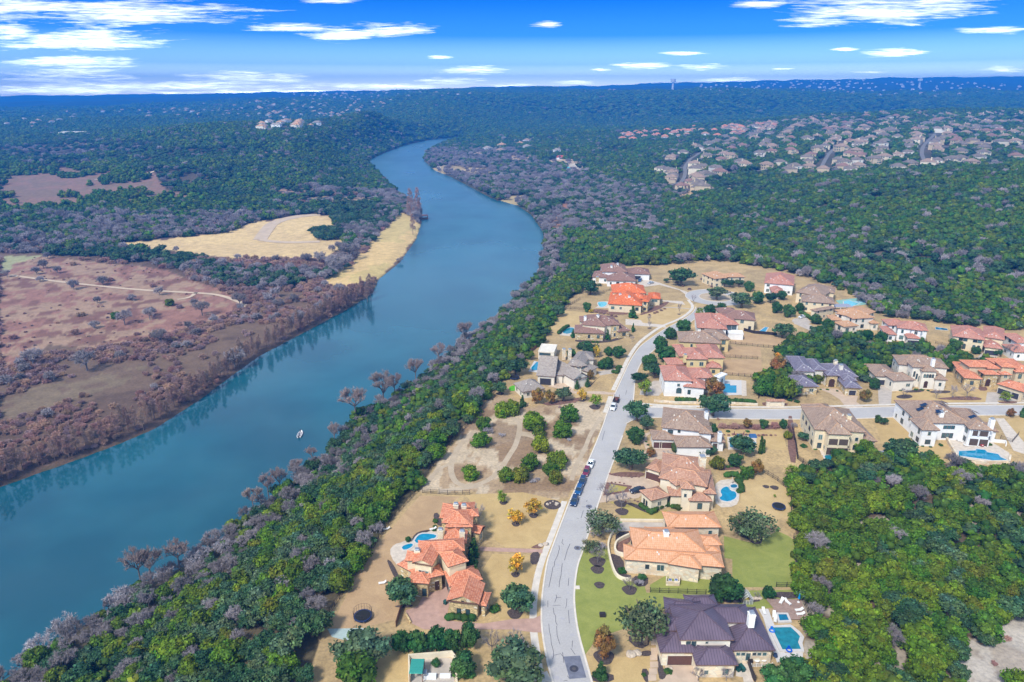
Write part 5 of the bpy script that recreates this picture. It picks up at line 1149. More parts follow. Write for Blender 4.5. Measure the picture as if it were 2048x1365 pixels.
    S('patio', c2((610,1210),(890,1200),(910,1365),(600,1365)), M_DRIVEG, .03); S('sports_court', c7((640,305),(760,290),(860,285),(935,335),(860,335),(700,355)), plain('court_green', (.25,.48,.42), .8, .1), .03); S('sports_court', c2((50,1005),(300,1000),(330,1050),(200,1090),(80,1060)), plain('court_pale', (.40,.50,.48), .8, .1), .03)
    S('court_lines', c7((700,318),(860,305),(880,318),(720,332)), plain('court_blue', (.35,.62,.72), .8, .1), .036)
    # pools: a coping ring and sunk sheet of water
    def pool(q, m, label, rim=.45, sm_=0, lift=.12):
        pts = np.array([p[:2] for p in W(q)]); pts = smooth_poly(pts, sm_) if sm_ else pts
        c = pts.mean(0); e = empty('swimming_pool', (*c, 0), 0, label, 'pool'); b = MB(); b.face([(*(p-c), lift-.05) for p in pts]); b.build('water', m, e)
        n = len(pts); d = np.roll(pts, -1, 0)-np.roll(pts, 1, 0); d /= np.linalg.norm(d, axis=1)[:, None]; nn = np.stack([d[:, 1], -d[:, 0]], 1)
        area = np.sum(pts[:, 0]*np.roll(pts[:, 1], -1)-np.roll(pts[:, 0], -1)*pts[:, 1]); nn *= np.sign(area)
        b = MB(); o_ = pts+nn*rim
        for i in range(n):
            j = (i+1) % n; A_, B_ = pts[i]-c, pts[j]-c; O, O2 = o_[i]-c, o_[j]-c
            b.face([(*A_, lift), (*O, lift), (*O2, lift), (*B_, lift)]); b.face([(*O, 0), (*O2, 0), (*O2, lift), (*O, lift)]); b.face([(*A_, lift-.06), (*B_, lift-.06), (*B_, lift), (*A_, lift)])
        b.build('coping', M_PATW, e); return e
    pool(c1((1245,548),(1440,545),(1500,600),(1535,640),(1515,700),(1545,770),(1355,775)), M_POOLT, 'large teal pool with curved pale edge beside the plum roofed house', .9, lift=.3)
    pool(c1((1310,420),(1395,420),(1420,480),(1325,485)), M_SPA, 'square raised spa next to the brown deck', .7, lift=.5)
    pool(c3((1245,480),(1290,462),(1315,500),(1360,510),(1365,560),(1300,592),(1240,580),(1222,560),(1250,540),(1230,510)), M_POOL, 'kidney shaped blue pool behind the clay roofed house', .5, 1)
    pool(c3((1308,470),(1345,458),(1370,470),(1365,490),(1320,492)), M_SPA, 'small round spa at the head of the kidney shaped pool', .4, 1, lift=.7)
    pool(c4((982,672),(1050,672),(1052,690),(1118,690),(1118,770),(980,768)), M_POOL, 'square cornered blue pool on the white terrace', .3)
    pool(c5((370,970),(440,968),(500,985),(560,985),(600,990),(640,1000),(635,1020),(560,1035),(450,1025),(380,1000)), M_POOLT, 'narrow wavy pool behind the tall cream house', .5, 1)
    pool(c5((1500,935),(1640,930),(1650,918),(1720,925),(1740,945),(1830,960),(1850,985),(1905,1010),(1860,1030),(1760,1010),(1500,975)), M_POOL, 'long angular blue pool behind the white solar panel mansion', .6)
    pool(c2((630,425),(660,375),(700,362),(785,370),(780,395),(740,400),(700,430)), M_POOL, 'pointed blue pool between the orange villa and its dry lawn', .5, 1)
    pool(c2((548,460),(570,440),(628,428),(622,455),(570,478)), M_POOL, 'small lower pool at the rounded terrace of the orange villa', .4, 1)
    pool(c6((185,710),(225,672),(275,662),(295,675),(285,700),(240,722)), M_POOLT, 'teal pool below the brown roofed stone house', .5, 1); pool(c6((490,455),(510,445),(560,445),(575,460),(555,485),(510,492)), M_POOLL, 'pale turquoise pool left of the bright orange roofs', .5, 1)
    pool(c8((1035,240),(1080,190),(1098,192),(1090,262),(1040,262)), M_POOL, 'blue pool with white steps between the grey farmhouse and its pool house', .4)
    pool(c4((1360,120),(1420,78),(1450,80),(1420,130),(1380,132)), M_POOL, 'long narrow pool behind the smooth brown hip roof', .4); pool(c7((700,310),(735,302),(820,330),(760,348),(705,345)), M_POOLL, 'light blue pool beside the tennis court', .5); pool(c7((1385,503),(1470,515),(1480,528),(1388,522)), M_SPA, 'dark covered pool beyond the white two storey house', .3)
    pool(c4((1045,1240),(1110,1235),(1120,1290),(1230,1270),(1320,1290),(1300,1340),(1050,1340)), M_POOLT, 'teal pool half hidden by an oak behind the white corner house', .4)
yards()
# ---------------------------------------------------------------- left bank tracks
def banktracks():
    def lstrip(name, pix, w, mat, lift=.25):
        q = P([a for a, b in pix], [b for a, b in pix]); c = smooth_poly(q[:, :2], 2, False); d = np.gradient(c, axis=0); d /= np.linalg.norm(d, axis=1)[:, None]; n = np.stack([-d[:, 1], d[:, 0]], 1)
        Lp = c+n*w/2; Rp = c-n*w/2; zl = height(Lp[:, 0], Lp[:, 1])+lift; zr = height(Rp[:, 0], Rp[:, 1])+lift; b = MB()
        for i in range(len(c)-1): b.face([(*Rp[i], zr[i]), (*Rp[i+1], zr[i+1]), (*Lp[i+1], zl[i+1]), (*Lp[i], zl[i])])
        tag(b.build(name, mat), kind='structure')
    lstrip('dirt_road', [(20,551),(100,562),(180,571),(280,581),(380,586),(430,589),(460,597),(490,610),(503,622)], 3.6, M_TRACKD); lstrip('dirt_road', [(392,586),(380,596),(355,600)], 3, M_TRACKD)
    lstrip('park_road', [(440,447),(500,437),(560,428),(596,420),(612,410),(616,400)], 6, M_PATCH); lstrip('park_road', [(616,400),(640,398),(700,392),(745,395)], 6, M_PATCH, .5); lstrip('park_road', [(0,448),(40,460),(80,470),(120,485),(145,500)], 6, M_PATCH); lstrip('park_track', [(520,480),(530,465),(545,445),(600,432),(640,430)], 14, M_TRACKD); lstrip('park_track', [(520,480),(560,486),(640,484)], 9, M_TRACKD)
    lstrip('ranch_road', [(1140,352),(1160,338),(1180,325)], 10, M_DIRT, .6); lstrip('pink_track', [(190,360),(250,357),(290,350),(310,343)], 7, M_TRACKD, .6)
banktracks()
# ================================================================ FENCES, HEDGES, CARS, BOAT, GARDEN THINGS
def fence(pix, label, h=1.35, z=None, step=2.4, mat=None, solid=False, name='fence', up=0):
    m = mat or M_BLACKF
    c = w2(pix, 0.0) if z is None else w2(pix, z); e = empty(name, (*c[0], 0), 0, label, 'fence'); b = MB(); posts = []
    for a, d in zip(c[:-1], c[1:]):
        a = a-c[0]; d = d-c[0]; L = np.linalg.norm(d-a); t = (d-a)/L; n = np.array([-t[1], t[0]])*.03; k = max(1, round(L/step))
        for zz in (.12, h*.5, h-.12) if not solid else ():
            b.loft([[(*(a-n), zz-.022), (*(a+n), zz-.022), (*(a+n), zz+.022), (*(a-n), zz+.022)], [(*(d-n), zz-.022), (*(d+n), zz-.022), (*(d+n), zz+.022), (*(d-n), zz+.022)]])
        if not solid:
            q = max(2, int(L/.28))
            for i in range(q):
                p = a+(d-a)*(i+.5)/q; b.face([(*(p-t*.018), .05), (*(p+t*.018), .05), (*(p+t*.018), h), (*(p-t*.018), h)])
        else: b.loft([[(*(a-n), 0), (*(a+n), 0), (*(a+n), h), (*(a-n), h)], [(*(d-n), 0), (*(d+n), 0), (*(d+n), h), (*(d-n), h)]])
        posts += [a+(d-a)*i/k for i in range(k)]
    posts.append(c[-1]-c[0]); b.build('panel', m, e)
    pb = MB(); pb.box(-.05, -.05, 0, .05, .05, h+.06); pb.box(-.07, -.07, h+.06, .07, .07, h+.12); src = pb.build('post', m, e); me = src.data; st = max(1, math.ceil(len(posts)/90))
    src.location = (*posts[0], 0)
    for p in posts[1::st]: o = link(bpy.data.objects.new('post', me), e); o.location = (*p, 0)
    return e
c1 = cr(1300, 1150, 5.12); c2 = cr(640, 960, 3.37); c3 = cr(1140, 860, 4.096); c4 = cr(1260, 640, 5.25); c5 = cr(1560, 680, 4.197); c6 = cr(1080, 500, 4.267); c7 = cr(1500, 520, 3.737); c8 = cr(820, 680, 4.267)
fence([(640,1280),(650,1243),(722,1133),(790,1033),(830,988)], 'long black iron fence along the villa lawn above the river slope', 1.7)
fence([(828,985),(862,940),(905,885),(953,830),(983,790),(1000,774)], 'dark iron fence between the empty lot and the river woods', 1.7)
fence(c2((690,88),(860,100),(1010,100)), 'black iron fence closing the far end of the villa lawn', 1.5); fence(c2((555,850),(512,995)), 'dark solid gate fence beside the paved villa court', 1.7, solid=True, mat=M_WOODF)
fence([(1105,640),(1130,617),(1160,600)], 'short iron fence at the slope above the turquoise pool', 1.4); fence(c6((190,500),(370,512)), 'iron fence across the dry lawn left of the turquoise pool', 1.4)
fence(c1((1505,0),(1512,115),(1530,200),(1640,450),(1740,700),(1830,930)), 'black iron fence along the right side of the plum roofed yard', 1.7); fence(c3((1830,890),(1845,1060),(1870,1280)), 'black iron fence between the big green lawn and the wood', 1.6)
fence(c1((1290,125),(1505,125)), 'short iron fence behind the pool deck below the green lawn', 1.4); fence(c1((0,180),(570,200)), 'iron fence crossing the lawn behind the plum roof', 1.4); fence(c1((995,895),(1050,1060),(1075,1101)), 'dark fence beside the white chairs patio', 1.7, solid=True)
fence(c3((1580,345),(1700,420),(1800,500),(1810,560),(1812,700)), 'black iron fence around the trampoline yard', 1.5); fence(c3((1820,0),(1845,100),(1860,240),(1950,305)), 'iron fence beside the red gravel strip', 1.5); fence(c5((70,740),(130,870),(150,1000),(240,1065)), 'black iron fence left of the tall cream house', 1.5)
fence(c4((990,392),(1340,415)), 'iron fence between the two fenced dry lawns', 1.4); fence(c4((945,578),(1330,605)), 'iron fence above the white pool terrace', 1.4); fence(c4((1050,250),(1400,290),(1560,300)), 'iron fence above the upper dry lawn', 1.4); fence(c4((1190,115),(1300,145),(1540,165)), 'black mesh fence below the long narrow pool', 1.6, solid=True)
fence(c4((1385,720),(1345,830)), 'black fence at the right end of the clipped hedge', 1.6, solid=True); fence(c7((1385,625),(1480,645)), 'iron fence right of the white two storey house', 1.3); fence(c5((1850,830),(1950,860),(2000,800)), 'iron gate fence right of the white mansion', 1.3); fence(c5((680,260),(720,330)), 'black fence between slate roof and glossy tree', 1.6, solid=True)
fence([(1645,1500),(1640,1370),(1668,1345)], 'end of the iron fence at the bottom by the grey green oak', 1.6) if 0 else None
fence(c6((420,390),(520,365),(640,340)), 'low iron fence on the slope above the bright orange roofs', 1.2); fence([(1044,716),(1068,700),(1078,692)], 'brown fence behind the pool house', 1.5, mat=M_WOODF, solid=True)
# low garden walls
def wall(pix, label, w=.4, h=.7, mat='ivory', smooth=2):
    c = w2(pix, 0.0); o = strip('garden_wall', None, w, WALL[mat], 0, kind=None, up=h, world=c, smooth=smooth); o['label'] = label; o['category'] = 'wall'; return o
wall(c3((395,825),(340,860),(310,940),(315,1010),(345,1130),(380,1210),(450,1240),(500,1235)), 'long curved cream garden wall left of the peach roofed house', .45, .9); wall(c3((505,868),(430,900),(370,940),(365,1020),(440,1040)), 'inner curved cream wall round the brown mulch bed', .5, 1.1)
wall(c4((250,862),(480,880),(700,880),(1030,885),(1340,900)), 'pale stone retaining wall below the clipped hedge', .5, .9, 'cream_stone', 0); wall(c5((1395,840),(1500,1020),(1700,1045),(1920,1040),(1930,990)), 'stone pool wall round the angular pool terrace', .6, 1.2, 'cream_stone', 0); wall(c5((1790,860),(1890,870),(1895,895)), 'short white wall at the right end of the terrace', .3, 1.2, 'white', 0)
wall(c2((605,1365),(600,1215),(890,1192),(915,1230),(920,1365)), 'tan wall enclosing the play yard at the bottom', .45, 1.5, 'ivory', 0); wall(c3((410,748),(790,752)), 'straight cream wall above the pale driveway', .4, .7, 'ivory', 0); wall(c2((575,905),(612,968)), 'brick edging wall of the paved villa court', .35, .5, 'stone', 0)
# hedges
def hedge(pix, w, h, label, seed=1, mat=None):
    c = smooth_poly(w2(pix, 0.0), 1, False); r = np.random.default_rng(seed); L = []; org = c.mean(0)
    for a, b in zip(c[:-1], c[1:]):
        n = max(1, int(np.linalg.norm(b-a)/(w*.5)))
        for i in range(n): p = a+(b-a)*i/n-org; L.append((p[0]+r.normal()*.06*w, p[1]+r.normal()*.06*w, h*.5, w*.56, h/w*.92))
    me = crown('hedge', mat or M_HEDGE, L, int(34*(.32/(w*.56))**1.2*max(1, w)*2), .13, seed, core=.98, jit=.5, shell=(.95, 1.08))
    o = link(bpy.data.objects.new('hedge', me)); o.location = (*org, 0); return tag(o, label, 'hedge')
hedge(c4((490,860),(600,862),(700,866)), 1.7, 1.9, 'clipped green hedge left of the oak above the side street', 1); hedge(c4((1035,868),(1200,876),(1335,888)), 1.7, 1.9, 'clipped green hedge right of the oak above the side street', 2)
hedge(c3((575,625),(600,645),(650,670)), 1.4, 1.2, 'lower end of the curved hedge at the clay roofed wing', 3); hedge(c3((660,685),(720,650),(800,620),(850,640),(910,660)), 2.0, 1.5, 'bright curved hedge in front of the clay roofed house', 4); hedge(c2((870,935),(950,940),(1050,945)), 1.8, 1.3, 'low green hedge under the villa garage windows', 5)
hedge([(1352,905),(1380,908),(1410,910),(1425,908)], 3.4, 3.2, 'tall dark hedge below the white corner house roof', 6, M_OAK); hedge(c6((160,720),(200,680),(250,655)), 1.8, 1.6, 'dark curved hedge left of the teal pool', 7); hedge(c8((1740,280),(1775,290),(1770,240),(1800,240)), 1.8, 1.3, 'dark clipped hedge by the sidewalk above the farmhouse walk', 8); hedge(c2((925,1325),(1050,1328)), 1.6, 1.0, 'small hedge beside the play yard wall', 9)
hedge(c3((1285,385),(1340,375),(1400,410)), 2.0, 1.6, 'round green hedge above the spa', 10); hedge(c3((1370,430),(1405,470),(1395,520)), 1.8, 1.5, 'green hedge right of the spa', 11); hedge(c7((590,490),(640,480),(700,475)), 2, 1.6, 'dark hedge left of the light orange brown house', 12); hedge([(1600,628),(1612,634),(1640,650)], 2.2, 2, 'long green hedge at the broad roofed stone house drive', 13)
# cars -------------------------------------------------------------
M_TYRE = plain('tyre', (.02,.02,.02), .9); M_RIM = plain('rim', (.5,.5,.52), .3, Metallic=.8); M_LAMP = plain('headlight', (.8,.82,.85), .15); M_TAIL = plain('taillight', (.5,.02,.02), .3); M_CARGLASS = plain('car_glass', (.03,.05,.07), .08)
def paint(n, c): return plain('car_paint_'+n, c, .25, .05, Coat_Weight=.6)
def car(px, py, yaw_to, col, label, kind='suv', name='parked_car', cat='car', k=1.05):
    g = G(px, py, 0); g2 = G(*yaw_to, 0); yaw = math.atan2(g2[1]-g[1], g2[0]-g[0]); e = empty(name, (g[0], g[1], .015), yaw, label, cat); e.scale = (k, k, k)
    if kind == 'suv': Lh, wd, hb, hr, bel = 2.35, .95, .98, 1.68, [(-2.3,.62),(-2.25,.98),(-1.9,1.03),(1.0,1.02),(2.0,.92),(2.33,.72)]; roof = [(-2.15,1.0),(-1.85,1.6),(.35,1.66),(1.12,1.03)]
    elif kind == 'sedan': bel = [(-2.4,.6),(-2.35,.93),(-1.6,.97),(.9,.93),(1.95,.82),(2.38,.62)]; roof = [(-1.75,.96),(-1.0,1.38),(.15,1.42),(1.15,.94)]; wd = .92; hb = .9
    else: bel = [(-2.85,.7),(-2.8,1.1),(-.85,1.12),(1.4,1.12),(2.5,1.05),(2.8,.8)]; roof = [(-.95,1.12),(-.8,1.82),(.75,1.85),(1.45,1.12)]; wd = 1.0; hb = 1.1
    b = MB(); rings = []
    for x, z in bel:
        f = 1-.14*abs(x/2.6)**4; w_ = wd*f
        rings.append([(x, -w_, .32), (x, w_, .32), (x, w_, z*.72), (x, w_*.93, z), (x, -w_*.93, z), (x, -w_, z*.72)])
    b.loft(rings)
    # cabin: glass band and painted roof
    gr = [[(x, -wd*.9+(.16 if z > 1.2 else 0), z), (x, wd*.9-(.16 if z > 1.2 else 0), z)] for x, z in roof]
    top = [(x, z) for x, z in roof if z > 1.2]; wt = wd*.9-.16
    b.box(top[0][0]-.04, -wt-.02, top[0][1]-.02, top[-1][0]+.04, wt+.02, top[-1][1]+.06, top=(.1, .08))
    for x0, z0, x1, z1 in ((roof[0][0], roof[0][1], roof[1][0], roof[1][1]), (roof[3][0], roof[3][1], roof[2][0], roof[2][1])):
        for s in (-1, 1): b.tube((x0, s*wd*.89, z0-.03), (x1, s*wt, z1), .05, n=4)
    for s in (-1, 1): b.box(roof[2][0]+.35, s*(wd+.11)-.09, .98, roof[2][0]+.55, s*(wd+.11)+.09, 1.12); b.tube((-.4, s*wd*.9, 1.0), (-.42, s*wt, top[0][1]), .045, n=4)
    if kind == 'pickup': b.box(-2.7, -.82, 1.13, -2.6, .82, 1.2)
    m = col; b.build('body', m, e)
    b = MB(); b.loft([[(roof[0][0], -wd*.87, roof[0][1]-.02), (roof[0][0], wd*.87, roof[0][1]-.02), (roof[3][0], wd*.87, roof[3][1]-.02), (roof[3][0], -wd*.87, roof[3][1]-.02)], [(top[0][0], -wt+.02, top[0][1]-.02), (top[0][0], wt-.02, top[0][1]-.02), (top[-1][0], wt-.02, top[-1][1]-.02), (top[-1][0], -wt+.02, top[-1][1]-.02)]]); b.build('window', M_CARGLASS, e)
    if kind == 'pickup': b = MB(); b.box(-2.65, -.8, 1.121, -1.1, .8, 1.13); b.build('cargo_bed', M_TYRE, e)
    wx = 1.45 if kind != 'pickup' else 1.8
    for sx in (-1, 1):
        for s in (-1, 1):
            b = MB(); b.tube((sx*wx, s*(wd-.2), .35), (sx*wx, s*(wd+.02), .35), .35, n=14); t = b.build('wheel', M_TYRE, e); b = MB(); b.tube((sx*wx, s*(wd+.0), .35), (sx*wx, s*(wd+.035), .35), .2, n=10); b.build('rim', M_RIM, t)
    fx = bel[-1][0]; rx = bel[0][0]
    for s in (-1, 1):
        b = MB(); b.box(fx-.16, s*.62-.17, .6, fx+.02, s*.62+.17, .76); b.build('headlight', M_LAMP, e); b = MB(); b.box(rx-.03, s*.66-.14, .75, rx+.1, s*.66+.14, .92); b.build('taillight', M_TAIL, e)
    b = MB(); b.box(fx-.05, -.4, .4, fx+.035, .4, .62); b.build('grille', M_BLACKF, e); return e
NAVY = paint('navy', (.012,.045,.13)); BLUE = paint('blue', (.01,.09,.26)); MAR = paint('maroon', (.19,.02,.06)); WHT = paint('white', (.78,.8,.82)); BLK = paint('black', (.03,.035,.06)); SIL = paint('silver', (.55,.58,.62))
car(1148.5,1006,(1144,1020), NAVY, 'navy car nearest the sidewalk end, front of the parked row'); car(1157.5,984,(1152,1000), BLUE, 'bright blue car, second of the parked row'); car(1164.5,966,(1159,982), NAVY, 'dark blue car behind the bright blue one', 'suv'); car(1172.5,947,(1167,962), MAR, 'maroon car parked between white and dark blue cars'); car(1181.5,931,(1176,946), WHT, 'white car with dark roof at the far end of the parked row', 'sedan')
car(1226.5,817,(1222,830), WHT, 'white pickup truck pulling a dark utility trailer', 'pickup', 'pickup_truck', 'truck'); car(1275,984,(1255,988), BLK, 'dark car on the loop driveway half under the clay roof edge', 'sedan'); car(1604,636,(1590,640), WHT, 'white car on the drive of the broad roofed stone house', 'sedan'); car(1301,568,(1290,571), SIL, 'silver car on the pale drive left of the cul-de-sac', 'sedan'); car(1280,563,(1275,568), BLUE, 'blue car before the dark garage at the far left house'); car(1963,889,(1960,894), paint('red', (.5,.03,.03)), 'red sports car in the lower porch of the white mansion', 'sedan')
def trailer():
    g = G(1232, 804); g2 = G(1227, 817); yaw = math.atan2(g2[1]-g[1], g2[0]-g[0]); e = empty('utility_trailer', (g[0], g[1], .02), yaw, 'dark utility trailer with raised brown tailgate posts behind the white pickup', 'trailer')
    b = MB(); b.box(-1.9, -1.05, .55, 1.7, 1.05, .68); 
    for s in (-1, 1): b.box(-1.9, s*1.05-.03, .68, 1.7, s*1.05+.03, 1.0)
    b.tube((1.7, 0, .6), (2.7, 0, .5), .06); b.build('bed', M_BLACKF, e)
    b = MB(); 
    for s in (-1, 1): b.tube((-1.9, s*1.0, .6), (-2.1, s*.95, 2.3), .09)
    b.box(-2.0, -.9, .7, -1.9, .9, 1.3); b.build('tailgate', M_WOODF, e)
    for s in (-1, 1): b = MB(); b.tube((-.3, s*1.08, .33), (-.3, s*1.26, .33), .33, n=12); b.build('wheel', M_TYRE, e)
    k = empty('mower', (g[0]+.2, g[1]+.2, .72), yaw, 'dark riding mower loaded on the utility trailer', 'mower'); b = MB(); b.box(-.7, -.5, .1, .6, .5, .45, top=(.08, .06)); b.box(-.5, -.28, .45, -.1, .28, .95, top=(.05, .03)); b.build('body', plain('mower_red', (.16,.05,.05), .5), k)
    for sx in (-.5, .45):
        for s in (-1, 1): b = MB(); b.tube((sx, s*.5, .2), (sx, s*.66, .2), .2, n=10); b.build('wheel', M_TYRE, k)
trailer()
def boat():
    g = G(600.5, 870, RIVER); g2 = G(605, 860, RIVER); yaw = math.atan2(g2[1]-g[1], g2[0]-g[0]); e = empty('fishing_boat', (g[0], g[1], RIVER), yaw, 'small white fishing boat floating alone on the river', 'boat')
    S_ = [(-3.0,.95,.62),(-1.5,1.1,.64),(.5,1.08,.68),(1.9,.75,.76),(2.8,.25,.86),(3.1,.03,.9)]; b = MB()
    b.loft([[(x, -w*.7, -.2), (x, w*.7, -.2), (x, w, h), (x, w*.86, h), (x, w*.7, .18 if x < 2 else h-.1), (x, -w*.7, .18 if x < 2 else h-.1), (x, -w*.86, h), (x, -w, h)] for x, w, h in S_]); b.build('hull', M_WHITE, e)
    b = MB(); b.box(-.5, -.35, .2, .1, .35, 1.05, top=(.06, .05)); b.build('console', plain('boat_grey', (.4,.38,.42), .5), e); b = MB(); b.box(-3.5, -.22, .2, -3.0, .22, 1.15, top=(.06, .04)); b.box(-3.3, -.06, -.4, -3.15, .06, .3); b.build('outboard_motor', M_BLACKF, e)
    for x in (-1.6, 1.1): b = MB(); b.box(x-.3, -.5, .2, x+.3, .5, .55); b.build('bench', plain('boat_seat', (.45,.4,.42), .6), e)
    SK = plain('skin', (.45,.28,.2), .6)
    def person(x, y, mat, label, f):
        c = math.cos(yaw); s = math.sin(yaw); o = empty('person', (g[0]+x*c-y*s, g[1]+x*s+y*c, RIVER+.2), yaw+f, label, 'person')
        me = bpy.data.meshes.new('body'); V = [(0,0,.88),(0,0,1.15),(0,0,1.42),(0,0,1.52),(0,0,1.68),(.02,.2,1.42),(.12,.28,1.15),(.32,.22,1.05),(.02,-.2,1.42),(.12,-.28,1.15),(.32,-.2,1.08),(0,.11,.84),(.03,.13,.46),(0,.13,.05),(0,-.11,.84),(.03,-.13,.46),(0,-.13,.05),(.14,.13,.03),(.14,-.13,.03)]
        E = [(0,1),(1,2),(2,3),(3,4),(2,5),(5,6),(6,7),(2,8),(8,9),(9,10),(0,11),(11,12),(12,13),(0,14),(14,15),(15,16),(13,17),(16,18)]; me.from_pydata(V, E, []); ob = link(bpy.data.objects.new('body', me), o); me.materials.append(mat)
        md = ob.modifiers.new('skin', 'SKIN'); rad = [.15,.16,.15,.06,.10,.07,.055,.04,.07,.055,.04,.1,.075,.055,.1,.075,.055,.04,.04]
        for i, q in enumerate(me.skin_vertices[0].data): q.radius = (rad[i], rad[i]*(1.2 if i < 3 else 1)); q.use_root = (i == 0)
        ob.modifiers.new('sub', 'SUBSURF').levels = 1
        b = MB(); b.tube((0, 0, 1.7), (0, 0, 1.8), .12, .08, 10); b.tube((.02, 0, 1.7), (.02, 0, 1.72), .2, .2, 10); b.build('hat', M_BLACKF, o)
    person(1.5, .1, plain('clothes_dark', (.03,.04,.07), .8), 'person in dark clothes standing at the bow of the fishing boat', .6); person(-2.0, -.1, plain('clothes_navy', (.03,.05,.12), .8), 'person in navy clothes standing near the motor of the fishing boat', 2.8)
boat()
# garden things ----------------------------------------------------
def trampoline(px, py, r, label, net=True, z=0):
    g = G(px, py, z); e = empty('trampoline', g, 0, label, 'trampoline'); n = 20; a = [2*pi*i/n for i in range(n)]
    b = MB(); b.face([(r*.86*math.cos(t), r*.86*math.sin(t), .86) for t in a]); b.build('mat', M_TYRE, e)
    b = MB(); 
    for i in range(n):
        t, u = a[i], a[(i+1) % n]; b.face([(r*.86*math.cos(t), r*.86*math.sin(t), .88), (r*.86*math.cos(u), r*.86*math.sin(u), .88), (r*math.cos(u), r*math.sin(u), .88), (r*math.cos(t), r*math.sin(t), .88)]); b.face([(r*math.cos(t), r*math.sin(t), .6), (r*math.cos(u), r*math.sin(u), .6), (r*math.cos(u), r*math.sin(u), .88), (r*math.cos(t), r*math.sin(t), .88)])
    b.build('safety_pad', plain('pad_navy', (.02,.04,.12), .7), e)
    for i in range(0, n, 4): b = MB(); t = a[i]; b.tube((r*math.cos(t), r*math.sin(t), 0), (r*math.cos(t), r*math.sin(t), .8), .05); b.build('leg', M_RIM, e)
    if net:
        b = MB()
        for i in range(n): t = a[i]; u = a[(i+1) % n]; b.tube((r*math.cos(t), r*math.sin(t), .85), (r*math.cos(t), r*math.sin(t), 2.5), .03, n=4); b.tube((r*math.cos(t), r*math.sin(t), 2.5), (r*math.cos(u), r*math.sin(u), 2.5), .03, n=4); b.tube((r*math.cos(t), r*math.sin(t), 1.7), (r*math.cos(u), r*math.sin(u), 1.7), .015, n=3)
        b.build('net_frame', M_BLACKF, e)
trampoline(726, 1237, 2.1, 'large trampoline with net poles on the villa lawn'); trampoline(1557, 1017, 1.9, 'dark blue trampoline in the dry yard beside the wood', False); trampoline(1029, 758, 2.1, 'navy trampoline under the leaning oak by the farmhouse')
M_CUSH = plain('lounger_white', (.8,.79,.77), .7); M_UMB = plain('umbrella_blue', (.0,.22,.5), .7); M_STONE = plain('boulder', (.5,.42,.34), .9, .3)
def lounger(px, py, yaw, label, z=.36, group='white loungers on the pool deck'):
    g = G(px, py, z); e = empty('sun_lounger', g, yaw, label, 'lounger', group); b = MB(); b.box(-.95, -.34, .28, .35, .34, .42); b.build('mattress', M_CUSH, e); b = MB(); b.loft([[(.35,-.34,.28),(.35,.34,.28),(.35,.34,.42),(.35,-.34,.42)], [(1.0,-.34,.72),(1.0,.34,.72),(.95,.34,.86),(.95,-.34,.86)]]); b.build('backrest', M_CUSH, e)
    for x in (-.85, .4):
        for s in (-1, 1): b = MB(); b.box(x-.03, s*.28-.03, 0, x+.03, s*.28+.03, .28); b.build('leg', M_WHITE, e)
for q in (((1345,280),.9,'leftmost white lounger on the deck, angled to the others'),((1408,290),2.0,'white lounger beside the left one, pointing at the house'),((1525,370),.15,'upper of the two white loungers at the deck edge'),((1540,412),.1,'lower of the two white loungers at the deck edge')): p = c1(q[0])[0]; lounger(p[0], p[1], q[1], q[2])
for q in (((1268,420),1.2,'white chair lounger on the terrace left of the spa'),((1280,465),1.2,'white chair lounger below the other left of the spa'),((1165,385),1.5,'white lounger on the terrace by the roof edge')): p = c1(q[0])[0]; lounger(p[0], p[1], q[1], q[2], .05)
for (x, y, yw, lb) in ((765,1168,.2,'white lounger on the rounded villa terrace'),(773,1060,.3,'left lounger at the tip of the pointed pool'),(866,1060,.3,'right lounger at the tip of the pointed pool'),(1932,893,2.6,'dark grey cushioned lounger bed above the angular pool'),(1919,884,2.6,'smaller cushioned lounger bed on the mansion terrace')): lounger(x, y, yw, lb, .03, 'loungers')
def umbrella(px, py, label, mat, openr=.32, z=0.):
    g = G(px, py, z); e = empty('patio_umbrella', g, 0, label, 'umbrella'); b = MB(); b.tube((0, 0, 0), (0, 0, .12), .35, .3, 10); b.tube((0, 0, .1), (0, 0, 2.6), .03); b.build('pole', M_WHITE, e); b = MB(); b.tube((0, 0, 1.1), (0, 0, 2.5), openr, .06, 10); b.build('canopy', mat, e)
p = c1((1520,280))[0]; umbrella(*p, 'closed bright blue umbrella at the corner of the deck', M_UMB, .32, .36); M_UMR = plain('umbrella_maroon', (.15,.03,.05), .8); M_UMG = plain('umbrella_beige', (.6,.5,.42), .8)
for x, lb in ((1090,'left closed maroon umbrella behind the white corner house'),(1190,'right closed maroon umbrella behind the white corner house')): p = c4((x,1235))[0]; umbrella(*p, lb, M_UMR, .22)
p = c3((1325,445))[0]; umbrella(*p, 'closed beige umbrella beside the spa of the clay roofed house', M_UMG, .28)
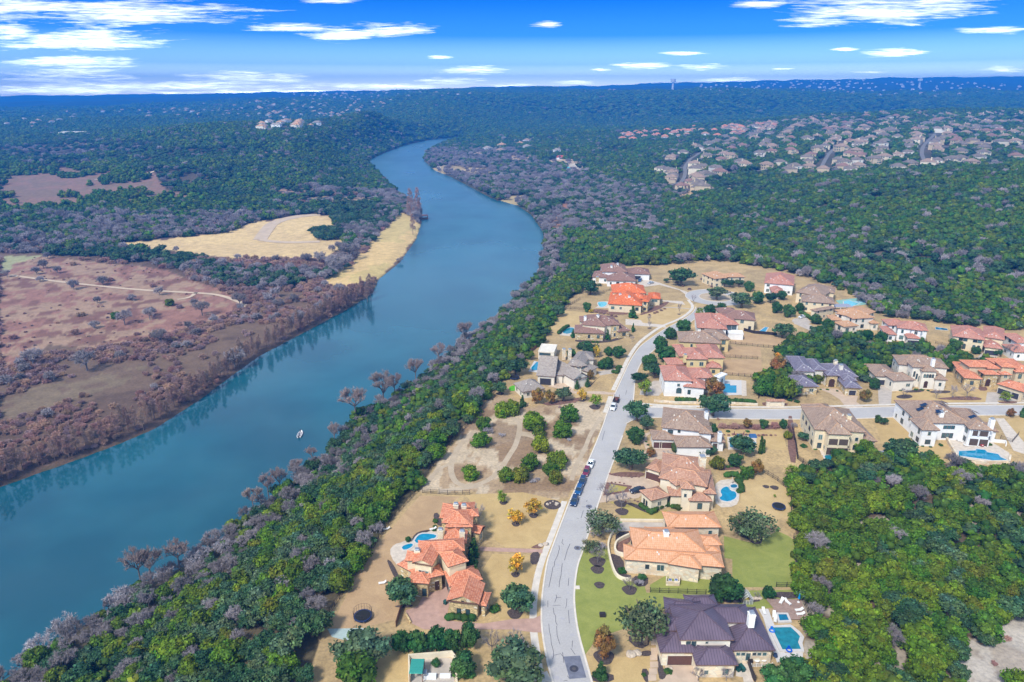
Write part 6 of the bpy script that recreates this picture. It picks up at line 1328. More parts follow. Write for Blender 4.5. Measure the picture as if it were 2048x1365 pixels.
def props():
    # greenhouse
    g = G(*c1((978,262))[0]); e = empty('greenhouse', g, .05, 'small glass greenhouse with white gabled frame behind the plum roof', 'greenhouse'); e.scale = (.62, .62, .75); W_, D_, h = 1.9, 2.4, 1.9; b = MB()
    for x in (-W_, -W_/3, W_/3, W_):
        for y in (-D_, D_): b.tube((x, y, 0), (x, y, h), .06, n=4)
    for y in (-D_, -D_/2, 0, D_/2, D_):
        for s in (-1, 1): b.tube((s*W_, y, h), (0, y, h+1.3), .06, n=4); b.tube((s*W_, y, 0), (s*W_, y, h), .05, n=4)
    for s in (-1, 1): b.tube((s*W_, -D_, h), (s*W_, D_, h), .06, n=4)
    b.tube((0, -D_, h+1.3), (0, D_, h+1.3), .07, n=4); b.build('frame', M_WHITE, e); t = NT('greenhouse_glass'); t.b.inputs['Alpha'].default_value = .45; gm = t.out((.45,.5,.55), .1)
    b = MB(); b.face([(-W_,-D_,h),(0,-D_,h+1.3),(0,D_,h+1.3),(-W_,D_,h)]); b.face([(W_,-D_,h),(W_,D_,h),(0,D_,h+1.3),(0,-D_,h+1.3)]); b.face([(-W_,-D_,0),(W_,-D_,0),(W_,-D_,h),(-W_,-D_,h)]); b.face([(W_,-D_,0),(W_,D_,0),(W_,D_,h),(W_,-D_,h)]); b.build('pane', gm, e); b = MB(); b.box(-1.2, -.8, 0, 1.2, .6, 1.0, top=(.3, .2)); b.build('plant_bench', plain('yellow_flowers', (.5,.4,.02), .9, .5, 3), e)
    # entry sign
    g = G(*c4((1522,905))[0]); e = empty('entry_monument', g, 0, 'stone entry monument with tiled cap beside the side street', 'sign'); b = MB(); b.box(-2.2, -.3, 0, 2.2, .3, 1.9); b.build('panel', WALL['ivory'], e)
    for s in (-1, 1): b = MB(); b.box(s*2.8-.6, -.55, 0, s*2.8+.6, .55, 2.3); b.build('pillar', WALL['cream_stone'], e)
    b = MB(); b.loft([[(-3.7,-.9,2.31),(3.7,-.9,2.31),(3.7,.9,2.31),(-3.7,.9,2.31)], [(-3.3,-.1,2.9),(3.3,-.1,2.9),(3.3,.1,2.9),(-3.3,.1,2.9)]]); b.build('roof', ROOF['clay'], e)
    # play yard: teal canopy, swing, boxes
    g = G(*c2((655,1330))[0]); e = empty('play_canopy', g, 0, 'teal fabric canopy on posts in the walled play yard', 'canopy'); b = MB(); b.box(-1.4, -1.6, 2.5, 1.4, 2.4, 2.62, top=(.1, .1)); b.box(-1.41, -.1, 2.55, 1.41, 0, 2.66); b.build('canopy_top', plain('teal_fabric', (.04,.30,.25), .7, .1, 3), e)
    for x in (-1.3, 1.3):
        for y in (-1.5, 2.3): b = MB(); b.box(x-.07, y-.07, 0, x+.07, y+.07, 2.5); b.build('post', M_WOODF, e)
    for (x, y, lb, mt, sz) in ((745,1335,'white storage box left on the play yard slab',M_WHITE,(1.2,1,.7)),(845,1330,'white storage box right on the play yard slab',M_WHITE,(1.1,.7,.6)),(705,1330,'grey steel cabinet beside the teal canopy',M_METALCAP,(.5,1.2,1.3))):
        g = G(*c2((x, y))[0]); b = MB(); b.box(-sz[0], -sz[1]/2, 0, sz[0], sz[1]/2, sz[2]); b.box(-sz[0]-.05, -sz[1]/2-.05, sz[2], sz[0]+.05, sz[1]/2+.05, sz[2]+.12, top=(.04, .04)); o = b.build('storage_box', mt); o.location = g; tag(o, lb, 'box')
    # bins
    for (x, y, lb) in ((846,838,'dark green wheeled bin at the villa garage corner'),(0,0,'')):
        if x: bin_(*c2((x, y))[0], lb)
    for (x, y, lb) in ((902,985,'left dark green bin beside the plum roofed wing'),(925,960,'tilted green bin beside the plum roofed wing'),(950,985,'right dark green bin beside the plum roofed wing')): bin_(*c1((x, y))[0], lb)
    # patio furniture near the white fence
    for (x, y, lb) in ((1090,900,'left white patio table behind the picket fence'),(1160,895,'right white patio table behind the picket fence'),(1420,460,'table')):
        if lb == 'table': continue
        g = G(*c1((x, y))[0]); e = empty('patio_table', g, 0, lb, 'table'); b = MB(); b.tube((0, 0, .68), (0, 0, .74), .6, n=14); b.build('tabletop', M_WHITE, e)
        for k in range(4): b = MB(); t = pi/4+k*pi/2; b.tube((.4*math.cos(t), .4*math.sin(t), 0), (.35*math.cos(t), .35*math.sin(t), .68), .035); b.build('leg', M_WHITE, e)
    c = w2(c1((1035,945),(1250,940)), 0.); fence(c1((1035,945),(1250,938)), 'low white picket fence in front of the white chairs', .9, mat=M_WHITE, step=1.2)
    for (x, y, lb) in ((1030,905,'round dark smoker grill behind the picket fence'),(1280,850,'blue covered grill at the corner of the stone wall')):
        g = G(*c1((x, y))[0]); e = empty('grill', g, 0, lb, 'grill'); b = MB(); b.tube((0, 0, .5), (0, 0, 1.1), .5, .35, 12); b.build('kettle', M_BLACKF if x < 1100 else plain('cover_navy', (.03,.06,.14), .8), e)
        for k in range(3): b = MB(); t = k*2.1; b.tube((.4*math.cos(t), .4*math.sin(t), 0), (.3*math.cos(t), .3*math.sin(t), .55), .04); b.build('leg', M_BLACKF, e)
    # pool floats
    for (x, y, z, m, lb) in ((1425,770,.4,plain('float_blue',(.0,.1,.6),.4),'blue chair float at the near end of the teal pool'),(1250,570,.4,plain('float_blue2',(.02,.2,.75),.4),'light blue float on the left rim of the teal pool')):
        g = G(*c1((x, y))[0], z); b = MB(); n = 14
        for i in range(n):
            t, u = 2*pi*i/n, 2*pi*(i+1)/n; b.tube((.55*math.cos(t), .55*math.sin(t), 0), (.55*math.cos(u), .55*math.sin(u), 0), .17, n=6, caps=False)
        b.box(-.3, .3, 0, .3, .5, .8, top=(.05, .03)); o = b.build('pool_float', m); o.location = g; tag(o, lb, 'float')
    # AC units on the cream stone house, with their low wall
    g = G(*c3((840,1278))[0]); o = wall(c3((790,1235),(787,1275),(893,1278),(895,1238)), 'low cream wall enclosing two air conditioning units', .3, 1.2, 'cream_stone', 0)
    for x, lb in ((818,'left air conditioning unit behind the low cream wall'),(868,'right air conditioning unit behind the low cream wall')):
        g = G(*c3((x, 1255))[0]); e = empty('air_conditioner', g, 0, lb, 'air conditioner'); b = MB(); b.box(-.45, -.45, 0, .45, .45, 1.0, top=(.03, .03)); b.build('case', plain('ac_case', (.6,.62,.64), .5, .05), e); b = MB(); b.tube((0, 0, 1.0), (0, 0, 1.04), .36, n=12); b.build('fan_grille', plain('ac_fan', (.1,.16,.35), .5), e)
    g = G(*c8((1160,64))[0], 4.0); o = None
    # fire feature
    for k, (a, lb) in enumerate((((720,1365-115-60),''),)): pass
    for (px, py, r_, lb) in ((1105,1010,2.6,'round black fire ring with pale stones on the villa lawn'),):
        g = G(px, py); e = empty('stone_ring', g, 0, lb, 'stone ring'); b = MB(); b.tube((0, 0, 0), (0, 0, .15), r_, r_*.95, 18); b.build('gravel', M_MULCH, e)
        rr = np.random.default_rng(4)
        for k in range(7): b = MB(); v, f = ICO1; s = rr.uniform(.25, .5); a = rr.uniform(0, 6.28); q = rr.uniform(.2, 1.5); b.v = [tuple(p*s*rr.uniform(.8, 1.2)*np.array([1, 1, .7])+np.array([q*math.cos(a), q*math.sin(a), .25])) for p in v]; b.f = [tuple(map(int, t)) for t in f]; b.m = [0]*len(f); b.uv = [(0, 0)]*(3*len(f)); b.build('stone', M_STONE, e)
    # boulders
    rr = np.random.default_rng(8)
    for (px, py, s, lb) in ((1047,1290,.9,'largest pale boulder beside the sidewalk end'),(1054,1296,.6,'small pale boulder beside the sidewalk end'),(1091,1090,.7,'brown boulder at the garden path bed'),(1082,1092,.6,'flat brown boulder at the garden path bed'),(1340,1338,.5,'small tan boulder by the stepping slabs'),(1504,1198,.55,'left tan boulder in the black bed'),(1512,1198,.5,'middle tan boulder in the black bed'),(1520,1198,.5,'right tan boulder in the black bed'),(1262,1311,1.0,'brown boulder row end under the thin crowned oak'),(1274,1308,.9,'brown boulder under the thin crowned oak')):
        g = G(px, py); b = MB(); v, f = ICO1; b.v = [tuple(p*s*rr.uniform(.8, 1.2)*np.array([1.2, 1, .7])) for p in v]; b.f = [tuple(map(int, t)) for t in f]; b.m = [0]*len(f); b.uv = [(0, 0)]*(3*len(f)); o = b.build('boulder', M_STONE); o.location = (g[0], g[1], s*.3); tag(o, lb, 'boulder')
    # utility boxes, mailbox
    for (px, py, lb) in ((1205,1232,'dark utility box above the rusty tree'),(1154,1176,'pale concrete storm inlet box at the kerb')):
        g = G(px, py); b = MB(); b.box(-.7, -.6, 0, .7, .6, .7 if px > 1200 else .2, top=(.04, .04)); b.box(-.5, -.4, .7 if px > 1200 else .2, .5, .4, .78 if px > 1200 else .26); o = b.build('utility_box', M_BLACKF if px > 1200 else M_CONC); o.location = g; tag(o, lb, 'utility box')
    # blue pavilion roof and shed by the wood
    g = G(1677, 612, 3.0); e = empty('pavilion', (g[0], g[1], 0), .05, 'flat blue grey pavilion behind the tennis court house', 'pavilion'); b = MB(); b.box(-7, -3, 3.0, 7, 3, 3.3, top=(.2, .2)); b.build('roof', ROOF['solid'], e)
    for x in (-6.5, 0, 6.5):
        for y in (-2.7, 2.7): b = MB(); b.box(x-.15, y-.15, 0, x+.15, y+.15, 3.0); b.build('post', M_WHITE, e)
    g = G(1752, 908, 2.6); e = empty('pavilion', (g[0], g[1], 0), -.05, 'slanted grey metal shade roof right of the wavy pool', 'pavilion'); b = MB(); b.box(-3.4, -2, 2.6, 3.4, 2, 2.8, top=(.1, .1)); b.build('roof', ROOF['solid'], e)
    for x in (-3.1, 3.1):
        for y in (-1.8, 1.8): b = MB(); b.box(x-.12, y-.12, 0, x+.12, y+.12, 2.6); b.build('post', M_WOODF, e)
    # blue tarps / covered things behind corner house
    for (x, y, lb) in ((1290,1230,'blue covered furniture beside the maroon umbrellas'),(1140,1225,'small blue covered chair between the maroon umbrellas')):
        g = G(*c4((x, y))[0]); b = MB(); s = 1.3 if x > 1200 else .7; b.box(-s, -s*.7, 0, s, s*.7, .9, top=(.25, .2)); o = b.build('covered_furniture', plain('tarp', (.04,.13,.32), .7)); o.location = g; tag(o, lb, 'furniture')
    # far buildings of note
    p = P([150], [272])[0]; b = MB(); b.loft([[(-42,-30,0),(42,-30,0),(42,30,0),(-42,30,0)], [(-42,-30,7),(42,-30,7),(42,30,7),(-42,30,7)], [(-30,-2,13),(30,-2,13),(30,2,13),(-30,2,13)]]); o = b.build('warehouse', plain('pale_roof', (.55,.52,.45), .7)); o.location = p-(0, 0, 1); tag(o, 'large pale low roofed hall alone in the far left forest', 'building')
    for (px, py, w, mt, lb) in ((1130,342,22,plain('teal_roof',(.05,.45,.5),.6),'low building with teal roof at the riverside ranch yard'),(1125,318,26,plain('red_roof',(.5,.1,.08),.7),'long low building with red roof at the riverside ranch yard'),(878,337,7,M_WHITE,'white boathouse on the right river shore'),(932,362,8,M_WHITE,'larger white boathouse with open slips on the right shore'),(758,388,10,M_WHITE,'white water slide tower on the left bank'),(752,410,9,plain('blue_slide',(.02,.25,.7),.5),'bright blue play structure roof on the left bank')):
        p = P([px], [py])[0]; k = w/2; e = empty('building', p, .1, lb, 'building'); b = MB(); b.box(-k, -k*.5, -1, k, k*.5, 3.6); b.build('wall', WALL['white'], e)
        b = MB(); b.loft([[(-k-.6,-k*.5-.6,3.6),(k+.6,-k*.5-.6,3.6),(k+.6,k*.5+.6,3.6),(-k-.6,k*.5+.6,3.6)], [(-k*.7,-.1,3.6+k*.3),(k*.7,-.1,3.6+k*.3),(k*.7,.1,3.6+k*.3),(-k*.7,.1,3.6+k*.3)]]); b.build('roof', mt if mt is not M_WHITE else ROOF['grey'], e)
        b = MB(); b.box(-k*.6, -k*.5-.08, .2, k*.6, -k*.5+.02, 2.6); b.build('shade_panel', M_DARKIN, e)  # flat dark panel, shade of an open front painted on
    for (px, py, h, lb) in ((1345,178,40,'tall pale water tower on the far skyline'),(1838,172,34,'short tower block on the far right skyline')):
        p = P([px], [py+4])[0]; b = MB(); b.tube((0, 0, -20), (0, 0, h*1.6), 9, 8, 12); b.tube((0, 0, h*1.6), (0, 0, h*2.2), 20, 20, 14); o = b.build('water_tower', M_WHITE); o.location = p; tag(o, lb, 'tower')
    # dock and bulkhead
    p = P([849], [438])[0]; e = empty('boat_dock', (p[0], p[1], RIVER), .2, 'covered boat dock beside the rusty cypresses on the left bank', 'dock'); b = MB(); b.box(-4, -6, .4, 4, 6, .7); b.build('deck', M_WOODF, e); b = MB(); b.box(-4.4, -6.4, 4, 4.4, 6.4, 4.3, top=(1.5, 1)); b.build('roof', M_MULCHB, e)
    for x in (-3.8, 3.8):
        for y in (-5.5, 0, 5.5): b = MB(); b.box(x-.15, y-.15, -1, x+.15, y+.15, 4); b.build('post', M_WOODF, e)
    for i, (px, py) in enumerate(((948,368),(962,376),(975,384),(990,394),(1003,400))):
        p = P([px], [py])[0]; e = empty('boat_dock', (p[0]-3, p[1], RIVER), .5, 'small brown dock in the row along the right shore', 'dock', 'docks along the right shore'); b = MB(); b.box(-4, -2.5, .4, 4, 2.5, .7); b.build('deck', M_WOODF, e); b = MB(); b.box(-4.2, -2.8, 3.4, 4.2, 2.8, 3.7, top=(1, 1)); b.build('roof', M_METALCAP if i % 2 else M_MULCHB, e)
        for x in (-3.8, 3.8):
            for y in (-2.3, 2.3): b = MB(); b.box(x-.12, y-.12, -1, x+.12, y+.12, 3.4); b.build('post', M_WOODF, e)
def bin_(px, py, lb):
    g = G(px, py); e = empty('wheeled_bin', g, random.random()*3, lb, 'bin'); b = MB(); b.box(-.33, -.38, .08, .33, .38, 1.0, top=(-.04, -.05)); b.build('body', plain('bin_green', (.01,.07,.06), .6), e); b = MB(); b.box(-.39, -.45, 1.0, .39, .45, 1.1, top=(.06, .06)); b.build('lid', plain('bin_lid', (.02,.1,.09), .6), e)
    for s in (-1, 1): b = MB(); b.tube((s*.3, .35, .12), (s*.38, .35, .12), .12, n=10); b.build('wheel', M_TYRE, e)
props()
# ================================================================ GARDEN AND STREET TREES (pixel of the trunk foot, crown width in photo pixels)
KN = {'j': 'juniper_tree', 'o': 'live_oak_tree', 'g': 'evergreen_tree', 'l': 'lime_tree', 'y': 'autumn_tree', 'r': 'rust_tree', 'c': 'conical_tree', 'p': 'columnar_cypress', 'b': 'thin_bare', 'q': 'open_oak', 'w': 'pale_tree', 'u': 'brown_bush', 's': 'shrub'}
def yt(k, px, py, w, hs, label, z=0.0, group=None):
    s = HC/float(-ray(px, py)[2]); r = w/2*s*1.06; g = G(px, py, z)
    nm = {'w': 'bare_tree', 'b': 'bare_tree', 'q': 'live_oak_tree'}.get(k, KN[k]); tree(KN[k], g[0], g[1], z, r, hs, label, 'shrub' if k in 'us' else 'tree', group, name=nm)
YT = [
# the empty lot
('j',941,957,38,.95,'round juniper alone at the lower left of the empty lot'),('j',961,892,41,.95,'bright green round juniper beside the left loop of the dirt track'),('j',967,859,36,1,'olive juniper touching a silvery bush near the river fence'),('w',976,868,28,.9,'silvery bare bush in front of an olive juniper near the river fence'),
('j',1004,832,38,1,'dark juniper at the top left corner of the empty lot'),('j',1026,828,36,1.1,'taller juniper right of the dark corner juniper on the empty lot'),('j',1067,858,52,.95,'widest olive juniper of the empty lot, where the two tracks part'),('j',1078,874,30,1,'small olive juniper squeezed between the widest and the bright one'),('j',1082,903,40,1.15,'bright green juniper pair growing at the middle of the empty lot'),('j',1137,842,44,1.05,'tall olive juniper nearest the lawn trees on the empty lot'),
('j',1126,872,46,.85,'brownish olive spreading juniper next to the right hand track'),('j',1060,938,44,.9,'green juniper above the pair beside the lime tree'),('j',1114,934,46,.95,'spiky bright juniper nearest the white parked car'),('j',1015,960,38,.85,'low juniper left of the brownish one above the lime tree'),('j',1042,962,40,1,'brownish juniper right of the low one above the lime tree'),('j',1101,948,34,1,'olive juniper directly below the spiky bright one'),('j',1111,967,34,1.1,'lowest juniper of the empty lot near the maroon car'),
('w',1066,965,20,.5,'grey leafless shrub above the yellow tree'),('w',1075,960,16,.5,'small grey leafless shrub beside the lowest junipers'),('w',1138,882,14,.7,'tiny grey shrub alone right of the track'),('w',1003,872,22,.4,'flat grey shrub between the two dirt tracks'),
# left villa gardens
('l',1003,1006,30,1.05,'young lime green tree in a mulch ring beyond the villa lawn'),('y',1067,1031,46,.9,'full yellow green autumn tree in a mulch ring by the sidewalk'),('y',1031,1050,42,.95,'orange yellow half bare tree left of the full yellow one'),('y',1032,1150,46,1.1,'yellow tree below the pink garden path'),('o',1036,1224,74,.9,'dark spreading oak between the villa garage and the sidewalk'),('b',958,1048,38,1.7,'tall thin brown bare tree behind the villa roofs'),
('b',1031,1312,64,1.35,'upright bare tree at the end of the pink driveway'),('b',984,1308,62,1.2,'dense grey bare tree at the end of the clipped tree row'),('o',1030,1362,132,.62,'broad oak cut by the bottom edge left of the street'),('g',804,1302,44,1.15,'leftmost clipped green tree of the row below the driveway'),('g',838,1304,48,1.2,'second clipped tree from the left in the driveway row'),('g',873,1304,52,1.3,'third clipped tree from the left, tallest of the driveway row'),('g',902,1300,44,1.15,'fourth clipped tree from the left in the driveway row'),('g',938,1294,46,1.35,'clipped tree with orange tinge at the right end of the row'),
('o',722,1328,118,.7,'wide grey green oak shading the pale sports court'),('j',716,1362,92,.9,'big olive juniper at the bottom edge below the court oak'),('o',806,1208,74,.85,'grey green oak in the dark bed beside the paved court'),('g',925,1348,60,.9,'round tree beside the walled play yard'),('g',873,1332,22,.7,'small round tree above the play yard wall'),('c',944,1140,30,1.2,'dark fir shaped tree against the villa side wall'),('c',952,1168,30,1.1,'bluish fir shaped tree nearest the villa garage'),('c',948,1112,30,1,'dark fir shaped tree by the villa entry steps'),('g',817,1083,14,.8,'ball shaped bush left of the pointed pool'),
('s',988,1222,26,1,'loose green shrubs beside the villa garage porch'),
# right side of the street, lower
('q',1290,1287,112,1.0,'large thin crowned oak left of the plum metal roof'),('r',1209,1314,58,1.1,'egg shaped rusty green tree on the lawn by the street'),('c',1201,1356,34,.85,'dark cone shaped tree below the rusty one'),('b',1396,1362,46,.9,'reddish bare tree in front of the brown garage door'),('b',1452,1362,46,.9,'reddish bare tree in front of the plum roofed garage wing'),('g',1449,1200,76,.8,'dense dark green round tree behind the plum roof'),('g',1536,1198,30,1.1,'dark bush like tree beside the small greenhouse'),('b',1513,1196,24,.7,'small brown bare tree right of the greenhouse'),
('g',1588,1368,66,1.0,'dark glossy tree below the large teal pool'),('g',1548,1372,60,.9,'bright green tree at the bottom beside the plum house yard'),('o',1661,1380,80,.8,'grey green oak at the bottom edge right of the yard fence'),('b',1195,1126,46,1.0,'bare tree with two mulch rings on the green lawn'),('b',1259,1182,48,.95,'pale barked bare tree in front of the cream stone wall'),('q',1200,1070,82,.8,'grey green oak overhanging the street by the pale driveway'),('w',1194,1072,36,.9,'silvery branches rising through the oak over the street'),('q',1180,1106,42,.8,'small oak hanging over the kerb above the green lawn'),('w',1200,1100,34,.8,'grey bare shrub tree beside the curved garden wall'),
('s',1245,1144,22,.9,'spiky yucca clump in the black bed'),('g',1284,1160,18,.8,'round dark shrub by the cream stone wall'),('w',1278,1168,26,.6,'silvery twiggy shrub by the cream stone wall'),('q',1508,1082,100,.75,'wide olive grey oak at the head of the green lawn'),('q',1487,1070,70,.8,'smaller oak joined to the wide one at the head of the lawn'),
('b',1213,1006,56,1.15,'bare tree at the street corner of the loop driveway'),('b',1243,1020,46,1.3,'bare tree in a mulch ring on the dry loop lawn'),('o',1261,940,68,.85,'spreading live oak beside the clay roofed garage'),('j',1433,938,30,1.3,'yellow green juniper behind the clay roof'),('j',1494,956,30,1.2,'green juniper beside the reddish one behind the kidney pool lawn'),('r',1512,951,32,1,'juniper with reddish brown patches behind the kidney pool lawn'),('o',1484,908,58,.75,'blue green oak covering the teal pool of the white corner house'),('g',1470,932,34,.9,'dark shrub tree below the pool side oak'),
('p',1520,908,9,1.0,'left one of the two slim columnar cypresses'),('p',1526,906,8,.85,'right and shorter one of the two slim columnar cypresses'),('l',1583,955,40,.75,'young thin leafed tree leaning in the dry yard by the wood'),('l',1549,996,8,1.2,'tiny sapling above the trampoline'),('g',1385,906,26,.9,'dark shrub tree left below the white corner house roof'),('g',1410,906,26,.9,'dark shrub tree right below the white corner house roof'),('r',1302,914,26,.7,'orange brown shrub at the foot of the curved garden path'),('b',1334,918,34,.7,'reddish bare shrub tree before the white corner garage'),
('s',1480,962,16,.9,'round green bush above the spa'),('s',1477,985,14,.9,'round green bush right of the kidney pool'),('s',1464,952,18,.8,'green bush at the top of the kidney pool'),('s',1387,1010,18,.7,'green bush by the clay roofed house wall'),
# middle strip
('o',1273,842,50,1.05,'dark oak at the near corner of the side street'),('o',1294,860,36,.95,'pale olive young tree beside the corner oak'),('g',1270,886,38,.95,'dark green street tree left of the curved garden path'),('l',1290,792,42,.95,'bright green round street tree above the side street'),('o',1309,757,48,.75,'wide green street tree near the red roofed white house'),('g',1297,735,34,.9,'dark round street tree left of the low red garage roof'),('o',1279,768,34,.9,'blue green street tree hanging over the road'),('g',1332,724,46,.85,'dark green street tree with a low crown beside a bare one'),('g',1321,699,32,1.0,'ragged dark street tree beyond the low crowned one'),('g',1341,678,30,.9,'dark street tree between two small ones up the road'),('l',1357,682,16,.9,'small green tree close to the yellow walled house'),('g',1365,667,32,1,'bright green pair of street trees opposite the pale driveway'),('b',1350,724,32,1.1,'pinkish bare tree beside the yellow wall'),
('o',1426,832,66,.9,'big green oak standing between hedge and side street'),('r',1430,793,46,.8,'thin brown leafed tree beside the square pool'),('j',1532,790,54,1.1,'left half of the big dense juniper clump above the side street'),('j',1560,796,58,1.1,'right half of the big dense juniper clump above the side street'),('r',1552,748,36,1,'orange brown tree in the wood beside the fenced dry lawns'),('y',1556,722,20,1,'small yellow tree top in the wood beside the dry lawns'),('w',1556,792,24,.9,'silver bare tree caught in the big juniper clump'),
('r',1622,850,36,1.1,'brown green tree at the street end of the tall cream house'),('o',1606,882,24,.9,'blue green shrub tree left of the tall cream house'),('s',1607,894,16,.8,'green bush left of the tall cream house'),('j',1574,878,18,1.3,'pointed yellow green juniper by the red gravel strip'),('g',1566,858,18,1.2,'small dark juniper near the side street and red gravel'),('w',1588,855,20,.9,'purplish bare tree by the red gravel strip'),('g',1426,868,18,1.3,'narrow dark tree behind the white corner house'),
('u',1444,856,26,.9,'leftmost brown clipped shrub in the side street border'),('u',1469,858,28,1,'second brown clipped shrub in the side street border'),('r',1493,856,24,.8,'olive shrub among the brown ones in the side street border'),('u',1511,858,26,.9,'third brown clipped shrub in the side street border'),('g',1527,856,22,.9,'green shrub among the brown ones in the side street border'),('u',1549,856,28,1,'rightmost brown clipped shrub in the side street border'),('s',1456,864,10,.8,'small green ball in the border left of the middle'),('s',1495,864,10,.8,'small green ball in the border right of the middle'),
# farmhouse garden
('r',1074,808,32,.95,'brown green tree before the small white outbuilding'),('r',1101,808,26,1.1,'orange tipped tree between two green ones by the farmhouse'),('o',1127,802,36,.95,'round green tree before the farmhouse garage court'),('y',1164,801,28,1,'yellow tree before the farmhouse gable'),('l',1190,814,32,1.0,'fresh green tree in a wide mulch ring by the sidewalk gap'),('g',1216,738,28,1,'dark street side tree above the farmhouse walk'),('g',1237,716,30,.95,'dark tree in the garden corner under the brown roofed house'),('g',1217,712,20,1,'small tree left of the dark corner tree'),('o',1175,712,44,.8,'wide blue green tree behind the farmhouse roof'),('y',1192,715,24,1.2,'yellow green tree behind the farmhouse roof'),('g',1203,738,22,.9,'dark shrub tree beside the farmhouse end wall'),('c',1045,814,18,1,'dark cone tree left of the white outbuilding'),('c',1154,778,12,1.2,'left dark cone by the farmhouse gable'),('c',1175,774,12,1.2,'right dark cone by the farmhouse gable'),
('o',1032,750,48,.85,'oak leaning over the trampoline beside the farmhouse lawn'),('o',1000,789,34,.95,'grey green oak left of the putting green'),('r',1180,760,20,1,'dark red shrub by the farmhouse end wall'),('g',1142,714,22,.9,'dark tree top behind the farmhouse chimney'),
# cul-de-sac
('o',1433,600,40,.85,'single oak on the round traffic island'),('o',1362,572,54,.85,'large oak on the dry lawn left of the cul-de-sac'),('o',1181,590,40,.9,'oak on the dry slope below the white walled house'),('c',1265,636,22,.8,'dense green cone tree before the bright orange roofed house'),('g',1174,624,20,1.1,'dark pointed tree left of the turquoise pool'),('y',1182,626,14,.6,'small golden bush left of the turquoise pool'),('c',1215,680,13,1.2,'narrow dark tree at the corner of the brown roofed stone house'),('c',1146,676,12,1.1,'narrow dark tree at the left of the brown roofed stone house'),('c',1266,664,10,1.3,'narrow blue green tree at the driveway of the brown roofed house'),
('l',1399,638,22,1.2,'light green tree nearest the road below the cul-de-sac'),('g',1420,632,28,.95,'dark tree in the middle below the cul-de-sac'),('g',1442,628,22,1.1,'dark tree at the right below the cul-de-sac'),('o',1482,616,46,.85,'wide grey oak right below the round island'),('g',1515,608,26,1,'dark tree behind the smooth brown hip roof'),('l',1513,602,22,1.1,'bright green tree right of the cul-de-sac'),('o',1448,574,22,.9,'left small oak before the cream cul-de-sac house'),('o',1460,575,20,1,'middle small oak before the cream cul-de-sac house'),('o',1477,575,22,.9,'right small oak before the cream cul-de-sac house'),('g',1497,583,22,1,'dark oak right of the cream cul-de-sac house'),('g',1236,582,16,.9,'dark cone bush left above the bright orange roof'),('g',1256,578,14,.8,'green bush right above the bright orange roof'),('o',1333,566,14,.8,'dark bush by the long pale drive'),
('o',1540,606,26,1,'dark oak left of the salmon roof white house'),('g',1552,626,24,1,'dark street tree left of the broad brown hip roof'),('g',1576,634,28,.95,'larger dark street tree left of the broad brown hip roof'),('g',1563,600,20,1,'round green tree under the salmon roof'),('g',1599,624,20,1.1,'round hedge tree against the stone house wall'),('g',1631,648,26,.9,'green street tree beside the pale parked car'),('g',1654,662,26,1,'dark street tree before the orange brown roof'),('o',1634,674,34,.9,'dark oak at the left end of the wood strip'),('o',1564,676,44,.85,'olive grey oak over the end of the black fenced yard'),('g',1733,686,30,1,'left round street tree before the pink red roof'),('g',1761,688,28,.95,'right round street tree before the pink red roof'),('g',1842,692,16,1.3,'narrow tree right of the dark garage door'),('g',1908,702,30,.9,'round tree left of the dark shuttered house'),('g',1952,708,22,.7,'bush tree before the dark shuttered house'),('o',1994,712,22,.8,'grey green tree by the shuttered house garage'),('b',2020,716,34,1.3,'tall yellowish bare tree near the right edge houses'),
# side street gardens
('g',1748,779,26,1.05,'glossy green cone like tree left of the pale mansion'),('r',1728,804,28,.9,'brown autumn tree at the slate roofed house drive'),('b',1613,796,18,1.2,'thin bare tree before the slate roofed garage'),('b',1806,797,26,1.2,'bare tree in the round dark bed of the pale mansion'),('b',1872,798,26,1.2,'bare tree before the octagon wing of the pale mansion'),('b',1904,796,26,1.5,'tall bare tree between mansion and orange roofed house'),('b',1933,796,36,1.2,'wide bare tree before the stone wing of the orange roofed house'),('l',2009,803,30,.8,'round bright tree before the right edge garage'),('r',2020,834,22,.8,'small red brown tree on the lower verge at the right'),('c',2045,834,18,1,'dark conifer cut by the right edge'),('g',1755,846,16,1.1,'small tree left of the path by the side street'),('o',1766,850,18,1,'thin tree right of the path by the side street'),('o',1800,925,70,.85,'grey oak rising from the wood behind the tall cream house'),('g',1857,922,26,1,'bright tree tip at the wood edge below the white mansion'),
('b',1298,650,14,2.2,'thin bare street tree at the bend above the pale drive'),('b',1358,630,16,2.2,'thin bare tree on the dry lawn below the cul-de-sac'),('b',1386,610,16,2.0,'thin bare tree at the mouth of the cul-de-sac'),('b',1299,657,12,2,'thin bare tree in a small mulch ring'),('b',1264,685,14,1.4,'small bare tree beside the walk of the stone house'),
]
for q in YT: yt(*q[:6])
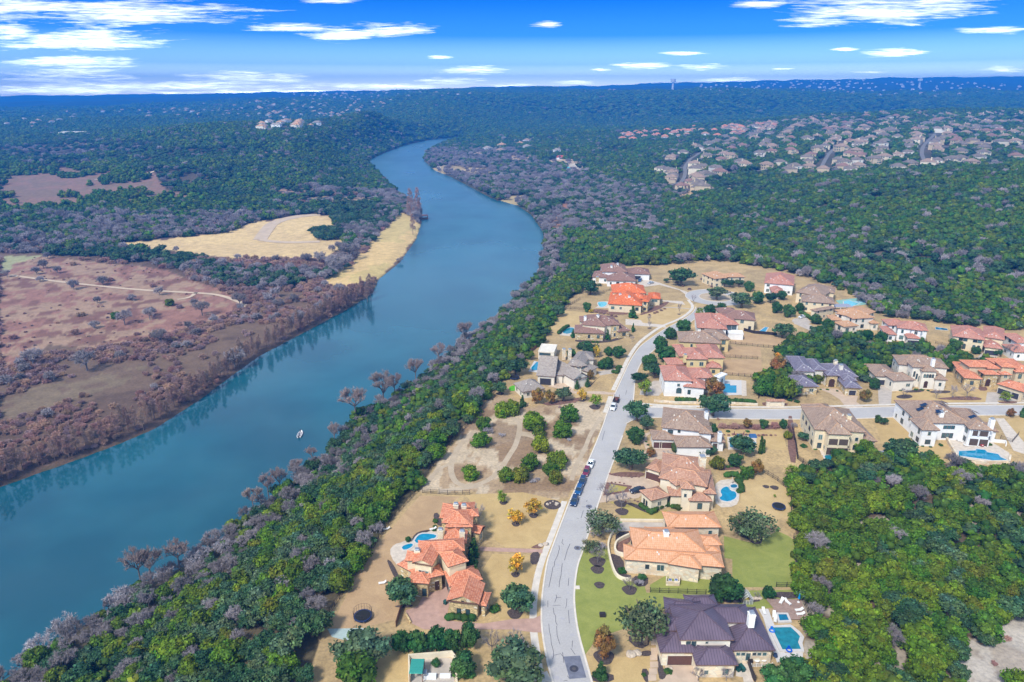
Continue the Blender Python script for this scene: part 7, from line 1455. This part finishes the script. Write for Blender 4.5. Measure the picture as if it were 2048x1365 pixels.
# planting beds round the houses: loose low shrubs, each one a plant
def beds():
    r = np.random.default_rng(12); n = 0
    for (line, k, step, w, lab) in [
        ([(1298,1003),(1305,1012),(1320,1015),(1340,1009)],'s',6,9,'clipped round shrub in the curved hedge below the clay roofed house'),([(1221,948),(1235,953),(1262,955),(1286,953)],'u',7,7,'low brown bush edging the drive under the spreading oak'),([(1213,975),(1222,966),(1255,968)],'u',7,7,'low dry bush in the triangular drive island bed'),([(1210,990),(1230,988),(1262,982)],'u',7,7,'low dry bush along the lower edge of the drive island'),([(1250,1004),(1262,998),(1275,1004),(1290,1018),(1300,1026)],'u',7,8,'small dry bush in the bed left of the clay roofed wing'),
        ([(1288,880),(1296,890),(1301,905)],'s',6,7,'dark shrub edging the left of the curved garden path'),([(1303,868),(1306,885),(1312,900)],'s',6,7,'dark shrub edging the right of the curved garden path'),([(1545,805),(1580,803),(1610,806)],'s',12,12,'green shrub around the stone entry sign'),([(1590,785),(1640,780),(1690,783),(1720,786)],'s',14,7,'small shrub before the slate roofed house'),([(1800,782),(1830,780),(1870,784)],'s',11,7,'small shrub in the beds of the pale mansion'),([(1905,795),(1930,798),(1960,797)],'u',9,8,'dry bush in the brown bed by the orange roofed house'),
        ([(1300,632),(1330,618),(1340,610)],'u',8,9,'brown bush beside the bright orange roofed house'),([(1190,625),(1215,630),(1240,636)],'u',8,10,'brown bush in the bed below the turquoise pool'),([(1160,688),(1185,686),(1205,688)],'s',7,9,'green shrub under the windows of the brown roofed stone house'),([(1120,815),(1140,810),(1160,800),(1180,790)],'u',9,9,'brown bush in the long bed before the farmhouse'),([(1445,820),(1430,858)],'u',20,9,'stray brown bush by the side street oak'),([(1440,870),(1500,872),(1560,872)],'u',8,9,'low mauve bush along the front of the side street border'),
        ([(1340,560),(1380,580),(1392,585)],'u',14,10,'brown bush along the cul-de-sac lawn edge'),([(1405,560),(1418,572),(1430,578)],'u',6,12,'purple brown bush by the cream cul-de-sac house'),([(1450,585),(1480,590),(1500,592)],'u',8,8,'low bush under the small oaks at the cul-de-sac'),([(1690,668),(1720,665),(1750,662)],'s',8,8,'low hedge shrub before the orange brown roofed house'),([(1440,935),(1455,935),(1475,932)],'s',8,10,'dark shrub in the brown strip above the kidney pool lawn'),([(870,1062),(872,1045),(880,1040)],'s',8,12,'green shrub in the black bed behind the villa'),([(1475,1195),(1500,1198),(1525,1200)],'u',9,5,'tan boulder like bush in the long black bed'),
        ([(1225,1040),(1240,1030)],'s',12,9,'small green shrub by the pale driveway'),([(1335,1345),(1338,1362)],'s',14,16,'yellow green shrub beside the stepping slabs'),([(1288,1350),(1295,1335)],'s',16,14,'agave clump in the black bed left of the slabs'),([(1630,900),(1625,880)],'s',9,12,'bush against the left wall of the tall cream house'),([(1830,890),(1860,895),(1880,892),(1895,886)],'s',11,9,'round bush under the windows of the white mansion'),([(1820,855),(1830,862)],'u',8,9,'dark bush left of the white mansion'),([(1975,890),(1990,886)],'s',9,12,'bush at the right end of the white mansion terrace')]:
        pts = []
        for a, b in zip(line[:-1], line[1:]):
            m = max(1, int(math.hypot(b[0]-a[0], b[1]-a[1])/step)); pts += [(a[0]+(b[0]-a[0])*i/m, a[1]+(b[1]-a[1])*i/m) for i in range(m)]
        for p in pts: yt(k, p[0]+r.uniform(-1.5, 1.5), p[1]+r.uniform(-1, 1), w*r.uniform(.8, 1.25), r.uniform(.7, 1.0), lab, 0.0, lab)
beds()
BLOCKPT = []
# ---------------------------------------------------------------- far houses
ROOF['dim'] = plain('roof_weathered', (.20, .165, .14), .85, .25, .3)
def suburb():
    r = np.random.default_rng(21); protos = []
    mats = [ROOF['tan'], WALL['ivory'], M_GLASS, M_SOFF]
    def proto(k, roofm, wallm):
        b = MB(); q = np.random.default_rng(300+k)
        def hip(x0, y0, x1, y1, h, rs):
            b.box(x0+.5, y0+.5, -2, x1-.5, y1-.5, h-.05, 1); W_, D_ = x1-x0, y1-y0; m = min(W_, D_)/2
            R0, R1 = ((x0+m, y0+m), (x1-m+.01, y0+m)) if W_ >= D_ else ((x0+m, y0+m), (x0+m, y1-m+.01))
            E = [(x0, y0, h), (x1, y0, h), (x1, y1, h), (x0, y1, h)]; A = (*R0, h+rs*m); Z = (*R1, h+rs*m)
            for f in ([(E[0], E[1], Z, A), (E[1], E[2], Z), (E[2], E[3], A, Z), (E[3], E[0], A)] if W_ >= D_ else [(E[0], E[1], A), (E[1], E[2], Z, A), (E[2], E[3], Z), (E[3], E[0], A, Z)]): b.face(f, 0)
            b.face(E[::-1], 3)
        hip(-8, -6, 8, 6, 6.0, .55); hip(-3+q.uniform(-3, 4), -9, 5+q.uniform(-2, 2), 0, 5.4+q.random(), .6); hip(6, -4, 12, 5, 3.6, .5) if k % 2 else hip(-12, -3, -5, 5, 3.6, .5)
        if k % 3 == 0: b.box(-3, 2, 6, -2, 3, 10.5, 1)
        for zz in (1.8, 4.5):
            for xx in (-6.5, -4, 1.5, 3.5, 6.2): 
                if q.random() < .85: yf = -8.5 if -1 < xx < 4 and zz < 5 else -5.5; b.box(xx-.7, yf-.05, zz-.75, xx+.7, yf+.08, zz+.75, 2)
            for yy in (-3, 2): b.box(7.45, yy-.7, zz-.7, 7.56, yy+.7, zz+.7, 2); b.box(-7.56, yy-.7, zz-.7, -7.45, yy+.7, zz+.7, 2)
        o = b.build('p', [ROOF[roofm], WALL[wallm], M_GLASS, M_SOFF]); me = o.data; bpy.data.objects.remove(o); me.name = 'house'; return me
    base = [proto(0, 'tan', 'ivory'), proto(1, 'brown', 'beige'), proto(2, 'dim', 'pale'), proto(3, 'dim', 'beige'), proto(4, 'dim', 'ivory'), proto(5, 'tan', 'beige'), proto(6, 'dim', 'beige')]
    orange = [proto(7, 'orange', 'pale'), proto(8, 'clay', 'white'), proto(9, 'red', 'ivory')]; white = [proto(10, 'grey', 'white'), proto(11, 'tan', 'white'), proto(12, 'sand', 'pale')]
    zones = [
      ([(1340,352),(1330,325),(1380,300),(1500,265),(1620,240),(1700,228),(1900,228),(2060,226),(2060,325),(1980,330),(1780,345),(1640,355),(1500,345),(1400,365)], base, 23, 250, 'tan roofed house in the large hillside subdivision at upper right'),
      ([(1322,345),(1400,362),(1405,388),(1350,380)], base, 20, 14, 'tan roofed house on the nearest street of the upper right subdivision'),
      ([(1215,272),(1260,262),(1420,258),(1540,250),(1560,262),(1440,278),(1300,284),(1230,284)], orange, 24, 50, 'orange roofed house in the far subdivision at centre right'),
      ([(1440,262),(1540,250),(1640,236),(1640,250),(1540,266),(1480,272)], base, 24, 24, 'small pale roofed house beyond the orange roofed subdivision'),
      ([(930,330),(960,300),(1060,285),(1150,292),(1150,305),(1000,318)], white, 60, 8, 'white house scattered among the trees right of the river')]
    far = [([(200,228),(330,218),(560,198),(700,196),(830,205),(790,212),(700,240),(560,240),(420,238),(300,240)], white, 36, 190), ([(0,250),(60,240),(140,225),(160,240),(90,262),(0,262)], white, 60, 14),
      ([(560,190),(900,182),(1000,186),(960,194),(700,202)], white, 80, 60), ([(1370,172),(1560,165),(1700,162),(1900,165),(2040,170),(2040,180),(1880,200),(1740,195),(1600,185),(1420,186)], white, 90, 150), ([(1100,183),(1230,180),(1225,186),(1110,188)], white, 70, 14), ([(500,258),(570,248),(640,255),(630,262),(520,264)], white, 34, 14)]
    pts = []
    RD = []; RDd = []; M_SUBR = plain('old_asphalt', (.20, .19, .185), .9, .15, .3)
    for line in ([(1338,372),(1400,352),(1480,345),(1600,338),(1720,335),(1850,326),(1960,316),(2070,312)], [(1355,338),(1430,322),(1520,318),(1650,308),(1800,300),(1930,292),(2070,286)], [(1390,308),(1480,296),(1600,288),(1720,280),(1860,270),(2070,262)], [(1470,280),(1580,268),(1700,258),(1850,250),(2060,243)], [(1600,252),(1750,242),(1900,236),(2060,233)], [(1352,378),(1372,352),(1368,330),(1400,306)], [(1640,340),(1655,308),(1700,280)], [(1850,328),(1840,298),(1870,268)], [(1230,276),(1330,272),(1450,264),(1550,256)]):
        q = P([a for a, b in line], [b for a, b in line])[:, :2]; c = smooth_poly(q, 2, False); sg = np.linalg.norm(np.diff(c, axis=0), axis=1); s_ = np.concatenate([[0], np.cumsum(sg)]); n_ = max(3, int(s_[-1]/9)); tt = np.linspace(0, s_[-1], n_)
        c = np.stack([np.interp(tt, s_, c[:, 0]), np.interp(tt, s_, c[:, 1])], 1); d = np.gradient(c, axis=0); d /= np.linalg.norm(d, axis=1)[:, None]; nn = np.stack([-d[:, 1], d[:, 0]], 1); A_ = c+nn*3; B_ = c-nn*3
        za = height(A_[:, 0], A_[:, 1])+.5; zb = height(B_[:, 0], B_[:, 1])+.5; b = MB()
        for i in range(n_-1): b.face([(*B_[i], zb[i]), (*B_[i+1], zb[i+1]), (*A_[i+1], za[i+1]), (*A_[i], za[i])])
        tag(b.build('suburb_street', M_SUBR), kind='structure'); RD += list(c); RDd += list(d)
        for p in c: BLOCKPT.append((p[0], p[1], 8))
    RD = np.array(RD); RDd = np.array(RDd)
    def near_road(p):
        k = np.argmin(((RD-p[:2])**2).sum(1)); return np.linalg.norm(RD[k]-p[:2]), RDd[k]
    def fill(poly, sp, cap):
        poly = np.array(poly, float); out = []; lo, hi = poly.min(0), poly.max(0); tr = 0
        cand = r.uniform(lo, hi, (5000 if cap > 100 else 1200, 2)); cand = cand[inpoly(cand[:, 0], cand[:, 1], poly)]
        if not len(cand): return out
        # even cover of the ground, not of the picture
        q = P(cand[:, 0], cand[:, 1]); wgt = np.linalg.norm(q[:, :2], axis=1)
        keep = r.random(len(q)) < (wgt/wgt.max())**.9; q = q[keep]
        for p in q:
            if near_road(p)[0] < 14: continue
            if cap > 40 and p[0] > 0 and p[1] < 3000 and near_road(p)[0] > 38 and r.random() < .6: continue
            if all((p[0]-o[0])**2+(p[1]-o[1])**2 > sp*sp for o in out):
                out.append(p)
                if len(out) >= cap: break
        return out
    n = 0
    for poly, pr, sp, cap, lab in zones:
        for p in fill(poly, sp, cap):
            dd = near_road(p); rz = math.atan2(dd[1][1], dd[1][0])+r.choice([0, 0, 0, pi, pi/2])+r.normal()*.06
            o = bpy.data.objects.new('house', pr[r.integers(len(pr))]); link(o); o.location = (p[0], p[1], p[2]+.4); o.rotation_euler = (0, 0, rz); s = r.uniform(1.12, 1.4); o.scale = (s, s, s*1.02); tag(o, lab, 'house', lab); n += 1; BLOCKPT.append((p[0], p[1], 10))
    allf = []
    for poly, pr, sp, cap in far: allf += fill(poly, sp, cap)
    if allf:
        a = np.array(allf); s = r.uniform(.75, 1.4, len(a)); gn_mass('distant_houses', a+(0, 0, 5), np.stack([s, s, s], 1), white, 'pale houses scattered over the distant ridges', 'houses')
    print('SUB', n, len(allf))

suburb()
scatter()
# ---------------------------------------------------------------- bald cypresses along the left bank, and on the right shore
def cypresses():
    r = np.random.default_rng(5)
    line = np.array(LB[1:])[2:17]; line = [(a, b) for a, b in line if b > 480 or a > 700]
    w = w2([(-30,985),(75,946),(150,920),(230,890),(310,856),(400,798),(460,753),(520,710),(600,668),(690,620),(742,590)], RIVER)
    seg = np.linalg.norm(np.diff(w, axis=0), axis=1); s = np.concatenate([[0], np.cumsum(seg)]); t = 0; i = 0
    while t < s[-1]:
        x = np.interp(t, s, w[:, 0]); y = np.interp(t, s, w[:, 1]); off = r.uniform(-1.0, 3.6); x -= off*.72+1.2; y += off*.7+1.2
        z = float(height([x], [y])[0]); rr = r.uniform(2.3, 3.6)
        tree('bald_cypress', x, y, max(z, RIVER+.2), rr, r.uniform(.95, 1.4), 'slender leafless reddish cypress in the line along the left waterline', 'tree', 'cypresses lining the left bank', parts=False)
        t += r.uniform(1.8, 4.0); i += 1
    print('CYP', i)
    for (px, py, wd, hs, lab, k) in [(562,988,36,1.5,'tallest vine covered bare cypress of the group standing in the river edge','bald_cypress'),(538,1000,38,1.35,'bare cypress left of the vine covered one at the river edge','bald_cypress'),(508,1025,44,1.15,'leftmost bare cypress of the trio at the river edge','bald_cypress'),(625,928,26,1.3,'small bare cypress standing alone near the boat','bald_cypress'),(712,842,58,.8,'broad bare cypress above the river at the middle bank','bald_cypress'),(768,815,60,.8,'pinkish bare cypress clump on the middle bank','bald_cypress'),(670,888,34,1.2,'thin bare cypress between the boat and the broad one','bald_cypress'),(790,795,40,1.0,'smaller bare cypress right of the pinkish clump','bald_cypress'),(595,955,34,1.1,'short bare cypress right of the vine covered one','bald_cypress'),(360,1140,56,1.1,'bare cypress between the reddish pair and the large silvery tree','bald_cypress'),(832,770,40,1.3,'dark trunked bare cypress below the modern farmhouse','bald_cypress'),(878,730,36,1.0,'bare cypress leaning over the water below the green slope','bald_cypress'),(930,690,40,1.0,'upper bare cypress on the right shore','bald_cypress'),
      (283,1170,62,1.25,'left trunk of the pair of reddish cypresses at the lower river edge','bald_cypress'),(305,1168,56,1.3,'right trunk of the pair of reddish cypresses at the lower river edge','bald_cypress'),(398,1130,74,.95,'large silvery bare tree at the lower river edge','pale_tree'),(448,1105,60,.9,'silvery bare tree above the large one at the lower river edge','pale_tree'),(130,1270,80,1.0,'silvery bare tree nearest the lower left corner','pale_tree'),(80,1310,84,.9,'grey bare tree at the lower left corner','pale_tree'),(250,1215,90,.9,'wide silvery bare tree leaning over the lower river','pale_tree'),(742,600,26,1.3,'vine wrapped tree at the point of the left bank','bald_cypress'),(735,604,22,1.1,'shorter vine wrapped tree at the point of the left bank','bald_cypress'),(800,526,22,.8,'small round bare tree on the golden meadow edge','bare_tree'),(822,440,30,1.3,'tall rusty cypress at the end of the golden meadow','bald_cypress'),(836,430,26,1.3,'rusty cypress nearest the dock on the left bank','bald_cypress'),(826,470,22,1.2,'lower rusty cypress on the golden meadow edge','bald_cypress')]:
        p = P([px], [py])[0]; d = p[1]*CP-(p[2]-HC)*SP; rr = wd/2*d/F
        kk = 'tall_cypress' if k == 'bald_cypress' and py > 620 else k
        if kk == 'tall_cypress': rr *= 1.15; hs = max(1.1, hs)
        tree(kk, p[0], p[1], p[2], rr, hs, lab, 'tree', parts=False, name='bare_tree' if k == 'pale_tree' else 'bald_cypress' if k == 'bald_cypress' else None)
    # big bare oaks on the flats
    for (px, py, wd, lab) in [(178,600,0,''),(175,742,70,'large spreading bare tree at the left flats beside a pale clearing'),(470,735,64,'large spreading bare tree nearest the river scrub'),(760-60,520,60,'tall bare tree between yellow field and golden meadow'),(672,545,60,'largest bare tree on the golden meadow'),(640,530,44,'bare tree left of the largest on the golden meadow'),(615,528,36,'round bare tree at the left end of the golden meadow'),(405,632,52,'bare tree beside the bend of the dirt road'),(480,612,44,'bare tree at the end of the dirt road'),(68,735,64,'bare tree near the left edge of the flats'),(15,555,26,'dark bush at the left end of the dirt road'),(300,640,40,'bare tree in the middle of the scrub belt'),(322,690,56,'grey bare tree above the pale clearing'),(250,650,50,'grey bare tree at the field corner')]:
        if wd == 0: continue
        p = P([px], [py])[0]; d = p[1]*CP-(p[2]-HC)*SP; tree('bare_tree', p[0], p[1], p[2], wd/2*d/F, 1.0, lab, 'tree', parts=False)
    for (px, py, wd, lab) in [(340,612,22,'small dark juniper alone on the reddish field by the road'),(232,638,22,'dark juniper on the reddish field right of a brown thicket')]:
        p = P([px], [py])[0]; d = p[1]*CP-(p[2]-HC)*SP; tree('juniper_tree', p[0], p[1], p[2], wd/2*d/F, .9, lab, 'tree')
cypresses()
HZD=1.95e-4
# ================================================================ SKY, SUN, AIR
def build_world():
    w = bpy.data.worlds.new('World'); SC.world = w; w.use_nodes = True; t = w.node_tree; N = t.nodes; L = t.links
    bg = N['Background']; sky = N.new('ShaderNodeTexSky'); sky.sky_type = 'NISHITA'; sky.sun_disc = False
    sky.sun_elevation = R(48); sky.sun_rotation = R(SUN_AZ); sky.altitude = 200; sky.ozone_density = 2.0; sky.dust_density = .5
    def M(op, a, b=None, c=None, cl=False):
        n = N.new('ShaderNodeMath'); n.operation = op; n.use_clamp = cl
        for k, v in enumerate((a, b, c)):
            if v is None: continue
            if hasattr(v, 'is_output'): L.new(v, n.inputs[k])
            else: n.inputs[k].default_value = v
        return n.outputs[0]
    tc = N.new('ShaderNodeTexCoord'); sp = N.new('ShaderNodeSeparateXYZ'); L.new(tc.outputs['Generated'], sp.inputs[0])
    X, Y, Z = sp.outputs; Yp = M('MAXIMUM', Y, .05); U = M('DIVIDE', X, Yp); V = M('DIVIDE', Z, Yp)
    cb = N.new('ShaderNodeCombineXYZ'); L.new(U, cb.inputs[0]); L.new(V, cb.inputs[1])
    # cloud sheet positions: (px, py, half width, half height) measured off the photograph, turned into directions
    CL = [(240,28,235,26),(60,12,180,16),(170,82,165,17),(20,66,60,16),(590,57,95,9),(680,70,70,12),(780,62,88,11),(130,124,150,11),(110,152,150,12),(490,154,155,11),
          (330,172,330,9),(120,180,230,12),(560,186,320,5),(945,141,62,8),(890,162,75,7),(770,172,130,5),(1020,172,50,4),(1155,165,55,5),(1280,131,70,5),(1410,134,62,6),(1365,107,45,4),(1095,50,28,6),(1750,22,170,24),(1640,42,80,10),(1880,16,110,14),(1790,106,62,9),
          (1985,60,75,7),(2010,140,52,8),(1470,160,70,4),(1520,8,50,8),(1890,2,80,7),(655,2,60,4),(880,115,24,3),(1690,99,26,4),(1740,145,40,2),(1200,140,22,2),(1560,138,30,2)]
    acc = None
    for (a, b, hw, hh) in CL:
        dx, dy, dz = [float(q) for q in ray(a, b)]; u0 = dx/dy; v0 = dz/dy
        s = N.new('ShaderNodeVectorMath'); s.operation = 'SUBTRACT'; L.new(cb.outputs[0], s.inputs[0]); s.inputs[1].default_value = (u0, v0, 0)
        k = 1/1320.; m = N.new('ShaderNodeVectorMath'); m.operation = 'MULTIPLY'; L.new(s.outputs[0], m.inputs[0]); m.inputs[1].default_value = (1/(hw*k*1.05), 1/(hh*k*1.15), 0)
        l = N.new('ShaderNodeVectorMath'); l.operation = 'LENGTH'; L.new(m.outputs[0], l.inputs[0])
        o = M('SUBTRACT', 1, l.outputs['Value']); acc = o if acc is None else M('MAXIMUM', acc, o)
    mp = N.new('ShaderNodeMapping'); mp.inputs['Scale'].default_value = (1, 14, 1); L.new(cb.outputs[0], mp.inputs[0])
    def noise(sc, det, dist=0, ro=.6):
        n = N.new('ShaderNodeTexNoise'); n.inputs['Scale'].default_value = sc; n.inputs['Detail'].default_value = det; n.inputs['Distortion'].default_value = dist; n.inputs['Roughness'].default_value = ro; L.new(mp.outputs[0], n.inputs['Vector']); return n.outputs['Fac']
    n1 = noise(8, 10, .4, .66); n2 = noise(38, 7, .3)
    f = M('ADD', acc, M('MULTIPLY', M('SUBTRACT', n1, .5), 2.5)); f = M('ADD', f, M('MULTIPLY', M('SUBTRACT', n2, .5), 1.1))
    f = M('MULTIPLY', M('SUBTRACT', f, .16), 1.2, None, True)
    f = M('MULTIPLY', f, M('MULTIPLY', M('GREATER_THAN', acc, -1.2), 1))
    front = M('GREATER_THAN', Y, .06); f = M('MULTIPLY', f, front)
    # unseen high cloud elsewhere on the dome, thickened to pale the river
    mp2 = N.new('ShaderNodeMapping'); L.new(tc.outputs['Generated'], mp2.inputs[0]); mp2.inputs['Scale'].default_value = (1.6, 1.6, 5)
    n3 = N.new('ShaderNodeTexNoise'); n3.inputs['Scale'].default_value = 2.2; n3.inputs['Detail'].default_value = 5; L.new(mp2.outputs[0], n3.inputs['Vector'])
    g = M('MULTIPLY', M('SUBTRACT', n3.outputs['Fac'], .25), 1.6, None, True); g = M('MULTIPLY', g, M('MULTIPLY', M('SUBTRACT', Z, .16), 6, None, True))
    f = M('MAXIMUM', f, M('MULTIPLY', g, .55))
    # Nishita sky tinted by height; bright band above view added to pale the river
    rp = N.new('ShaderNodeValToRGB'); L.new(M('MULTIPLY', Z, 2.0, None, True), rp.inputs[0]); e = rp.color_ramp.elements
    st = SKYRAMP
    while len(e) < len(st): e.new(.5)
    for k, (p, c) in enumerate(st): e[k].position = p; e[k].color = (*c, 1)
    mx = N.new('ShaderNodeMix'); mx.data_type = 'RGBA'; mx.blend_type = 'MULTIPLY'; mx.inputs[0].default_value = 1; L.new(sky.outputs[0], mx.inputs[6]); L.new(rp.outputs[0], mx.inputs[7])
    cm = N.new('ShaderNodeMix'); cm.data_type = 'RGBA'; L.new(f, cm.inputs[0]); L.new(mx.outputs[2], cm.inputs[6])
    cr_ = N.new('ShaderNodeValToRGB'); L.new(n2, cr_.inputs[0]); cr_.color_ramp.elements[0].color = (*[c*.6 for c in CLOUDC], 1); cr_.color_ramp.elements[1].color = (*CLOUDC, 1); cr_.color_ramp.elements[0].position = .35; cr_.color_ramp.elements[1].position = .6
    kb = M('ADD', 1, M('MULTIPLY', 14, M('POWER', 2.718, M('MULTIPLY', Z, -30)))); cv = N.new('ShaderNodeVectorMath'); cv.operation = 'SCALE'; L.new(cr_.outputs[0], cv.inputs[0]); L.new(kb, cv.inputs['Scale']); L.new(cv.outputs[0], cm.inputs[7])
    sv = N.new('ShaderNodeMix'); sv.data_type = 'RGBA'; sv.blend_type = 'MULTIPLY'; sv.inputs[0].default_value = 0; 
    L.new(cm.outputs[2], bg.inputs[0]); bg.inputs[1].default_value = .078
    w.cycles.sampling_method = 'MANUAL'; w.cycles.sample_map_resolution = 512
SUN_AZ = 215
SKYRAMP = [(0, (16, 16, 13)), (.035, (7.5, 8.6, 8.2)), (.07, (2.1, 3.0, 4.4)), (.14, (.2, .80, 2.3)), (.225, (.02, .42, 1.65)), (.31, (2.9, 2.9, 2.5)), (.7, (2.6, 2.7, 2.4)), (1, (1.3, 1.45, 1.4))]  # last stops: white veil added out of view for paler water and softer light
CLOUDC = (16., 16.4, 17.2)
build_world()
sd = bpy.data.lights.new('sun', 'SUN'); sd.energy = 3.7; sd.angle = R(10); sd.color = (1, .95, .87)
so = link(bpy.data.objects.new('sun', sd)); so.rotation_euler = (R(42), 0, R(180-SUN_AZ+180-180)); 
def aim_sun(az, el):
    d = np.array([math.sin(R(az))*math.cos(R(el)), math.cos(R(az))*math.cos(R(el)), math.sin(R(el))])
    from mathutils import Vector
    so.rotation_euler = Vector(d).to_track_quat('Z', 'Y').to_euler()
aim_sun(SUN_AZ, 48)
HAZE = 1
if HAZE:
    b = MB(); b.box(-13450, -400, -45, 13450, 13450, 400)
    hm = bpy.data.materials.new('haze'); hm.use_nodes = True; t = hm.node_tree; t.nodes.remove(t.nodes['Principled BSDF'])
    pv = t.nodes.new('ShaderNodeVolumePrincipled'); t.links.new(pv.outputs[0], t.nodes['Material Output'].inputs['Volume'])
    pv.inputs['Color'].default_value = (.02, .26, .9, 1); pv.inputs['Density'].default_value = HZD
    pv.inputs['Anisotropy'].default_value = 0
    h = b.build('haze', hm); tag(h, 'blue air between the camera and the far hills', 'haze', kind='stuff')
SC.view_settings.view_transform = 'Standard'; SC.view_settings.look = 'None'; SC.view_settings.exposure = .27; SC.view_settings.gamma = 1
SC.cycles.max_bounces = 5; SC.cycles.diffuse_bounces = 2; SC.cycles.glossy_bounces = 3; SC.cycles.transmission_bounces = 3; SC.cycles.volume_bounces = 1; SC.cycles.transparent_max_bounces = 8
SC.cycles.use_denoising = True
